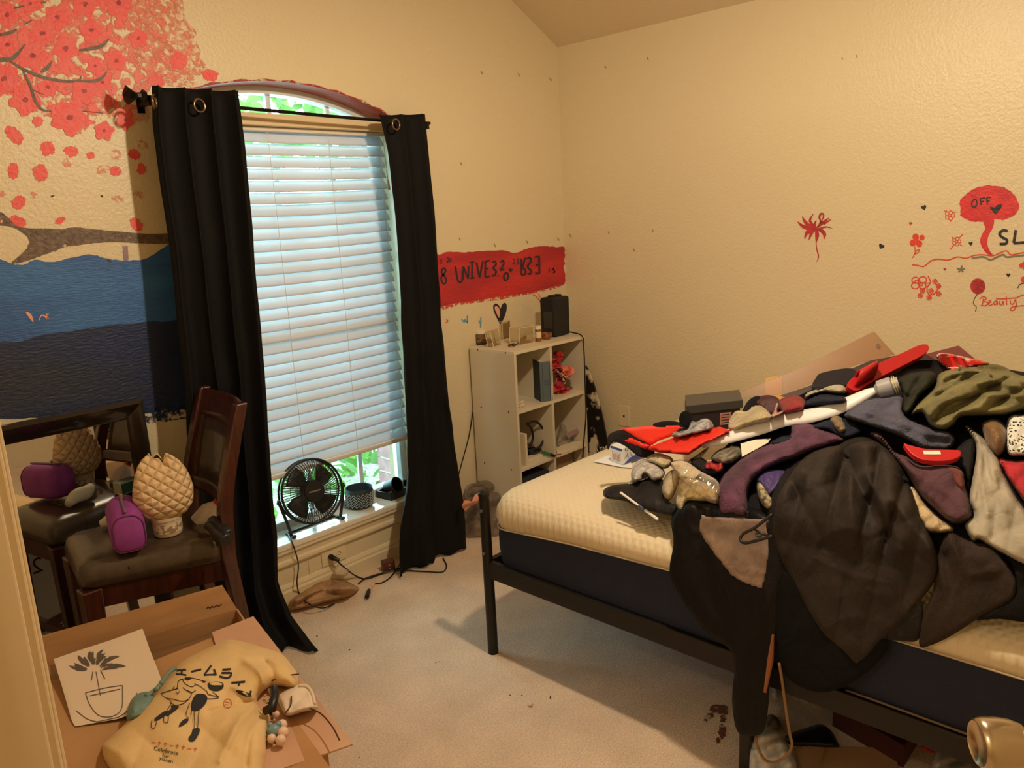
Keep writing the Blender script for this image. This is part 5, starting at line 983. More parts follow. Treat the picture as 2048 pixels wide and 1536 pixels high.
# right wall drawings
c8 = T(1570, 340, 4.2845)
pen('painted_lily', [(c8(s), w) for s, w in (([(268, 505), (200, 500), (150, 480), (110, 444)], 8), ([(262, 500), (205, 475), (170, 440), (148, 398)], 7), ([(262, 500), (236, 470), (215, 430), (242, 378)], 6), ([(262, 500), (256, 465), (270, 430)], 5), ([(270, 500), (300, 470), (340, 440), (378, 410)], 6), ([(272, 505), (320, 495), (360, 488), (410, 502)], 3), ([(262, 505), (210, 525), (185, 545), (168, 588)], 8), ([(265, 512), (236, 530), (220, 560), (206, 598)], 6), ([(275, 505), (320, 525), (340, 555), (334, 592)], 8), ([(270, 505), (276, 560), (268, 620)], 8), ([(268, 620), (276, 690), (288, 730), (284, 760), (270, 790)], 2.5), ([(290, 470), (306, 440), (296, 410), (304, 380), (322, 374), (332, 390), (318, 430), (298, 462)], 4), ([(330, 470), (370, 440), (400, 420)], 3))], 6, TR, m_redd, wr, taper=True, label='red painted lily on the bare wall')
cr = paint('painted_tree', c8([(1502, 262), (1560, 200), (1640, 152), (1740, 135), (1850, 142), (1940, 190), (2000, 280), (2006, 330), (1960, 390), (1880, 426), (1780, 422), (1700, 440), (1600, 440), (1510, 396), (1505, 330)]), TR, wp('tree_red', (206, 46, 40), col2=alb((182, 36, 36)), vscale=16), wr, .0012, rough=1.6, n=6, label='red painted round tree')
paint('painted_trunk', c8([(1698, 425), (1786, 418), (1782, 490), (1742, 570), (1736, 640), (1760, 700), (1792, 736), (1745, 726), (1700, 682), (1672, 612), (1690, 550), (1716, 500)]), TR, MATS['tree_red'], wr, .0011, n=4)
pen('painted_lettering', [c8(s) for s in ([(1622, 250), (1602, 280), (1610, 318), (1634, 312), (1646, 280), (1636, 254), (1622, 250)], [(1674, 245), (1682, 302)], [(1674, 245), (1716, 238)], [(1679, 274), (1706, 268)], [(1726, 240), (1736, 298)], [(1726, 240), (1766, 234)], [(1731, 268), (1756, 262)])], 2.6, TR, m_inkb, wr, .0022, label='dark hand painted letters on the red tree')
paint('painted_heart', c8([(1806, 376), (1776, 350), (1756, 322), (1774, 312), (1796, 322), (1818, 302), (1856, 294), (1850, 330)]), TR, m_inkb, wr, .0022, n=2)
pen('painted_lettering', [(c8([(1908, 524), (1868, 518), (1838, 548), (1864, 578), (1900, 598), (1894, 630), (1840, 634)]), 5.5), (c8([(1978, 514), (1960, 626)]), 5.5), (c8([(1958, 628), (2110, 616)]), 5.5)], 5.5, TR, m_inkb, wr, .0018, label='bold black painted letters')
pen('painted_ground_line', [c8([(1090, 814), (1130, 816), (1190, 826), (1250, 780), (1310, 765), (1400, 770), (1480, 745), (1550, 756), (1620, 732), (1700, 726), (1780, 736), (1850, 706), (1900, 694), (1935, 726), (2000, 716), (2090, 698)])], 2.4, TR, m_redl, wr, .0014)
pen('painted_ground_line', [c8([(1600, 756), (1700, 746), (1760, 770), (1820, 746), (1870, 726), (1900, 746), (2000, 736), (2090, 724)])], 4, TR, m_inkg, wr, .0011)
def ringp(cx, cy, rx, ry, n=14): return [(cx+rx*math.cos(a), cy+ry*math.sin(a)) for a in np.linspace(0, 2*math.pi, n)]
paint('painted_flower', [c8(ringp(x, y, r, r*1.05, 13)[:-1]) for x, y, r in ((1120, 574, 28), (1174, 580, 23), (1096, 625, 27), (1150, 632, 27), (1128, 602, 20))], TR, m_redl, wr, .0012, many=True, n=2, label='red painted flower with a stem')
pen('flower_stem', [c8([(1112, 655), (1114, 710), (1092, 755)]), c8([(1114, 716), (1128, 690), (1150, 684), (1142, 706), (1116, 720)])], 1.8, TR, m_redl, wr, .0012)
for x, y, s, a, m in ((1190, 322, 26, -.3, 0), (826, 654, 27, .5, 0), (1592, 630, 20, -.1, 0), (1914, 900, 20, 0, 0), (1077, 458, 16, 0, 1), (1370, 850, 14, 0, 1)):
    q = c8([(x, y)])[0]; paint('painted_heart', heart(q[0], q[1], s/4.28, a, .9), TR, (m_inkb, m_redd)[m], wr, .0012, n=1)
def flower_lines(x, y, r, k=5): return [c8(ringp(x+r*.6*math.cos(a), y+r*.6*math.sin(a), r*.36, r*.36, 9)) for a in np.linspace(0, 2*math.pi, k+1)[:-1]]
pen('painted_flower', flower_lines(1412, 390, 44)+[c8([(1362, 352), (1390, 350)]), c8([(1440, 365), (1468, 360)]), c8([(1416, 425), (1420, 446)])], 1.6, TR, m_redl, wr, .0012)
pen('painted_flower', flower_lines(1470, 612, 40)+[c8([(1415, 682), (1450, 640)]), c8([(1490, 585), (1526, 548)]), c8([(1430, 572), (1450, 592)]), c8([(1500, 640), (1520, 650)])], 1.6, TR, m_redl, wr, .0012)
pen('painted_flower', [c8([(1507, 850), (1507+34*math.cos(a), 850+34*math.sin(a))]) for a in (-1.2, -.1, .9, 2.2, 3.3)], 3.5, TR, m_inkg, wr, .0012)
pen('painted_flower', [c8(ringp(x, y, rx, ry)) for x, y, rx, ry in ((1118, 944, 30, 26), (1116, 992, 32, 26), (1182, 940, 32, 26), (1180, 992, 30, 26), (1130, 956, 16, 12), (1166, 980, 16, 12))]+[c8([(1225, 905), (1246, 960), (1218, 1010), (1228, 1058), (1270, 1066), (1310, 1022), (1332, 980)]), c8([(1130, 968), (1246, 968)])], 2.2, TR, m_redl, wr, .0012, label='red outlined butterfly flower with a curling vine')
for x, y in ((1285, 955), (1315, 995), (1160, 1078), (1235, 1095), (1318, 1062), (1180, 1035), (1252, 1036)): pen('painted_flower', flower_lines(x, y, 22), 1.8, TR, m_redl, wr, .0012)
paint('painted_balloon', c8(ringp(1653, 996, 64, 68, 17)[:-1]), TR, m_redd, wr, .0012, n=2, label='dark red painted balloon')
pen('balloon_string', [c8([(1650, 1064), (1622, 1108), (1616, 1148), (1640, 1174), (1632, 1212)])], 1.4, TR, m_inkb, wr, .0012)
pen('balloon_shading', [c8([(1625, 960), (1655, 950), (1680, 968), (1660, 985), (1640, 975)]), c8([(1648, 1010), (1650, 1060)])], 1.4, TR, m_core, wr, .0018)
pen('painted_lettering', [c8(s) for s in ([(1702, 1098), (1690, 1156)], [(1668, 1104), (1700, 1085), (1726, 1100), (1702, 1122), (1738, 1136), (1720, 1162), (1678, 1160)], [(1746, 1142), (1766, 1128), (1755, 1117), (1742, 1140), (1755, 1160), (1784, 1146)], [(1812, 1120), (1790, 1134), (1796, 1156), (1814, 1142), (1816, 1120), (1824, 1156)], [(1840, 1122), (1840, 1150), (1856, 1156), (1870, 1125), (1874, 1156)], [(1896, 1084), (1900, 1156)], [(1808, 1104), (1880, 1104), (1992, 1094)], [(1930, 1118), (1936, 1146), (1956, 1146), (1976, 1106)], [(1976, 1108), (1982, 1160), (1960, 1200), (1930, 1196), (1960, 1170), (2100, 1158)], [(1990, 1090), (2100, 1050)])], 2.0, TR, m_redl, wr, .0014, label='red cursive painted word')
paint('painted_flower', [c8(ringp(x, y, r, r, 11)[:-1]) for x, y, r in ((2030, 820, 24), (2060, 800, 22), (2062, 840, 22), (2050, 940, 30))], TR, m_redl, wr, .0012, many=True, n=1)
pen('flower_stem', [c8([(1994, 1014), (2010, 985), (2040, 972), (2080, 970)])], 1.6, TR, m_inkb, wr, .0012)
# ================================================================ SMALL THINGS
m_blk = mat('black_plastic', (20, 19, 19), rough=.4); m_blkm = mat('black_matte', (24, 22, 22), rough=.7)
m_plate = mat('outlet_plastic', (232, 214, 178), rough=.35); m_dark = mat('slot_dark', (30, 24, 20), rough=.6)
# wall plates
ot = thing('wall_outlet', 'cream duplex outlet under the window sill with a black plug', 'outlet', (1.772, YW-.003, .10))
MB().box((1.711, YW-.006, .100), (1.836, YW-.0006, .176)).build('cover_plate', m_plate, ot, bevel=.002)
for x in (1.752, 1.800):
    MB().lathe([(.0, 0), (.017, 0), (.016, .0025), (0, .0025)], 20, Matrix.Translation((x, YW-.006, .138)) @ Matrix.Rotation(math.pi/2, 4, 'X'), capb=False, capt=False).build('socket', m_plate, ot, smooth=True)
    bm = MB()
    for dz in (-.006, .006): bm.box((x-.006, YW-.0093, .138+dz-.0012), (x+.003, YW-.0085, .138+dz+.0012))
    bm.box((x+.006, YW-.0093, .1355), (x+.009, YW-.0085, .1405)); bm.build('slots', m_dark, ot)
jp = WALLR(1249, 832)
jk = thing('wall_plate', 'cream phone jack plate on the bare wall behind the bed', 'wall plate', (XW-.003, jp.y, jp.z-.06))
MB().box((XW-.006, jp.y-.036, jp.z-.058), (XW-.0006, jp.y+.036, jp.z+.058)).build('cover_plate', m_plate, jk, bevel=.002)
MB().box((XW-.0075, jp.y-.005, jp.z-.006), (XW-.0055, jp.y+.005, jp.z+.006)).build('jack', m_dark, jk)
# ---- cords
def path(pts): return [on(a, v, x, y) for x, y, a, v in pts]
def cord(name, label, pts, r=.003, m=None): return tag(MB().tube([Vector(p) for p in bez([tuple(q) for q in path(pts)], 6)], r, 8).build(name, m or m_blk, smooth='all'), label, 'cord')
pc = thing('extension_cable', 'black power cord plugged into the outlet under the sill', 'cord', tuple(on(2, .004, 740, 1150)))
MB().tube([Vector(p) for p in bez([tuple(q) for q in path([(668, 1116, 1, YW-.05), (690, 1136, 1, YW-.07), (712, 1152, 2, .012), (735, 1157, 2, .004), (775, 1143, 2, .004), (815, 1132, 2, .005), (858, 1116, 2, .006)])], 6)], .0034, 8).build('cable', m_blk, pc, smooth='all')
MB().tube([(1.752, YW-.009, .138), (1.752, YW-.02, .138), (1.757, YW-.034, .134), (1.77, YW-.05, .126)], [.012, .013, .011, .006], 10).build('plug', m_blk, pc, smooth=True)
cord('loose_cord', 'black cord looping on the carpet in front of the curtain hem', [(716, 1168, 2, .0045), (735, 1155, 2, .008), (790, 1141, 2, .010), (850, 1143, 2, .004), (884, 1144, 2, .004), (893, 1132, 2, .004), (886, 1116, 2, .006)], .0032)
ex = thing('cord_with_plug', 'black cord with a white collar and black plug lying on the carpet', 'cord', tuple(on(2, 0, 742, 1175)))
MB().tube([Vector(p) for p in bez([tuple(q) for q in path([(806, 1112, 2, .012), (797, 1133, 2, .014), (780, 1155, 2, .005), (762, 1166, 2, .004), (748, 1166, 2, .006)])], 6)], .003, 8).build('cable', m_blk, ex, smooth='all')
a_, b_ = on(2, .008, 748, 1166), on(2, .009, 738, 1180); MB().tube([a_, b_], .0055, 10).build('collar', mat('tape_cream', (226, 196, 160), rough=.5), ex, smooth=True)
c_ = on(2, .012, 734, 1194); MB().tube([b_, b_+(c_-b_)*.4, c_], [.007, .011, .010], 8).build('plug', m_blk, ex, smooth=True)
d_ = (c_-b_).normalized(); s_ = Vector((-d_.y, d_.x, 0))*.005
MB().tube([c_+s_, c_+s_+d_*.016], .0018, 6).tube([c_-s_, c_-s_+d_*.016], .0018, 6).build('prongs', mat('prong', (190, 180, 160), rough=.25, metal=1), ex)
cord('shelf_cord', 'black cord hanging beside the cube shelf toward the curtain', [(946, 822, 1, YW-.012), (938, 872, 1, YW-.014), (924, 925, 1, YW-.02), (910, 975, 1, YW-.03)], .003)
# adapter
ap = on(2, 0, 777, 1141); ad = thing('power_adapter', 'small reddish brown power adapter cube against the baseboard', 'adapter', tuple(ap))
Ma = Matrix.Translation(ap) @ Matrix.Rotation(-.35, 4, 'Z'); m_adp = mat('adapter_brown', (92, 48, 36), rough=.45)
MB().box((-.028, -.02, .0), (.028, .02, .052), Ma).build('body', m_adp, ad, bevel=.004); bm = MB()
for z in (.018, .036): bm.box((-.004, -.0215, z-.003), (.004, -.0195, z+.003), Ma)
bm.build('prong_holes', mat('prong_b', (200, 186, 160), rough=.3, metal=.8), ad)
# ---- desk fan
FC = on(1, 2.815, 625, 982); fan = thing('desk_fan', 'small black desk fan with round wire grille on the window sill', 'fan', (FC.x, FC.y, .28))
nf_ = Vector((-.12, -.95, .22)).normalized(); ux = nf_.cross(Vector((0, 0, 1))).normalized()*-1; uz = ux.cross(nf_).normalized()
if uz.z < 0: uz = -uz
Rf = .136
def fp(a, r, d): return FC+(ux*math.cos(a)+uz*math.sin(a))*r+nf_*d
circ = lambda r, d, n=48: [fp(2*math.pi*k/n, r, d) for k in range(n)]
m_fan = mat('fan_black', (20, 19, 20), rough=.38)
bm = MB().tube(circ(Rf, .0), .0055, 8, closed=True).tube(circ(Rf, -.035), .0045, 8, closed=True); bm.build('guard_ring', m_fan, fan, smooth='all')
bm = MB()
for k in range(72):
    a = 2*math.pi*k/72; bm.tube([fp(a, .046, .018), fp(a+.06, .085, .02), fp(a+.1, .118, .013), fp(a+.12, Rf, 0)], .0018, 4, cap=False)
bm.tube(circ(.075, .02), .0013, 5, closed=True).tube(circ(.105, .016), .0013, 5, closed=True); bm.build('front_grille', m_fan, fan, smooth='all')
bm = MB()
for k in range(36):
    a = 2*math.pi*k/36; bm.tube([fp(a, .045, -.062), fp(a, .1, -.058), fp(a, Rf, -.035)], .0013, 4, cap=False)
bm.build('rear_grille', m_fan, fan)
bm = MB(); bm.add([fp(2*math.pi*k/28, .047, .019) for k in range(28)]+[fp(2*math.pi*k/28, .044, .024) for k in range(28)], [tuple(range(28, 56))]+[(k, (k+1) % 28, 28+(k+1) % 28, 28+k) for k in range(28)]); hub = bm.build('badge', m_fan, fan)
MB().add([FC+ux*a+uz*b+nf_*.0246 for a, b in ((-.026, -.003), (.026, -.003), (.026, .003), (-.026, .003))], [(0, 1, 2, 3)]).build('badge_print', mat('badge_grey', (120, 118, 114), rough=.5), hub)
for k in range(4):
    a0 = 2*math.pi*k/4+.5; G = []
    for i in range(7):
        r = .02+.098*i/6; w = .24+.26*math.sin(math.pi*min(1, i/6*1.1)*.75); G.append([fp(a0+w*(j/5-.5)*2+.25*i/6, r, -.018+.022*(j/5-.5)) for j in range(6)])
    bm = MB(); bm.grid(G); bm.build('blade', mat('fan_blade', (38, 35, 34), rough=.45), fan, smooth='all', solid=.002)
MB().tube([FC-nf_*.005, FC-nf_*.03, FC-nf_*.034, FC-nf_*.085, FC-nf_*.1], [.03, .032, .044, .042, .03], 20).build('motor', m_fan, fan, smooth=True)
fL, fR = on(2, .284, 584, 1073), on(2, .284, 681, 1036); pL, pR = fp(math.pi+.1, Rf+.012, -.015), fp(-.1, Rf+.012, -.015)
if (pL-fL).length > (pR-fL).length: pL, pR = pR, pL
for p, q in ((pL, fL), (pR, fR)):
    mid = (p+q)/2+Vector((0, -.004, 0)); MB().tube([Vector(v) for v in bez([tuple(p+Vector((0, 0, .012))), tuple(p), tuple(mid), tuple(q), tuple(q+Vector((0, -.02, .0)))], 5)], .0068, 8).build('stand_arm', m_fan, fan, smooth='all')
    MB().ball(p, .011, 10, 6).build('pivot_knob', m_fan, fan, smooth='all'); MB().ball(q+Vector((0, -.018, .004)), .010, 10, 6, (1.2, 1, .8)).build('foot', m_fan, fan, smooth='all')
MB().tube([fL+Vector((0, .045, 0)), fR+Vector((0, .045, 0))], .006, 8).tube([fL, fL+Vector((0, .045, 0))], .006, 8).tube([fR, fR+Vector((0, .045, 0))], .006, 8).build('stand_base', m_fan, fan, smooth='all')
MB().tube([Vector(p) for p in bez([tuple(q) for q in [fL+Vector((.0, .03, .004)), on(2, .286, 582, 1080)]+path([(589, 1098, 1, YW-.046), (597, 1130, 1, YW-.035), (594, 1165, 1, YW-.05), (600, 1190, 2, .03), (618, 1208, 2, .05), (645, 1216, 2, .02), (668, 1208, 2, .006)])], 6)], .0027, 8).build('cord', m_blk, fan, smooth='all')
# ---- zigzag pot
pp = on(2, .281, 721, 1012); pot = thing('plant_pot', 'round dark pot with a zigzag relief on the window sill', 'pot', tuple(pp))
MB().lathe([(.0, .0), (.050, .0), (.056, .005), (.061, .02), (.063, .09), (.0615, .094), (.058, .092), (.056, .03), (0, .026)], 40, Matrix.Translation(pp), capb=False, capt=False).build('body', mat('pot_slate', (44, 62, 70), rough=.6), pot, smooth=True)
bm = MB(); N_ = 36
for r in range(5):
    P = []
    for k in range(N_):
        a = 2*math.pi*k/N_; z = .012+.0125*r+(.012 if k % 2 else 0); rr = .0612+.0022*min(1, z/.02)*.9; P.append((pp.x+(rr+.0006)*math.cos(a), pp.y+(rr+.0006)*math.sin(a), pp.z+z))
    bm.tube(P, .0021, 5, closed=True)
bm.build('zigzag_relief', mat('pot_light', (168, 178, 178), rough=.7), pot)
# ---- tray with a round lens-like holder
tc = on(2, .281, 783, 1002); tx, ty = Vector((1, .12, 0)).normalized(), Vector((-.12, 1, 0)).normalized()
tr = thing('black_tray', 'small black open tray on the sill beside the curtain', 'tray', tuple(tc)); m_tray = mat('tray_black', (26, 34, 38), rough=.35)
c0 = tc; obox('base', c0, tx*.10, ty*.1, (0, 0, .004), m_tray, tr)
for p, u, v in ((c0, tx*.10, ty*.005), (c0+ty*.095, tx*.10, ty*.005), (c0, tx*.005, ty*.1), (c0+tx*.095, tx*.005, ty*.1)): obox('wall', p, u, v, (0, 0, .034), m_tray, tr)
lc = c0+tx*.05+ty*.035+Vector((0, 0, .05)); ln = thing('lens_holder', 'round black lens-like cup lying in the black tray', 'cup', tuple(lc-Vector((0, 0, .046))))
Ml = Matrix.Translation(lc) @ Matrix.Rotation(1.15, 4, 'X') @ Matrix.Rotation(.25, 4, 'Y')
MB().lathe([(.0, -.03), (.036, -.03), (.038, .02), (.041, .022), (.041, .03), (.036, .03), (.034, -.02), (0, -.02)], 30, Ml, capb=False, capt=False).build('cup', m_blk, ln, smooth=True)
MB().add([Ml @ Vector((.038*math.cos(a)*1.01, .038*math.sin(a)*1.01, z)) for z in (-.022, .014) for a in np.linspace(3.6, 4.3, 6)], [(i, i+1, i+7, i+6) for i in range(5)]).build('sticker', mat('sticker_grey', (186, 190, 192), rough=.5), ln)
# ---- bags on the floor
FLR = plane_surf(0.0)
m_paper = mat('brown_paper', (184, 146, 106), rough=.75, col2=(158, 120, 84), vscale=14, bump=.4, bscale=60)
drape('paper_bag', [(578, 1214), (580, 1199), (606, 1179), (632, 1163), (662, 1153), (684, 1158), (712, 1172), (718, 1180), (698, 1193), (648, 1206), (584, 1221)], FLR, m_paper, 'crumpled brown paper bag on the carpet below the outlet', 'bag', puff=.045, rim=14, folds=((60, 40, .03), (20, 60, .02)), crumple=.012, cs=20, step=2, solid=1, creases=[(.03, 6, [(590, 1200), (640, 1180), (700, 1176)]), (-.02, 5, [(600, 1208), (650, 1192), (705, 1184)]), (.025, 5, [(630, 1168), (660, 1160), (690, 1166)])])
drape('plastic_scrap', [(668, 1150), (672, 1134), (680, 1128), (690, 1134), (698, 1142), (692, 1152), (680, 1154)], plane_surf(pt=on(1, YW-.06, 680, 1146), nrm=(0, -1, .3)), mat('clear_white', (226, 206, 176), rough=.3, alpha=.6), 'small translucent charger clip standing beside the paper bag', 'clip', puff=.02, rim=6, step=2, solid=1)
gp = on(2, 0, 948, 1078); m_gbag = mat('grey_plastic_bag', (108, 94, 84), rough=.25, alpha=.66, col2=(150, 132, 116), vscale=16)
bag = thing('grocery_bag', 'grey plastic bag tied around its contents behind the bed post', 'plastic bag', tuple(gp))
drape('film', [(922, 1008), (930, 980), (950, 966), (980, 956), (1004, 966), (1012, 985), (1008, 1030), (1004, 1075), (966, 1078), (930, 1076), (918, 1045)], plane_surf(pt=gp+Vector((.02, .05, 0)), nrm=(-.35, -.62, .42)), m_gbag, parent=bag, puff=.08, rim=26, folds=((75, 34, .035), (10, 50, .03)), crumple=.010, cs=22, step=2, solid=1)
MB().tube([on(1, 2.52, *p) for p in bez([(931, 1000), (933, 978), (946, 970), (968, 972), (978, 982)], 5)], .008, 6).build('handle', m_gbag, bag, smooth='all')
drape('pink_wrapper', [(921, 1012), (930, 999), (943, 1003), (950, 989), (963, 983), (966, 993), (955, 1006), (941, 1011), (931, 1022)], plane_surf(pt=gp+Vector((-.02, -.10, .2)), nrm=(-.35, -.62, .42)), mat('pink_paper', (224, 150, 122), rough=.5), 'pink wrapper sticking out of the grey plastic bag', 'wrapper', puff=.003, rim=3, crumple=.010, cs=7, step=2, smooth_outline=False)
# ---- shelf contents
ZT = SH+.001
def place(px, py, z=ZT): return on(2, z, px, py)
# air purifier like black box
q = place(1112, 675); aw = on(2, ZT, 1163, 662)-q; aw = aw.normalized()*.135; ad_ = Vector((aw.y, -aw.x, 0)).normalized()*-.10
pf = thing('black_speaker_case', 'black rounded box shaped case standing on the shelf top', 'case', tuple(q))
obox('body', q, aw, ad_, (0, 0, .205), m_blkm, pf, bevel=.012)
for t in (.25, .62): obox('cap', q+aw*t+ad_*.35+Vector((0, 0, .204)), aw*.22, ad_*.35, (0, 0, .011), m_blkm, pf, bevel=.003)
obox('side_vent', q-aw.normalized()*.0012+ad_*.2+Vector((0, 0, .045)), aw.normalized()*.0014, ad_*.55, (0, 0, .09), mat('vent_grey', (52, 50, 48), rough=.3), pf)
MB().tube([Vector(p) for p in bez([tuple(q+aw*.98+ad_*.2+Vector((0, 0, .012))), *[tuple(on(1, SY-SD-.012, *p)) for p in ((1164, 672), (1168, 700), (1170, 760), (1172, 830), (1168, 880), (1165, 930))]], 6)], .0034, 8).build('cord', m_blk, pf, smooth='all')
# jar
q = place(962, 688); jr = thing('glass_jar', 'clear jar with white lid and dark trinkets on the shelf top', 'jar', tuple(q))
m_acr = film('clear_acrylic', (246, 240, 228), fac=.01, rough=.05); Mq = Matrix.Translation(q)
MB().lathe([(.0, .0), (.028, 0), (.03, .004), (.03, .05), (.026, .056)], 24, Mq, capb=False, capt=False).build('glass', m_acr, jr, smooth=True)
MB().lathe([(.029, .055), (.029, .068), (.027, .07), (0, .07)], 24, Mq, capb=False, capt=False).build('lid', mat('lid_white', (232, 220, 196), rough=.4), jr, smooth=True)
bm = MB()
for k in range(26): a = k*2.4; r = .024*math.sqrt((k % 9)/9); bm.ball((q.x+r*math.cos(a), q.y+r*math.sin(a), q.z+.006+.011*(k//8)), .0065, 6, 4)
bm.build('trinkets', mat('trinket', (84, 60, 44), rough=.4, col2=(190, 150, 110), vscale=90), jr, smooth='all')
# acrylic boxes
def acrylic(name, label, px, py, w, d, hgt, rz, lean=0):
    q = place(px, py); t = thing(name, label, 'acrylic box', tuple(q)); M = Matrix.Translation(q) @ Matrix.Rotation(rz, 4, 'Z') @ Matrix.Rotation(lean, 4, 'X')
    for nm, Q in (('front', [(-w/2, 0, 0), (w/2, 0, 0), (w/2, 0, hgt), (-w/2, 0, hgt)]), ('back', [(-w/2, d, 0), (w/2, d, 0), (w/2, d, hgt), (-w/2, d, hgt)]), ('side', [(-w/2, 0, 0), (-w/2, d, 0), (-w/2, d, hgt), (-w/2, 0, hgt)]), ('side', [(w/2, 0, 0), (w/2, d, 0), (w/2, d, hgt), (w/2, 0, hgt)])): MB().add([M @ Vector(v) for v in Q], [(0, 1, 2, 3)]).build(nm, m_acr, t)
    bm = MB(); e = [(-w/2, 0), (w/2, 0), (w/2, d), (-w/2, d)]
    for z in (0.001, hgt): bm.tube([M @ Vector((x, y, z)) for x, y in e], .0016, 5, closed=True)
    for x, y in e: bm.tube([M @ Vector((x, y, 0)), M @ Vector((x, y, hgt))], .0016, 5)
    bm.build('edges', mat('acrylic_edge', (228, 208, 172), rough=.15), t); return t
acrylic('acrylic_display', 'leaning clear acrylic frame beside the jar on the shelf', 995, 692, .085, .03, .085, .3, -.18)
acrylic('acrylic_display', 'tall clear acrylic panel behind the leaning frame', 1014, 678, .07, .03, .095, .1)
acrylic('acrylic_box', 'clear acrylic display box beside the orange bottle', 1054, 688, .10, .07, .085, -.05)
q = place(1044, 686); tag(MB().tube([q+Vector((0, .02, .012)), q+Vector((.06, .03, .02))], .009, 8).build('paper_roll', mat('roll_paper', (206, 186, 150), rough=.6), smooth=True), 'rolled paper inside the acrylic display box', 'paper roll')
q = place(1026, 692); ky = thing('key_bunch', 'small bunch of metal keys lying on the shelf edge', 'keys', tuple(q)); m_key = mat('key_metal', (120, 100, 84), rough=.3, metal=.9)
for k in range(5):
    a = k*1.1; d = Vector((math.cos(a), math.sin(a)*.6, 0)); MB().tube([q+Vector((0, 0, .003+.002*k)), q+d*.02+Vector((0, 0, .004+.002*k)), q+d*.034+Vector((0, 0, .003))], [.003, .006, .0028], 6).build('key', m_key, ky)
MB().tube([q+Vector((.009*math.cos(a), .009*math.sin(a), .008)) for a in np.linspace(0, 2*math.pi, 13)[:-1]], .0012, 5, closed=True).build('key_ring', m_key, ky)
m_amb = film('amber_plastic', (222, 150, 62), fac=.25, rough=.1)
q = place(1077, 682); pb_ = thing('pill_bottle', 'amber pill bottle with a white cap on the shelf top', 'bottle', tuple(q)); Mq = Matrix.Translation(q)
MB().lathe([(0, 0), (.016, 0), (.016, .06), (.014, .064)], 18, Mq, capb=False).build('body', m_amb, pb_, smooth=True)
MB().lathe([(.017, .062), (.017, .078), (.0, .08)], 18, Mq, capb=False, capt=False).build('cap', MATS['lid_white'], pb_, smooth=True); MB().lathe([(.0164, .018), (.0164, .05)], 18, Mq, capb=False, capt=False).build('label', mat('bottle_label', (226, 206, 172), rough=.6), pb_, smooth=True)
q = place(1093, 678); bw_ = MB().lathe([(0, 0), (.02, 0), (.028, .014), (.03, .032), (.028, .032), (.024, .014), (0, .004)], 20, Matrix.Translation(q), capb=False, capt=False).build('amber_bowl', m_amb, smooth=True); tag(bw_, 'small amber plastic bowl beside the black case', 'bowl')
# book in the upper left cube
zb = sz[2]+.001; q = on(2, zb, 1082, 804); u2 = (on(2, zb, 1106, 801)-q); v2 = (on(2, zb, 1053, 800)-q); v2 = (v2-u2*(v2.dot(u2)/u2.length_squared)).normalized()*.12
bk = thing('thick_book', 'thick blue grey hardcover book standing in the upper cube', 'book', tuple(q)); m_bk = mat('book_cloth', (92, 106, 112), rough=.7, bump=.2, bscale=500); m_bkd = mat('book_cover', (58, 66, 74), rough=.7)
obox('spine', q, u2, v2*.04, (0, 0, .205), m_bk, bk, bevel=.002); obox('cover', q+v2*.04, u2*.06, v2*.96, (0, 0, .205), m_bkd, bk); obox('cover', q+u2*.94+v2*.04, u2*.06, v2*.96, (0, 0, .205), m_bkd, bk); obox('pages', q+u2*.06+v2*.05+Vector((0, 0, .004)), u2*.88, v2*.9, (0, 0, .197), mat('pages', (206, 190, 160), rough=.8), bk)
bm = MB(); _o = -v2.normalized()*.0006
for t in (.2, .8): bm.add([q+u2*(t-.02)+_o+Vector((0, 0, .01)), q+u2*(t+.02)+_o+Vector((0, 0, .01)), q+u2*(t+.02)+_o+Vector((0, 0, .195)), q+u2*(t-.02)+_o+Vector((0, 0, .195))], [(0, 1, 2, 3)])
for z in (.085, .095, .105): bm.add([q+u2*.3+_o+Vector((0, 0, z)), q+u2*.7+_o+Vector((0, 0, z)), q+u2*.7+_o+Vector((0, 0, z+.003)), q+u2*.3+_o+Vector((0, 0, z+.003))], [(0, 1, 2, 3)])
bm.build('spine_tooling', m_bkd, bk)
for i, (x, y) in enumerate(((1040, 806), (1041, 812))):
    q = on(2, zb+.009, x, y); tag(MB().tube([q, q+Vector((.035, .012, 0))], .008, 10).build('paper_roll', mat('white_roll', (226, 212, 184), rough=.5), smooth=True), 'small white roll at the front of the upper left cube', 'paper roll', group='white rolls in the cube shelf')
# flowers in the upper right cube
q0 = on(2, zb, 1118, 786); m_fr = mat('red_silk', (206, 36, 44), rough=.7, sheen=.3); m_fp = mat('peach_silk', (240, 136, 104), rough=.7, sheen=.3)
def bloom(parent, name, c, r, m, n=26, seed=0):
    rg = np.random.default_rng(seed); bm = MB()
    for k in range(n):
        d = rg.normal(size=3); d /= np.linalg.norm(d); u = np.cross(d, rg.normal(size=3)); u /= np.linalg.norm(u); w = np.cross(d, u); c_ = np.array(c); s = r*(.7+.4*rg.random())
        bm.grid([[c_+d*s*(.25+.75*i/3)+u*s*.42*(j-1)*math.sin(.6+1.9*i/3)+w*s*.12*((j-1)**2+.6*i/3) for j in range(3)] for i in range(4)])
    return bm.build(name, m, parent, smooth='all')
bq = thing('red_bouquet', 'bouquet of red silk roses leaning in the upper right cube', 'flowers', tuple(q0))
for k, (x, y, d) in enumerate(((1112, 712, .1), (1110, 732, .13), (1120, 750, .16), (1114, 772, .19), (1122, 776, .2))):
    c = on(1, SY-SD+.02+.05, x+2, y+2); bloom(bq, 'rose', c, .034, m_fr, 30, k)
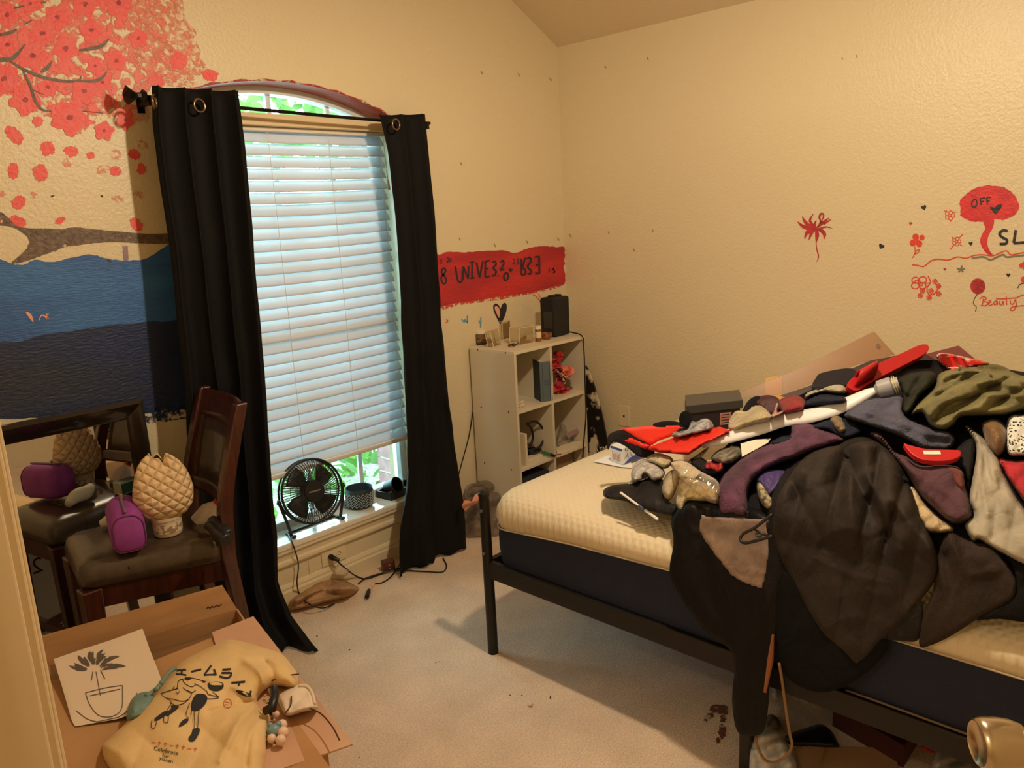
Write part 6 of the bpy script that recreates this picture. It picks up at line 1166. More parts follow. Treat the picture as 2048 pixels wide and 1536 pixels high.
MB().tube([on(1, SY-SD+.1, 1116, 722), on(1, SY-SD+.1, 1120, 784)], .006, 6).build('stem', mat('stem_green', (60, 70, 44), rough=.7), bq)
MB().tube([on(1, SY-SD+.035, *p) for p in bez([(1112, 740), (1120, 748), (1126, 758), (1130, 768)], 4)], .006, 6).build('ribbon', mat('checked_ribbon', (30, 26, 28), rough=.6, col2=(214, 200, 190), vscale=120, vlo=.48, vhi=.52), bq, smooth='all')
pk = thing('peach_flower', 'single peach silk flower beside the red bouquet', 'flower', tuple(on(2, zb, 1132, 782))); bloom(pk, 'petals', on(1, SY-SD+.03, 1134, 744), .036, m_fp, 44, 77); MB().tube([on(1, SY-SD+.045, 1132, 750), on(1, SY-SD+.05, 1126, 784)], .0025, 6).build('stem', MATS['stem_green'], pk)
pn = thing('red_capped_pen', 'grey pen with a red rosette end in the upper right cube', 'pen', tuple(on(2, zb, 1148, 776))); MB().tube([on(2, zb+.006, 1130, 778), on(2, zb+.006, 1160, 773)], .0045, 8).build('barrel', mat('pen_grey', (92, 84, 84), rough=.4), pn, smooth=True); bloom(pn, 'rosette', on(2, zb+.012, 1137, 778), .013, m_fr, 14, 5)
# crescent ring lamp in the middle left cube
zm = sz[1]+.001; cl = thing('crescent_stand', 'black crescent shaped ring on a round dish in the middle cube', 'stand', tuple(on(2, zm, 1066, 908)))
cy = SY-SD+.075; MB().tube([on(1, cy, *p) for p in bez([(1056, 846), (1072, 843), (1086, 858), (1088, 876), (1080, 892), (1066, 900), (1050, 898), (1062, 888), (1066, 872), (1062, 856), (1054, 848)], 5)], .0058, 10).build('crescent', m_blk, cl, smooth='all')
MB().lathe([(0, 0), (.04, 0), (.052, .014), (.05, .016), (.036, .005), (0, .005)], 26, Matrix.Translation(on(2, zm+.012, 1064, 905)), capb=False, capt=False).build('dish', m_blk, cl, smooth=True)
MB().tube([on(2, zm, 1064, 905), on(2, zm+.02, 1064, 904)], .02, 12).build('foot', m_blk, cl)
tag(drape('trinket_pile', [(1046, 884), (1052, 872), (1064, 874), (1070, 886), (1066, 896), (1050, 898)], plane_surf(zm+.02), mat('trinket_gold', (160, 120, 74), rough=.4, col2=(70, 50, 36), vscale=90), puff=.03, rim=5, crumple=.014, cs=5, step=2), 'small golden trinkets on the crescent dish', 'trinkets')
q = on(2, zm, 1044, 930); tag(MB().box((q.x-.002, SY-SD+.012, zm), (q.x+.012, SY-.05, zm+.165)).build('folder_stack', mat('folder_white', (226, 210, 180), rough=.7)), 'white folders standing at the left of the middle cube', 'folders')
tag(plate('paper_stack', [(1046, 928), (1050, 908), (1084, 902), (1086, 912)], (0, 0, zm), (0, 0, 1), .012, mat('white_sheets', (232, 216, 186), rough=.7), smooth_outline=False), 'low stack of white papers under the crescent stand', 'paper')
mk = thing('green_marker', 'green marker with a black cap at the edge of the middle cube', 'marker', tuple(on(2, zm, 1096, 912))); a, b = on(2, zm+.02, 1084, 904), on(2, zm+.014, 1103, 910); MB().tube([a, b], .009, 10).build('barrel', mat('marker_green', (60, 120, 80), rough=.45), mk, smooth=True); MB().tube([b, b+(b-a).normalized()*.02], .0075, 10).build('cap', m_blk, mk, smooth=True)
tag(MB().tube([on(2, zm+.008, 1100, 912), on(2, zm+.010, 1122, 908)], [.004, .003], 6).build('red_pencil', mat('pencil_red', (150, 50, 34), rough=.5)), 'red brown pencil beside the green marker', 'pencil')
# middle right cube: wrapped odds and ends
drape('wrapped_bag', [(1113, 896), (1116, 864), (1122, 846), (1132, 850), (1136, 872), (1150, 884), (1156, 894), (1130, 900)], plane_surf(pt=on(1, SY-SD+.1, 1130, 890), nrm=(-.2, -.8, .5)), m_bag, 'clear plastic bag of small things in the middle right cube', 'plastic bag', puff=.04, rim=8, folds=(70, 12, .01), crumple=.012, cs=7, step=2)
drape('small_parts', [(1114, 892), (1122, 880), (1140, 880), (1156, 882), (1160, 890), (1130, 896)], plane_surf(pt=on(1, SY-SD+.09, 1130, 892), nrm=(-.2, -.6, .8)), mat('parts_mixed', (170, 160, 150), rough=.3, col2=(90, 84, 80), vscale=90), 'heap of small silver craft parts in the middle right cube', 'craft parts', puff=.02, rim=4, crumple=.014, cs=4, step=2)
tag(plate('purple_strip', [(1130, 868), (1156, 856), (1160, 864), (1136, 876)], on(1, SY-SD+.06, 1144, 866), (-.2, -.8, .5), .002, mat('purple_card', (150, 116, 124), rough=.5), smooth_outline=False), 'pale purple strip in the middle right cube', 'strip')
tag(plate('white_tray', [(1112, 900), (1130, 890), (1164, 884), (1164, 890), (1114, 908)], (0, 0, zm), (0, 0, 1), .010, mat('tray_white', (232, 218, 190), rough=.5), smooth_outline=False), 'flat white tray in the middle right cube', 'tray')
# bottom cubes
tag(obox('dark_fabric_bin', (SX+.03, SY-SD+.012, sz[0]+.001), (.21, 0, 0), (0, .25, 0), (0, 0, .24), mat('bin_dark', (36, 34, 42), rough=.8), bevel=.01), 'dark fabric bin in the bottom left cube', 'bin')
tag(obox('brown_board', (xm+.02, SY-SD+.02, sz[0]+.001), (.2, .02, 0), (0, .012, 0), (0, .03, .26), mat('board_brown', (150, 122, 92), rough=.7)), 'brown board leaning in the bottom right cube', 'board')
# ---- skateboard deck in the corner
m_deck = mat('deck_print', (20, 18, 18), rough=.35, col2=(214, 200, 170), vscale=9, vlo=.56, vhi=.62, detail=5)
dk = thing('skateboard_deck', 'black skateboard deck with pale marbled print leaning in the corner', 'skateboard', tuple(on(0, XW-.12, 1195, 1000)))
_q = on(0, XW-.045, 1180, 745); dko = plate('deck', [(1170, 742), (1176, 735), (1183, 750), (1192, 776), (1202, 812), (1212, 858), (1217, 895), (1216, 960), (1208, 1010), (1180, 1016), (1168, 960), (1166, 860)], _q, (-.9, -.18, .12), .011, m_deck, dk, bevel=.003)
pen('deck_lettering', [[(1188, 906), (1193, 896), (1197, 905)], [(1190, 902), (1196, 901)], [(1199, 896), (1205, 894)], [(1202, 895), (1203, 904)], [(1206, 903), (1207, 893), (1210, 899), (1213, 891), (1214, 901)]], 1.8, flat_target(dko), mat('deck_white', (226, 216, 196), rough=.5), dk, .002, seg=2)
# ---- things on the chair
SZ = .643
def onseat(px, py, z=SZ): return on(2, z, px, py)
tb = onseat(337, 1066); tub = thing('white_tub', 'small white plastic tub on the leather seat', 'tub', tuple(tb)); Mq = Matrix.Translation(tb)
MB().lathe([(0, 0), (.040, 0), (.042, .004), (.045, .05), (.047, .052), (.047, .06), (0, .062)], 28, Mq, capb=False, capt=False).build('body', mat('tub_cream', (206, 190, 160), rough=.45), tub, smooth=True)
MB().lathe([(.0436, .012), (.0446, .042)], 28, Mq, capb=False, capt=False).build('label', mat('tub_label', (150, 128, 104), rough=.5, col2=(220, 206, 180), vscale=70, vlo=.46, vhi=.5), tub, smooth=True)
# quilted pouch
m_quilt = mat('quilted_cream', (228, 196, 152), rough=.65)
_nt = m_quilt.node_tree; _b = _nt.nodes['Principled BSDF']; _tc = _nt.nodes.new('ShaderNodeTexCoord'); _w = []
for rot in (math.pi/4, -math.pi/4):
    mp = _nt.nodes.new('ShaderNodeMapping'); mp.inputs['Rotation'].default_value = (0, rot, 0); _nt.links.new(_tc.outputs['Object'], mp.inputs['Vector'])
    wv = _nt.nodes.new('ShaderNodeTexWave'); wv.inputs['Scale'].default_value = 12.5; wv.inputs['Distortion'].default_value = .3; _nt.links.new(mp.outputs[0], wv.inputs['Vector'])
    pw = _nt.nodes.new('ShaderNodeMath'); pw.operation = 'POWER'; pw.inputs[1].default_value = .35; _nt.links.new(wv.outputs['Fac'], pw.inputs[0]); _w.append(pw.outputs[0])
_mn = _nt.nodes.new('ShaderNodeMath'); _mn.operation = 'MINIMUM'; _nt.links.new(_w[0], _mn.inputs[0]); _nt.links.new(_w[1], _mn.inputs[1])
_bp = _nt.nodes.new('ShaderNodeBump'); _bp.inputs['Strength'].default_value = .9; _bp.inputs['Distance'].default_value = .008; _nt.links.new(_mn.outputs[0], _bp.inputs['Height']); _nt.links.new(_bp.outputs[0], _b.inputs['Normal'])
qc = tb+Vector((.003, .0, .0)); qz0 = SZ+.055
qb = thing('quilted_bag', 'cream quilted zip pouch standing on the white tub', 'bag', (qc.x, qc.y, qz0))
rr = Vector((qc.x, qc.y, 0)).normalized(); ru = Vector((rr.y, -rr.x, 0))                    # across the view; depth along rr
prof = [(0, .035, .03), (.012, .062, .045), (.04, .083, .058), (.08, .089, .058), (.115, .083, .048), (.145, .074, .038), (.17, .062, .027), (.187, .047, .018), (.197, .032, .010), (.2, .026, .006)]
G = []
for z, wx, dy in prof:
    row = []
    for k in range(36):
        a = 2*math.pi*k/36; c, s = math.cos(a), math.sin(a); x = wx*math.copysign(abs(c)**.75, c); y = dy*math.copysign(abs(s)**.85, s)
        zz = z*(1+.05*math.sin(3*a+z*20)) - (.034*max(0, 1-abs(x-.012)/.013)*(z-.15)/.05 if z > .15 else 0); row.append(tuple(ru*x+rr*y+Vector((0, 0, zz))))
    G.append(row+[row[0]])
bm = MB(); bm.grid(G); bm.add(G[0][:-1], [tuple(range(36))]); qo = bm.build('quilted_shell', m_quilt, qb, smooth='all', local=True)
zip_p = [G[-1][k] for k in range(36)]; bm = MB(); bm.tube([Vector(p)+Vector((0, 0, .001)) for p in zip_p], .0022, 6, closed=True); bm.build('zip_edge', mat('zip_cream', (214, 186, 140), rough=.5), qb, smooth='all', local=True)
bm = MB(); bm.add([Vector(p)*.98-Vector((0, 0, .012)) for p in zip_p], [tuple(range(36))]); bm.build('dark_inside', mat('pouch_inside_shade', (60, 42, 28), rough=.8), qb, local=True)  # dark sheet across the opening, standing in for the shade inside the pouch
# purple pouch
m_pur = mat('purple_canvas', (150, 62, 150), rough=.7, bump=.2, bscale=500, col2=(136, 54, 138), vscale=20); m_purd = mat('purple_dark', (96, 44, 92), rough=.6)
pq = onseat(264, 1108); pdir = Vector((.28, .96, 0)).normalized(); pside = Vector((.96, -.28, 0))
pu = thing('purple_pouch', 'bright purple zip pencil pouch on the leather seat', 'pouch', tuple(pq))
G = []
for i, t in enumerate((0, .008, .025, .09, .16, .185, .195)):
    k = (.72, .9, 1, 1.0, 1.0, .92, .75)[i]; row = []
    for j in range(28):
        a = 2*math.pi*j/28; c, s = math.cos(a), math.sin(a); x = .049*k*math.copysign(abs(c)**.5, c); z = .062+.062*k*math.copysign(abs(s)**.55, s)-.05*(1-k)*.2
        if s > .2: x *= 1-.35*(s-.2)
        row.append(pq+pside*x+pdir*t+Vector((0, 0, max(z, .001)+.012*t/.2)))
    G.append(row+[row[0]])
bm = MB(); bm.grid(G); bm.add(G[0][:-1], [tuple(range(28))]); bm.add(G[-1][:-1], [tuple(range(28))]); bm.build('canvas', m_pur, pu, smooth=True, angle=60)
bm = MB(); bm.tube([Vector(p)-pdir*.002 for p in G[1][:-1]], .002, 6, closed=True); bm.build('piping', m_purd, pu, smooth='all')
zl = [pq+pdir*t+Vector((0, 0, .127+.012*t/.2)) for t in np.linspace(.012, .185, 8)]; MB().tube(zl, .0042, 8).build('zipper', mat('zip_grey', (110, 90, 110), rough=.4), pu, smooth='all')
MB().box((-.003, -.008, 0), (.003, .008, .012), Matrix.Translation(zl[5]+Vector((0, 0, .002)))).build('zip_pull', mat('zip_metal', (190, 176, 150), rough=.3, metal=1), pu)
# spray bottle, lying back against the chair
b0, b1 = on(1, 2.44, 394, 1048), on(1, 2.41, 436, 1003); bd = b1-b0
sp = thing('spray_bottle', 'white spray bottle with a red collar leaning on the chair back', 'bottle', tuple(b0))
MB().tube([b0, b0+bd*.06, b0+bd*.6, b0+bd*.8, b0+bd*.92], [.02, .03, .031, .02, .012], 18).build('body', mat('bottle_white', (214, 200, 188), rough=.35), sp, smooth=True)
MB().tube([b0+bd*.9, b0+bd*1.02], .0135, 14).build('collar', mat('collar_red', (190, 40, 40), rough=.4), sp, smooth=True)
n1 = b0+bd*1.02; MB().tube([n1, n1+bd.normalized()*.02, n1+Vector((.03, -.012, .022))], [.010, .012, .007], 10).build('nozzle', MATS['bottle_white'], sp, smooth=True)
# binoculars
bi = thing('binoculars', 'small black binoculars on the seat against the chair post', 'binoculars', tuple(onseat(440, 1080)))
o1 = onseat(418, 1050, SZ+.045); o2 = onseat(452, 1082, SZ+.022); ax_ = (o2-o1); off_ = Vector((.022, .026, .0))
for k, sh_ in enumerate((Vector((0, 0, 0)), off_*1.1)):
    p = o1+sh_; MB().tube([p, p+ax_*.12, p+ax_*.45, p+ax_*.6, p+ax_*.98, p+ax_], [.015, .016, .013, .019, .020, .018], 16).build('barrel', m_blk, bi, smooth=True)
    MB().tube([p-ax_*.005, p+ax_*.02], .0165, 16).build('eyecup', mat('eyecup_grey', (70, 66, 62), rough=.3), bi, smooth=True)
MB().tube([o1+ax_*.5, o1+ax_*.5+off_*1.1], .009, 10).build('bridge', m_blk, bi)
# things on the far side of the seat, seen in the mirror
gb = Vector((.965, 2.60, SZ)); gx = thing('green_carton', 'small green and white carton on the far side of the seat', 'carton', tuple(gb)); obox('body', gb, (.075, -.02, 0), (.012, .045, 0), (0, 0, .045), mat('gcarton_white', (206, 196, 170), rough=.5), gx, bevel=.001); obox('green_print', gb+Vector((.003, .001, .0455)), (.068, -.018, 0), (.011, .042, 0), (0, 0, .0006), mat('gcarton_green', (50, 84, 62), rough=.5), gx); obox('green_face', gb+Vector((.0125, .0465, .004)), (.06, -.017, 0), (.0002, .0008, 0), (0, 0, .036), MATS['gcarton_green'], gx)
wsk = MB(); P = bez([(.80, 2.63, SZ+.016), (.835, 2.605, SZ+.03), (.875, 2.60, SZ+.036), (.90, 2.585, SZ+.05)], 6); wsk.tube([Vector(p) for p in P], [.012+.014*math.sin(math.pi*i/(len(P)-1)) for i in range(len(P))], 12); tag(wsk.build('white_sock', mat('sock_white', (212, 204, 180), rough=.9, bump=.5, bscale=200), smooth='all'), 'white sock lying behind the quilted pouch', 'sock')
# ---- on the cardboard box
m_sheet = mat('drawing_paper', (226, 206, 182), rough=.85)
SHT = plane_surf(pt=on(2, BH+.03, 215, 1370), nrm=(-.03, -.10, 1))
pp_ = drape('drawing_sheet', [(107, 1318), (160, 1300), (222, 1280), (285, 1257), (300, 1300), (316, 1340), (330, 1380), (336, 1400), (290, 1420), (235, 1438), (150, 1453), (143, 1440), (126, 1380)], SHT, m_sheet, 'white sheet of paper with a pencil drawing lying on the box', 'paper', puff=.001, rim=3, crumple=.002, cs=60, step=5, smooth_outline=False, flat_rim=True)
tgt = flat_target(pp_); m_pen = mat('pencil', (96, 84, 76), rough=.7); m_penl = mat('pencil_light', (150, 132, 118), rough=.7, alpha=.8)
# a plain generic pencil study of a leafy plant
c5 = T(80, 1150, 3.303)
lv = []
for k in range(26):
    a = -2.9+2.6*(k/25)+.2*math.sin(k*5); r0 = 60+25*math.sin(k*3.1); r1 = r0+95+30*math.sin(k*7.7); cx, cy_ = 370, 640
    a2 = a+.12; m_ = ((r0+r1)/2); lv.append(c5([(cx+r0*math.cos(a), cy_+r0*.9*math.sin(a)), (cx+m_*math.cos(a-.10), cy_+m_*.9*math.sin(a-.10)), (cx+r1*math.cos(a2), cy_+r1*.8*math.sin(a2)), (cx+m_*math.cos(a+.10), cy_+m_*.9*math.sin(a+.10))]))
paint('pencil_leaves', lv, tgt, m_pen, pp_, .0008, many=True, n=2, smooth=True)
pen('pencil_lines', [c5(s) for s in ([(370, 640), (385, 720), (400, 800)], [(300, 780), (420, 750), (540, 730)], [(300, 780), (330, 860), (390, 930), (480, 935), (540, 880), (545, 730)], [(330, 800), (440, 775), (530, 755)], [(240, 900), (330, 960), (460, 968), (600, 880), (640, 780)], [(350, 640), (340, 700)], [(400, 630), (430, 690)])], 1.6, tgt, m_pen, pp_, .0009)
# tote bag
m_tote = mat('canvas_cream', (232, 200, 146), rough=.85, col2=(220, 186, 130), vscale=7, bump=.3, bscale=380)
TOT = plane_surf(pt=on(2, BH+.016, 400, 1420), nrm=(0, 0, 1))
tote = thing('tote_bag', 'cream canvas tote bag with black printed figures on the box', 'tote bag', tuple(on(2, BH+.016, 400, 1440)))
tb_ = drape('canvas', [(204, 1497), (225, 1472), (262, 1435), (310, 1380), (352, 1335), (372, 1318), (412, 1298), (455, 1280), (489, 1284), (530, 1296), (564, 1308), (584, 1332), (596, 1352), (590, 1376), (562, 1372), (540, 1374), (518, 1392), (516, 1413), (537, 1432), (533, 1483), (527, 1536), (510, 1600), (420, 1620), (300, 1600), (226, 1544)], TOT, m_tote, parent=tote, puff=.055, rim=48, folds=((25, 120, .010), (-50, 90, .008), (80, 150, .008)), crumple=.004, cs=50, step=4, smooth_outline=True, creases=[(.014, 9, [(515, 1402), (470, 1376), (420, 1362)]), (-.014, 8, [(515, 1404), (470, 1410), (420, 1424)]), (.016, 9, [(518, 1410), (480, 1440), (440, 1520)]), (.016, 8, [(530, 1380), (520, 1345), (490, 1320)]), (-.014, 7, [(540, 1374), (545, 1345), (530, 1320)]), (.010, 5, [(400, 1310), (450, 1292), (520, 1312), (580, 1340)]), (-.016, 9, [(526, 1430), (500, 1470), (490, 1530)])])
tg = flat_target(tb_); m_tink = mat('tote_ink', (40, 38, 44), rough=.7); m_tred = mat('tote_red', (196, 96, 60), rough=.7)
pen('tote_lettering', [c5(s) for s in ([(905, 632), (966, 628)], [(938, 630), (936, 662)], [(900, 655), (968, 664)], [(1000, 642), (1066, 626)], [(1132, 600), (1086, 662)], [(1086, 664), (1164, 660)], [(1150, 625), (1164, 664)], [(1206, 628), (1262, 624)], [(1200, 650), (1266, 652), (1240, 684), (1186, 672)], [(1356, 708), (1264, 716)], [(1320, 708), (1312, 736)], [(1300, 764), (1390, 796), (1376, 796)], [(1390, 768), (1376, 798), (1312, 774)])], 3.6, tg, m_tink, tb_, .0012, seg=3, label='black printed characters')
pen('printed_outline', [c5(s) for s in ([(890, 735), (880, 755), (905, 750), (915, 705), (940, 690), (990, 682), (1040, 690), (1090, 708)], [(940, 690), (960, 720), (1000, 740), (1030, 728)], [(800, 785), (830, 812), (880, 822), (940, 836), (985, 820), (1000, 780), (960, 760), (945, 745)], [(800, 785), (860, 765), (915, 752)], [(830, 812), (868, 842), (838, 900)], [(985, 822), (950, 850), (900, 866)], [(860, 845), (900, 866)], [(960, 760), (1000, 780), (1030, 765)], [(1020, 720), (1060, 740), (1100, 770), (1110, 792)], [(1110, 792), (1182, 812), (1130, 822), (1104, 818)], [(1140, 775), (1182, 812)], [(990, 850), (965, 930), (985, 950)], [(1005, 862), (1000, 925)], [(1020, 905), (1020, 1020)], [(1052, 890), (1040, 1025)], [(820, 930), (820, 975), (845, 978), (850, 935)], [(742, 960), (738, 1010), (760, 1014), (772, 975)], [(900, 775), (912, 788), (924, 772)])], 1.3, tg, m_tink, tb_, .0011, label='black line print of two running players')
for k, sh_ in enumerate(([(1115, 715), (1160, 706), (1208, 716), (1212, 745), (1180, 768), (1130, 764), (1110, 740)], [(1022, 800), (1050, 786), (1096, 794), (1104, 830), (1080, 870), (1044, 898), (1004, 896), (1000, 850)], [(868, 862), (920, 872), (880, 910), (840, 936), (832, 915), (866, 885)], [(830, 900), (850, 915), (800, 950), (765, 968), (758, 952), (790, 925)], [(952, 956), (980, 954), (972, 978), (930, 1004), (916, 1004), (926, 980)], [(1010, 1020), (1050, 1016), (1052, 1044), (1020, 1098), (990, 1102), (980, 1082), (1000, 1050)], [(960, 680), (1000, 680), (990, 696), (966, 696)], [(1070, 700), (1100, 706), (1080, 712)])): paint('printed_shape', c5(sh_), tg, m_tink, tb_, .0010+.0001*k, n=3)
def textpx(name, s, org, ex, up, target, m, parent, off=.0013, label=None):
    """built-in lettering laid on a surface; org, ex, up in photo pixels"""
    cu = bpy.data.curves.new('t', 'FONT'); cu.body = s; cu.size = 1; ob = bpy.data.objects.new('t', cu); COL.objects.link(ob); dg = bpy.context.evaluated_depsgraph_get(); me = ob.evaluated_get(dg).to_mesh()
    V = [(v.co.x, v.co.y) for v in me.vertices]; Fc = [tuple(p.vertices) for p in me.polygons]; ob.evaluated_get(dg).to_mesh_clear(); bpy.data.objects.remove(ob); bpy.data.curves.remove(cu)
    P = [target(org[0]+ex[0]*x+up[0]*y, org[1]+ex[1]*x+up[1]*y, off) for x, y in V]
    if not P or any(p is None for p in P): return None
    bm = MB(); bm.add(P, Fc); return bm.build(name, m, parent, label=label)
textpx('tote_lettering', 'Celebrate', c5([(748, 1158)])[0], (12.5, 2.6), (2.5, -11.5), tg, m_tink, tb_, label='small printed words')
textpx('tote_lettering', 'for', c5([(806, 1204)])[0], (12, 2.4), (2.4, -11), tg, m_tink, tb_)
textpx('tote_lettering', 'youth', c5([(786, 1222)])[0], (12, 3.4), (2.4, -10), tg, m_tink, tb_)
rs = []
for k in range(8):
    x0, y0 = 742+k*39, 1100+k*7; rs += [c5([(x0, y0), (x0+22, y0+4)]), c5([(x0+12, y0-6), (x0+8, y0+20)])] if k % 3 else [c5([(x0, y0+6), (x0+24, y0+10)])]
pen('tote_lettering', rs, 1.3, tg, m_tred, tb_, .0012, label='faint red printed characters')
bd_ = T(80, 1150, 3.303); pen('round_badge', [c5(ringp(1240, 850, 26, 30, 16)), c5([(1222, 840), (1256, 846)]), c5([(1224, 856), (1258, 862)])], 1.2, tg, MATS['tote_red'], tb_, .0012)
# keychain at the gathered corner
kc = thing('keychain', 'black keychain with small blue and pink charms clipped to the tote', 'keychain', tuple(on(2, BH+.02, 545, 1440)))
def kp(x, y, z): return on(2, BH+z, *c5([(x, y)])[0])
MB().tube([kp(*p, .065) for p in bez([(1480, 830), (1500, 842), (1522, 820), (1526, 780), (1510, 756)], 5)], .0032, 8).build('split_ring', mat('ring_metal', (190, 172, 140), rough=.2, metal=1), kc, smooth='all')
MB().tube([kp(1545, 745, .07), kp(1552, 800, .066), kp(1530, 880, .06), kp(1480, 900, .055)], [.008, .010, .012, .009], 8).build('strap', m_blk, kc, smooth='all')
MB().tube([kp(1520, 905, .05), kp(1535, 950, .045)], .004, 6).build('chain', MATS['ring_metal'], kc)
MB().ball(kp(1545, 1030, .03), .0155, 14, 8).build('bead', mat('charm_blue', (120, 150, 160), rough=.35), kc, smooth='all'); MB().ball(kp(1575, 985, .04), .007, 8, 6).ball(kp(1520, 990, .042), .006, 8, 6).build('bead', MATS['charm_blue'], kc, smooth='all')
for x, y, r in ((1600, 990, .012), (1606, 1040, .013), (1590, 1090, .012), (1530, 1080, .010), (1560, 920, .008)): MB().ball(kp(x, y, .028), r, 10, 6).build('charm', mat('charm_pink', (236, 204, 180), rough=.4), kc, smooth='all')
# blue green lanyard behind the tote
ly_ = thing('blue_lanyard', 'pale blue green pouch with a beaded cord under the tote bag', 'pouch', tuple(on(2, BH+.02, 275, 1430))); m_lan = mat('blue_green_cloth', (112, 140, 132), rough=.6)
drape('pouch', [(254, 1440), (258, 1408), (272, 1388), (296, 1382), (312, 1392), (306, 1412), (280, 1438)], TOT, m_lan, parent=ly_, puff=.04, rim=14, folds=(60, 20, .006), step=3)
MB().tube([on(2, BH+.055, *c5([p])[0]) for p in bez([(700, 800), (760, 760), (800, 720), (830, 670), (870, 630), (900, 615)], 5)], .0055, 8).build('cord', m_lan, ly_, smooth='all')
for x, y in ((772, 752), (786, 735), (800, 712)): MB().ball(on(2, BH+.062, *c5([(x, y)])[0]), .006, 8, 6).build('bead', m_lan, ly_, smooth='all')
# white pouch with dark piping beyond the tote
wpc = thing('white_pouch', 'white pouch with dark brown piping beyond the tote bag', 'pouch', tuple(on(2, BH+.02, 610, 1400)))
drape('cloth', [(556, 1392), (578, 1376), (606, 1368), (622, 1376), (634, 1408), (634, 1418), (606, 1424), (574, 1432), (560, 1412)], TOT, mat('pouch_white', (226, 206, 184), rough=.7), parent=wpc, puff=.03, rim=10, folds=(40, 36, .01), step=3)
MB().tube([on(2, BH+.05, *c5([p])[0]) for p in bez([(1530, 700), (1600, 670), (1700, 655), (1705, 655)], 5)], .0016, 6).tube([on(2, BH+.052, *c5([p])[0]) for p in bez([(1660, 800), (1656, 860), (1620, 912)], 5)], .0016, 6).tube([on(2, BH+.04, *c5([p])[0]) for p in bez([(1700, 850), (1780, 880), (1860, 920), (1930, 1000), (1978, 1090)], 5)], .0018, 6).build('piping', mat('piping_brown', (60, 40, 34), rough=.6), wpc, smooth='all')
MB().tube([on(2, BH+.045, *c5([p])[0]) for p in bez([(1710, 730), (1770, 740), (1800, 790), (1815, 850)], 5)], .004, 6).build('strap', MATS['pouch_white'], wpc, smooth='all')
# printing on the cardboard
m_cink = mat('card_ink', (50, 40, 36), rough=.8)
def bface(u, z): return bp(u, -.0052, z)
bx_p = [o for o in bx.children if o.name.startswith('printed_sheet')][0]
def textbox(s, u0, z0, size, name='printed_number'):
    def tt(x, y, off): return bface(u0-x, z0+y)
    return textpx(name, s, (0, 0), (size, 0), (0, size), tt, m_cink, bx_p)
textbox('20', .30, .30, .09); textbox('20', .12, .30, .09); textbox('S-2', .34, .05, .06)
tgf = None
def flapmark(st, w, m, base, name='handwriting', parent=bx):
    b, n = base
    def tt(x, y, off): r = Vector(ray(x, y)); o = Vector((0, 0, HC)); t = (b-o).dot(n)/r.dot(n); return o+r*t-r.normalized()*.003
    return pen(name, [c5(s) for s in st], w, tt, m, parent, seg=3)
_b = bp(BWd/2, -.006, BH+.031); _n = (bp(1, 0, 0)-bp(0, 0, 0)).cross(bp(0, -.012, .062)-bp(0, 0, 0)).normalized()
flapmark([[(1098, 224), (1112, 212), (1124, 220), (1136, 206), (1150, 214), (1166, 200), (1180, 206), (1200, 192)]], 2.0, m_cink, (_b, _n))
# ---- the door the room opens with, just out of the picture, and its knob
K = on(2, .93, 1996, 1488); ka = Vector((-.6, .8, 0)).normalized(); du = Vector((.8, .6, 0)).normalized()
kb = K-ka*.062
dr = struct(bpy.data.objects.new('door_1', None)); COL.objects.link(dr); dr.location = (kb.x, kb.y, 0); WLOC[dr] = Vector(dr.location)
e0 = Vector((kb.x, kb.y, .01))+du*.045; obox('slab', e0, -du*.80, -ka*.035, (0, 0, 2.02), mat('door_white', (228, 212, 182), rough=.4), dr, bevel=.003)
m_nick = mat('brushed_nickel', (196, 180, 152), rough=.24, metal=1)
kn = MB(); Mk = Matrix.Translation(kb) @ ka.to_track_quat('Z', 'Y').to_matrix().to_4x4()
kn.lathe([(0, 0), (.034, 0), (.034, .004), (.028, .009), (.013, .011), (.0125, .026), (.016, .030), (.024, .036), (.0285, .048), (.030, .062), (.0295, .078), (.028, .083), (.0255, .0855), (.024, .0835), (0, .081)], 40, Mk, capb=False, capt=False); kn.build('door_knob', m_nick, dr, smooth=True, label='brushed nickel door knob', angle=50)
# ---- under the bed
drape('white_carrier_bag', [(1500, 1545), (1498, 1490), (1512, 1462), (1530, 1456), (1556, 1462), (1572, 1484), (1590, 1514), (1592, 1545), (1560, 1570), (1520, 1570)], plane_surf(pt=on(2, 0, 1540, 1560), nrm=(-.5, -.5, .6)), mat('white_bag', (206, 204, 204), rough=.4, alpha=.9), 'white plastic carrier bag on the carpet under the bed', 'plastic bag', puff=.06, rim=18, folds=((60, 26, .02), (0, 40, .012)), crumple=.014, cs=14, step=4, solid=1)
cord('rope_handle', 'tan rope handle loop hanging down from the bed', [(1558, 1326, 0, 1.74), (1564, 1360, 0, 1.74), (1572, 1420, 0, 1.74), (1580, 1470, 0, 1.74), (1584, 1490, 0, 1.74), (1574, 1510, 0, 1.74), (1552, 1524, 0, 1.74), (1530, 1520, 0, 1.74), (1516, 1496, 0, 1.74), (1511, 1472, 0, 1.74)], .0038, mat('rope_tan', (140, 108, 74), rough=.7))
tag(MB().tube([on(0, 1.73, 1546, 1270), on(0, 1.73, 1541, 1320), on(0, 1.73, 1530, 1384)], [.003, .008, .004], 8).build('wooden_stick', mat('stick_orange', (150, 90, 54), rough=.5), smooth=True), 'orange wooden stick hanging beside the black sleeve', 'stick')
drape('black_pouch_floor', [(1570, 1472), (1610, 1456), (1640, 1448), (1660, 1458), (1676, 1484), (1676, 1496), (1620, 1494), (1580, 1490)], FLR, mat('pouch_black', (18, 16, 18), rough=.5), 'flat black pouch on the carpet under the bed', 'pouch', puff=.03, rim=10, step=4, solid=1)
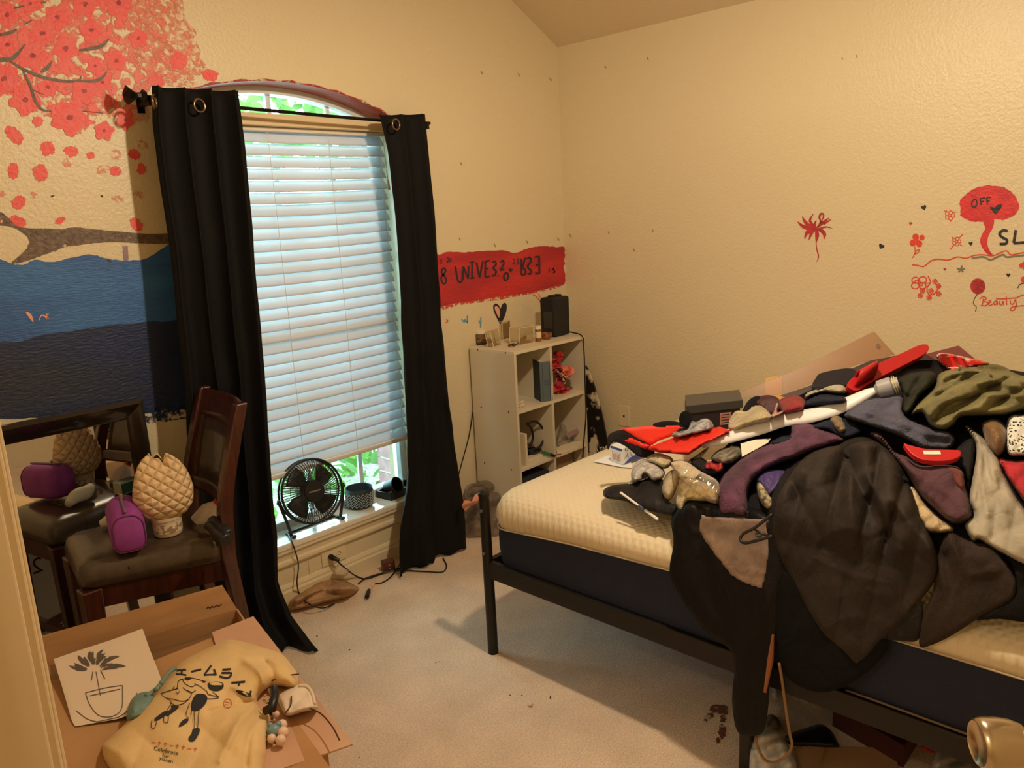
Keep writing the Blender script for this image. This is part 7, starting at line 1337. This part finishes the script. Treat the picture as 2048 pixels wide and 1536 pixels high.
tag(plate('cardboard_sheet', [(1588, 1500), (1640, 1494), (1790, 1500), (1800, 1560), (1760, 1640), (1600, 1640)], (0, 0, .002), (0, 0, 1), .006, m_card, smooth_outline=False), 'brown cardboard sheet on the carpet under the bed', 'cardboard')
for i, ol in enumerate(([(1543, 1388), (1552, 1376), (1566, 1380), (1562, 1392), (1548, 1398)], [(1588, 1386), (1604, 1382), (1624, 1396), (1618, 1410), (1600, 1400)], [(1624, 1398), (1652, 1406), (1648, 1414), (1620, 1408)])):
    drape('paper_scrap', ol, FLR, mat('scrap_white', (206, 196, 180), rough=.8), ('small bent paper scrap beside the rope handle under the bed', 'torn white paper scrap in the middle of the scraps under the bed', 'narrow paper strip touching the torn scrap under the bed')[i], 'paper', puff=.012, rim=5, crumple=.01, cs=8, step=3, group='paper scraps under the bed')
drape('grey_rag', [(1526, 1440), (1540, 1428), (1556, 1436), (1562, 1456), (1548, 1462), (1530, 1456)], FLR, mat('rag_grey', (120, 108, 92), rough=.9), 'grey rag on the carpet behind the white carrier bag', 'rag', puff=.03, rim=8, folds=(40, 12, .012), step=3, solid=1)
mb = on(2, 0, 1806, 1536); tag(obox('maroon_box', mb, (.30, .0, 0), (.06, .22, 0), (0, 0, .07), mat('maroon_card', (70, 26, 24), rough=.6)), 'maroon flat box on the carpet under the bed', 'box')
drape('red_glove', [(1840, 1496), (1850, 1486), (1880, 1490), (1884, 1502), (1860, 1506)], plane_surf(.072), mat('glove_red', (176, 34, 34), rough=.6), 'red cloth lying on the maroon box', 'cloth', puff=.02, rim=6, step=3)
drape('white_slipper', [(1862, 1560), (1868, 1520), (1884, 1494), (1912, 1500), (1936, 1524), (1950, 1560), (1900, 1580)], plane_surf(.075), mat('slipper_white', (186, 176, 164), rough=.7), 'white bag standing on the maroon box under the bed', 'bag', puff=.06, rim=14, folds=(70, 26, .012), step=3)
# ---- marks on the carpet
flo = bpy.data.objects['floor']; FT = lambda x, y, off: on(2, off, x, y)
m_st = mat('carpet_stain', (110, 66, 46), rough=.95, alpha=(.3, .46), ascale=50)
for i, (x, y, rx, ry) in enumerate(((1438, 1418, 18, 9), (1420, 1432, 8, 5), (1446, 1438, 6, 9), (1444, 1462, 7, 14), (1436, 1480, 5, 6), (1452, 1425, 5, 4), (1412, 1440, 4, 3))):
    paint('carpet_stain', [(x+rx*math.cos(a), y+ry*math.sin(a)) for a in np.linspace(0, 2*math.pi, 14)[:-1]], FT, m_st, flo, .0012+.0002*i, rough=3, n=3, seed=i)
m_deb = mat('lint', (40, 30, 24), rough=.9); m_debl = mat('lint_light', (216, 196, 170), rough=.9)
for i, (x, y, s) in enumerate(((699, 1301, .0045), (634, 1273, .004), (872, 1326, .003), (878, 1324, .0025), (1020, 1391, .003), (1044, 1391, .003), (718, 1516, .003))):
    p = on(2, 0, x, y); tag(MB().ball((p.x, p.y, s*.5), s, 8, 5, (1, .7, .5)).build('lint_ball', m_deb, smooth='all'), 'tiny dark lint speck on the open carpet', 'lint', group='lint specks on the carpet')
p = on(2, 0, 1101, 1396); tag(MB().tube([(p.x-.006, p.y-.004, .003), (p.x+.006, p.y+.005, .003)], .0018, 6).build('dark_twig', m_deb), 'short dark splinter lying on the open carpet', 'splinter')
p = on(2, 0, 1061, 1412); tag(MB().ball((p.x, p.y, .006), .011, 8, 5, (1, .7, .5)).build('paper_crumb', m_debl, smooth='all'), 'small pale paper crumb on the open carpet', 'paper')
bm = MB(); bm.tube([(MX0-.004, y, .372) for y in np.linspace(-.05, .62, 10)], .003, 6); bm.build('bottom_piping', mat('piping_dim', (120, 100, 80), rough=.7), mt, smooth='all')
# lettering on the carton
def ctarget(x, y, off):
    n = Vector((-u1.x, -u1.y, 0)).normalized(); b = cb+n*.0012; r = Vector(ray(x, y)); o = Vector((0, 0, HC)); t = (b-o).dot(n)/r.dot(n); return o+r*t
textpx('carton_lettering', 'Go', (1249, 903), (11, -4), (.5, -12), ctarget, mat('carton_ink', (40, 44, 60), rough=.5), crt)
textpx('carton_lettering', 'Alu', (1249, 918), (13, -5), (3, -15), ctarget, MATS['carton_blue'], crt)
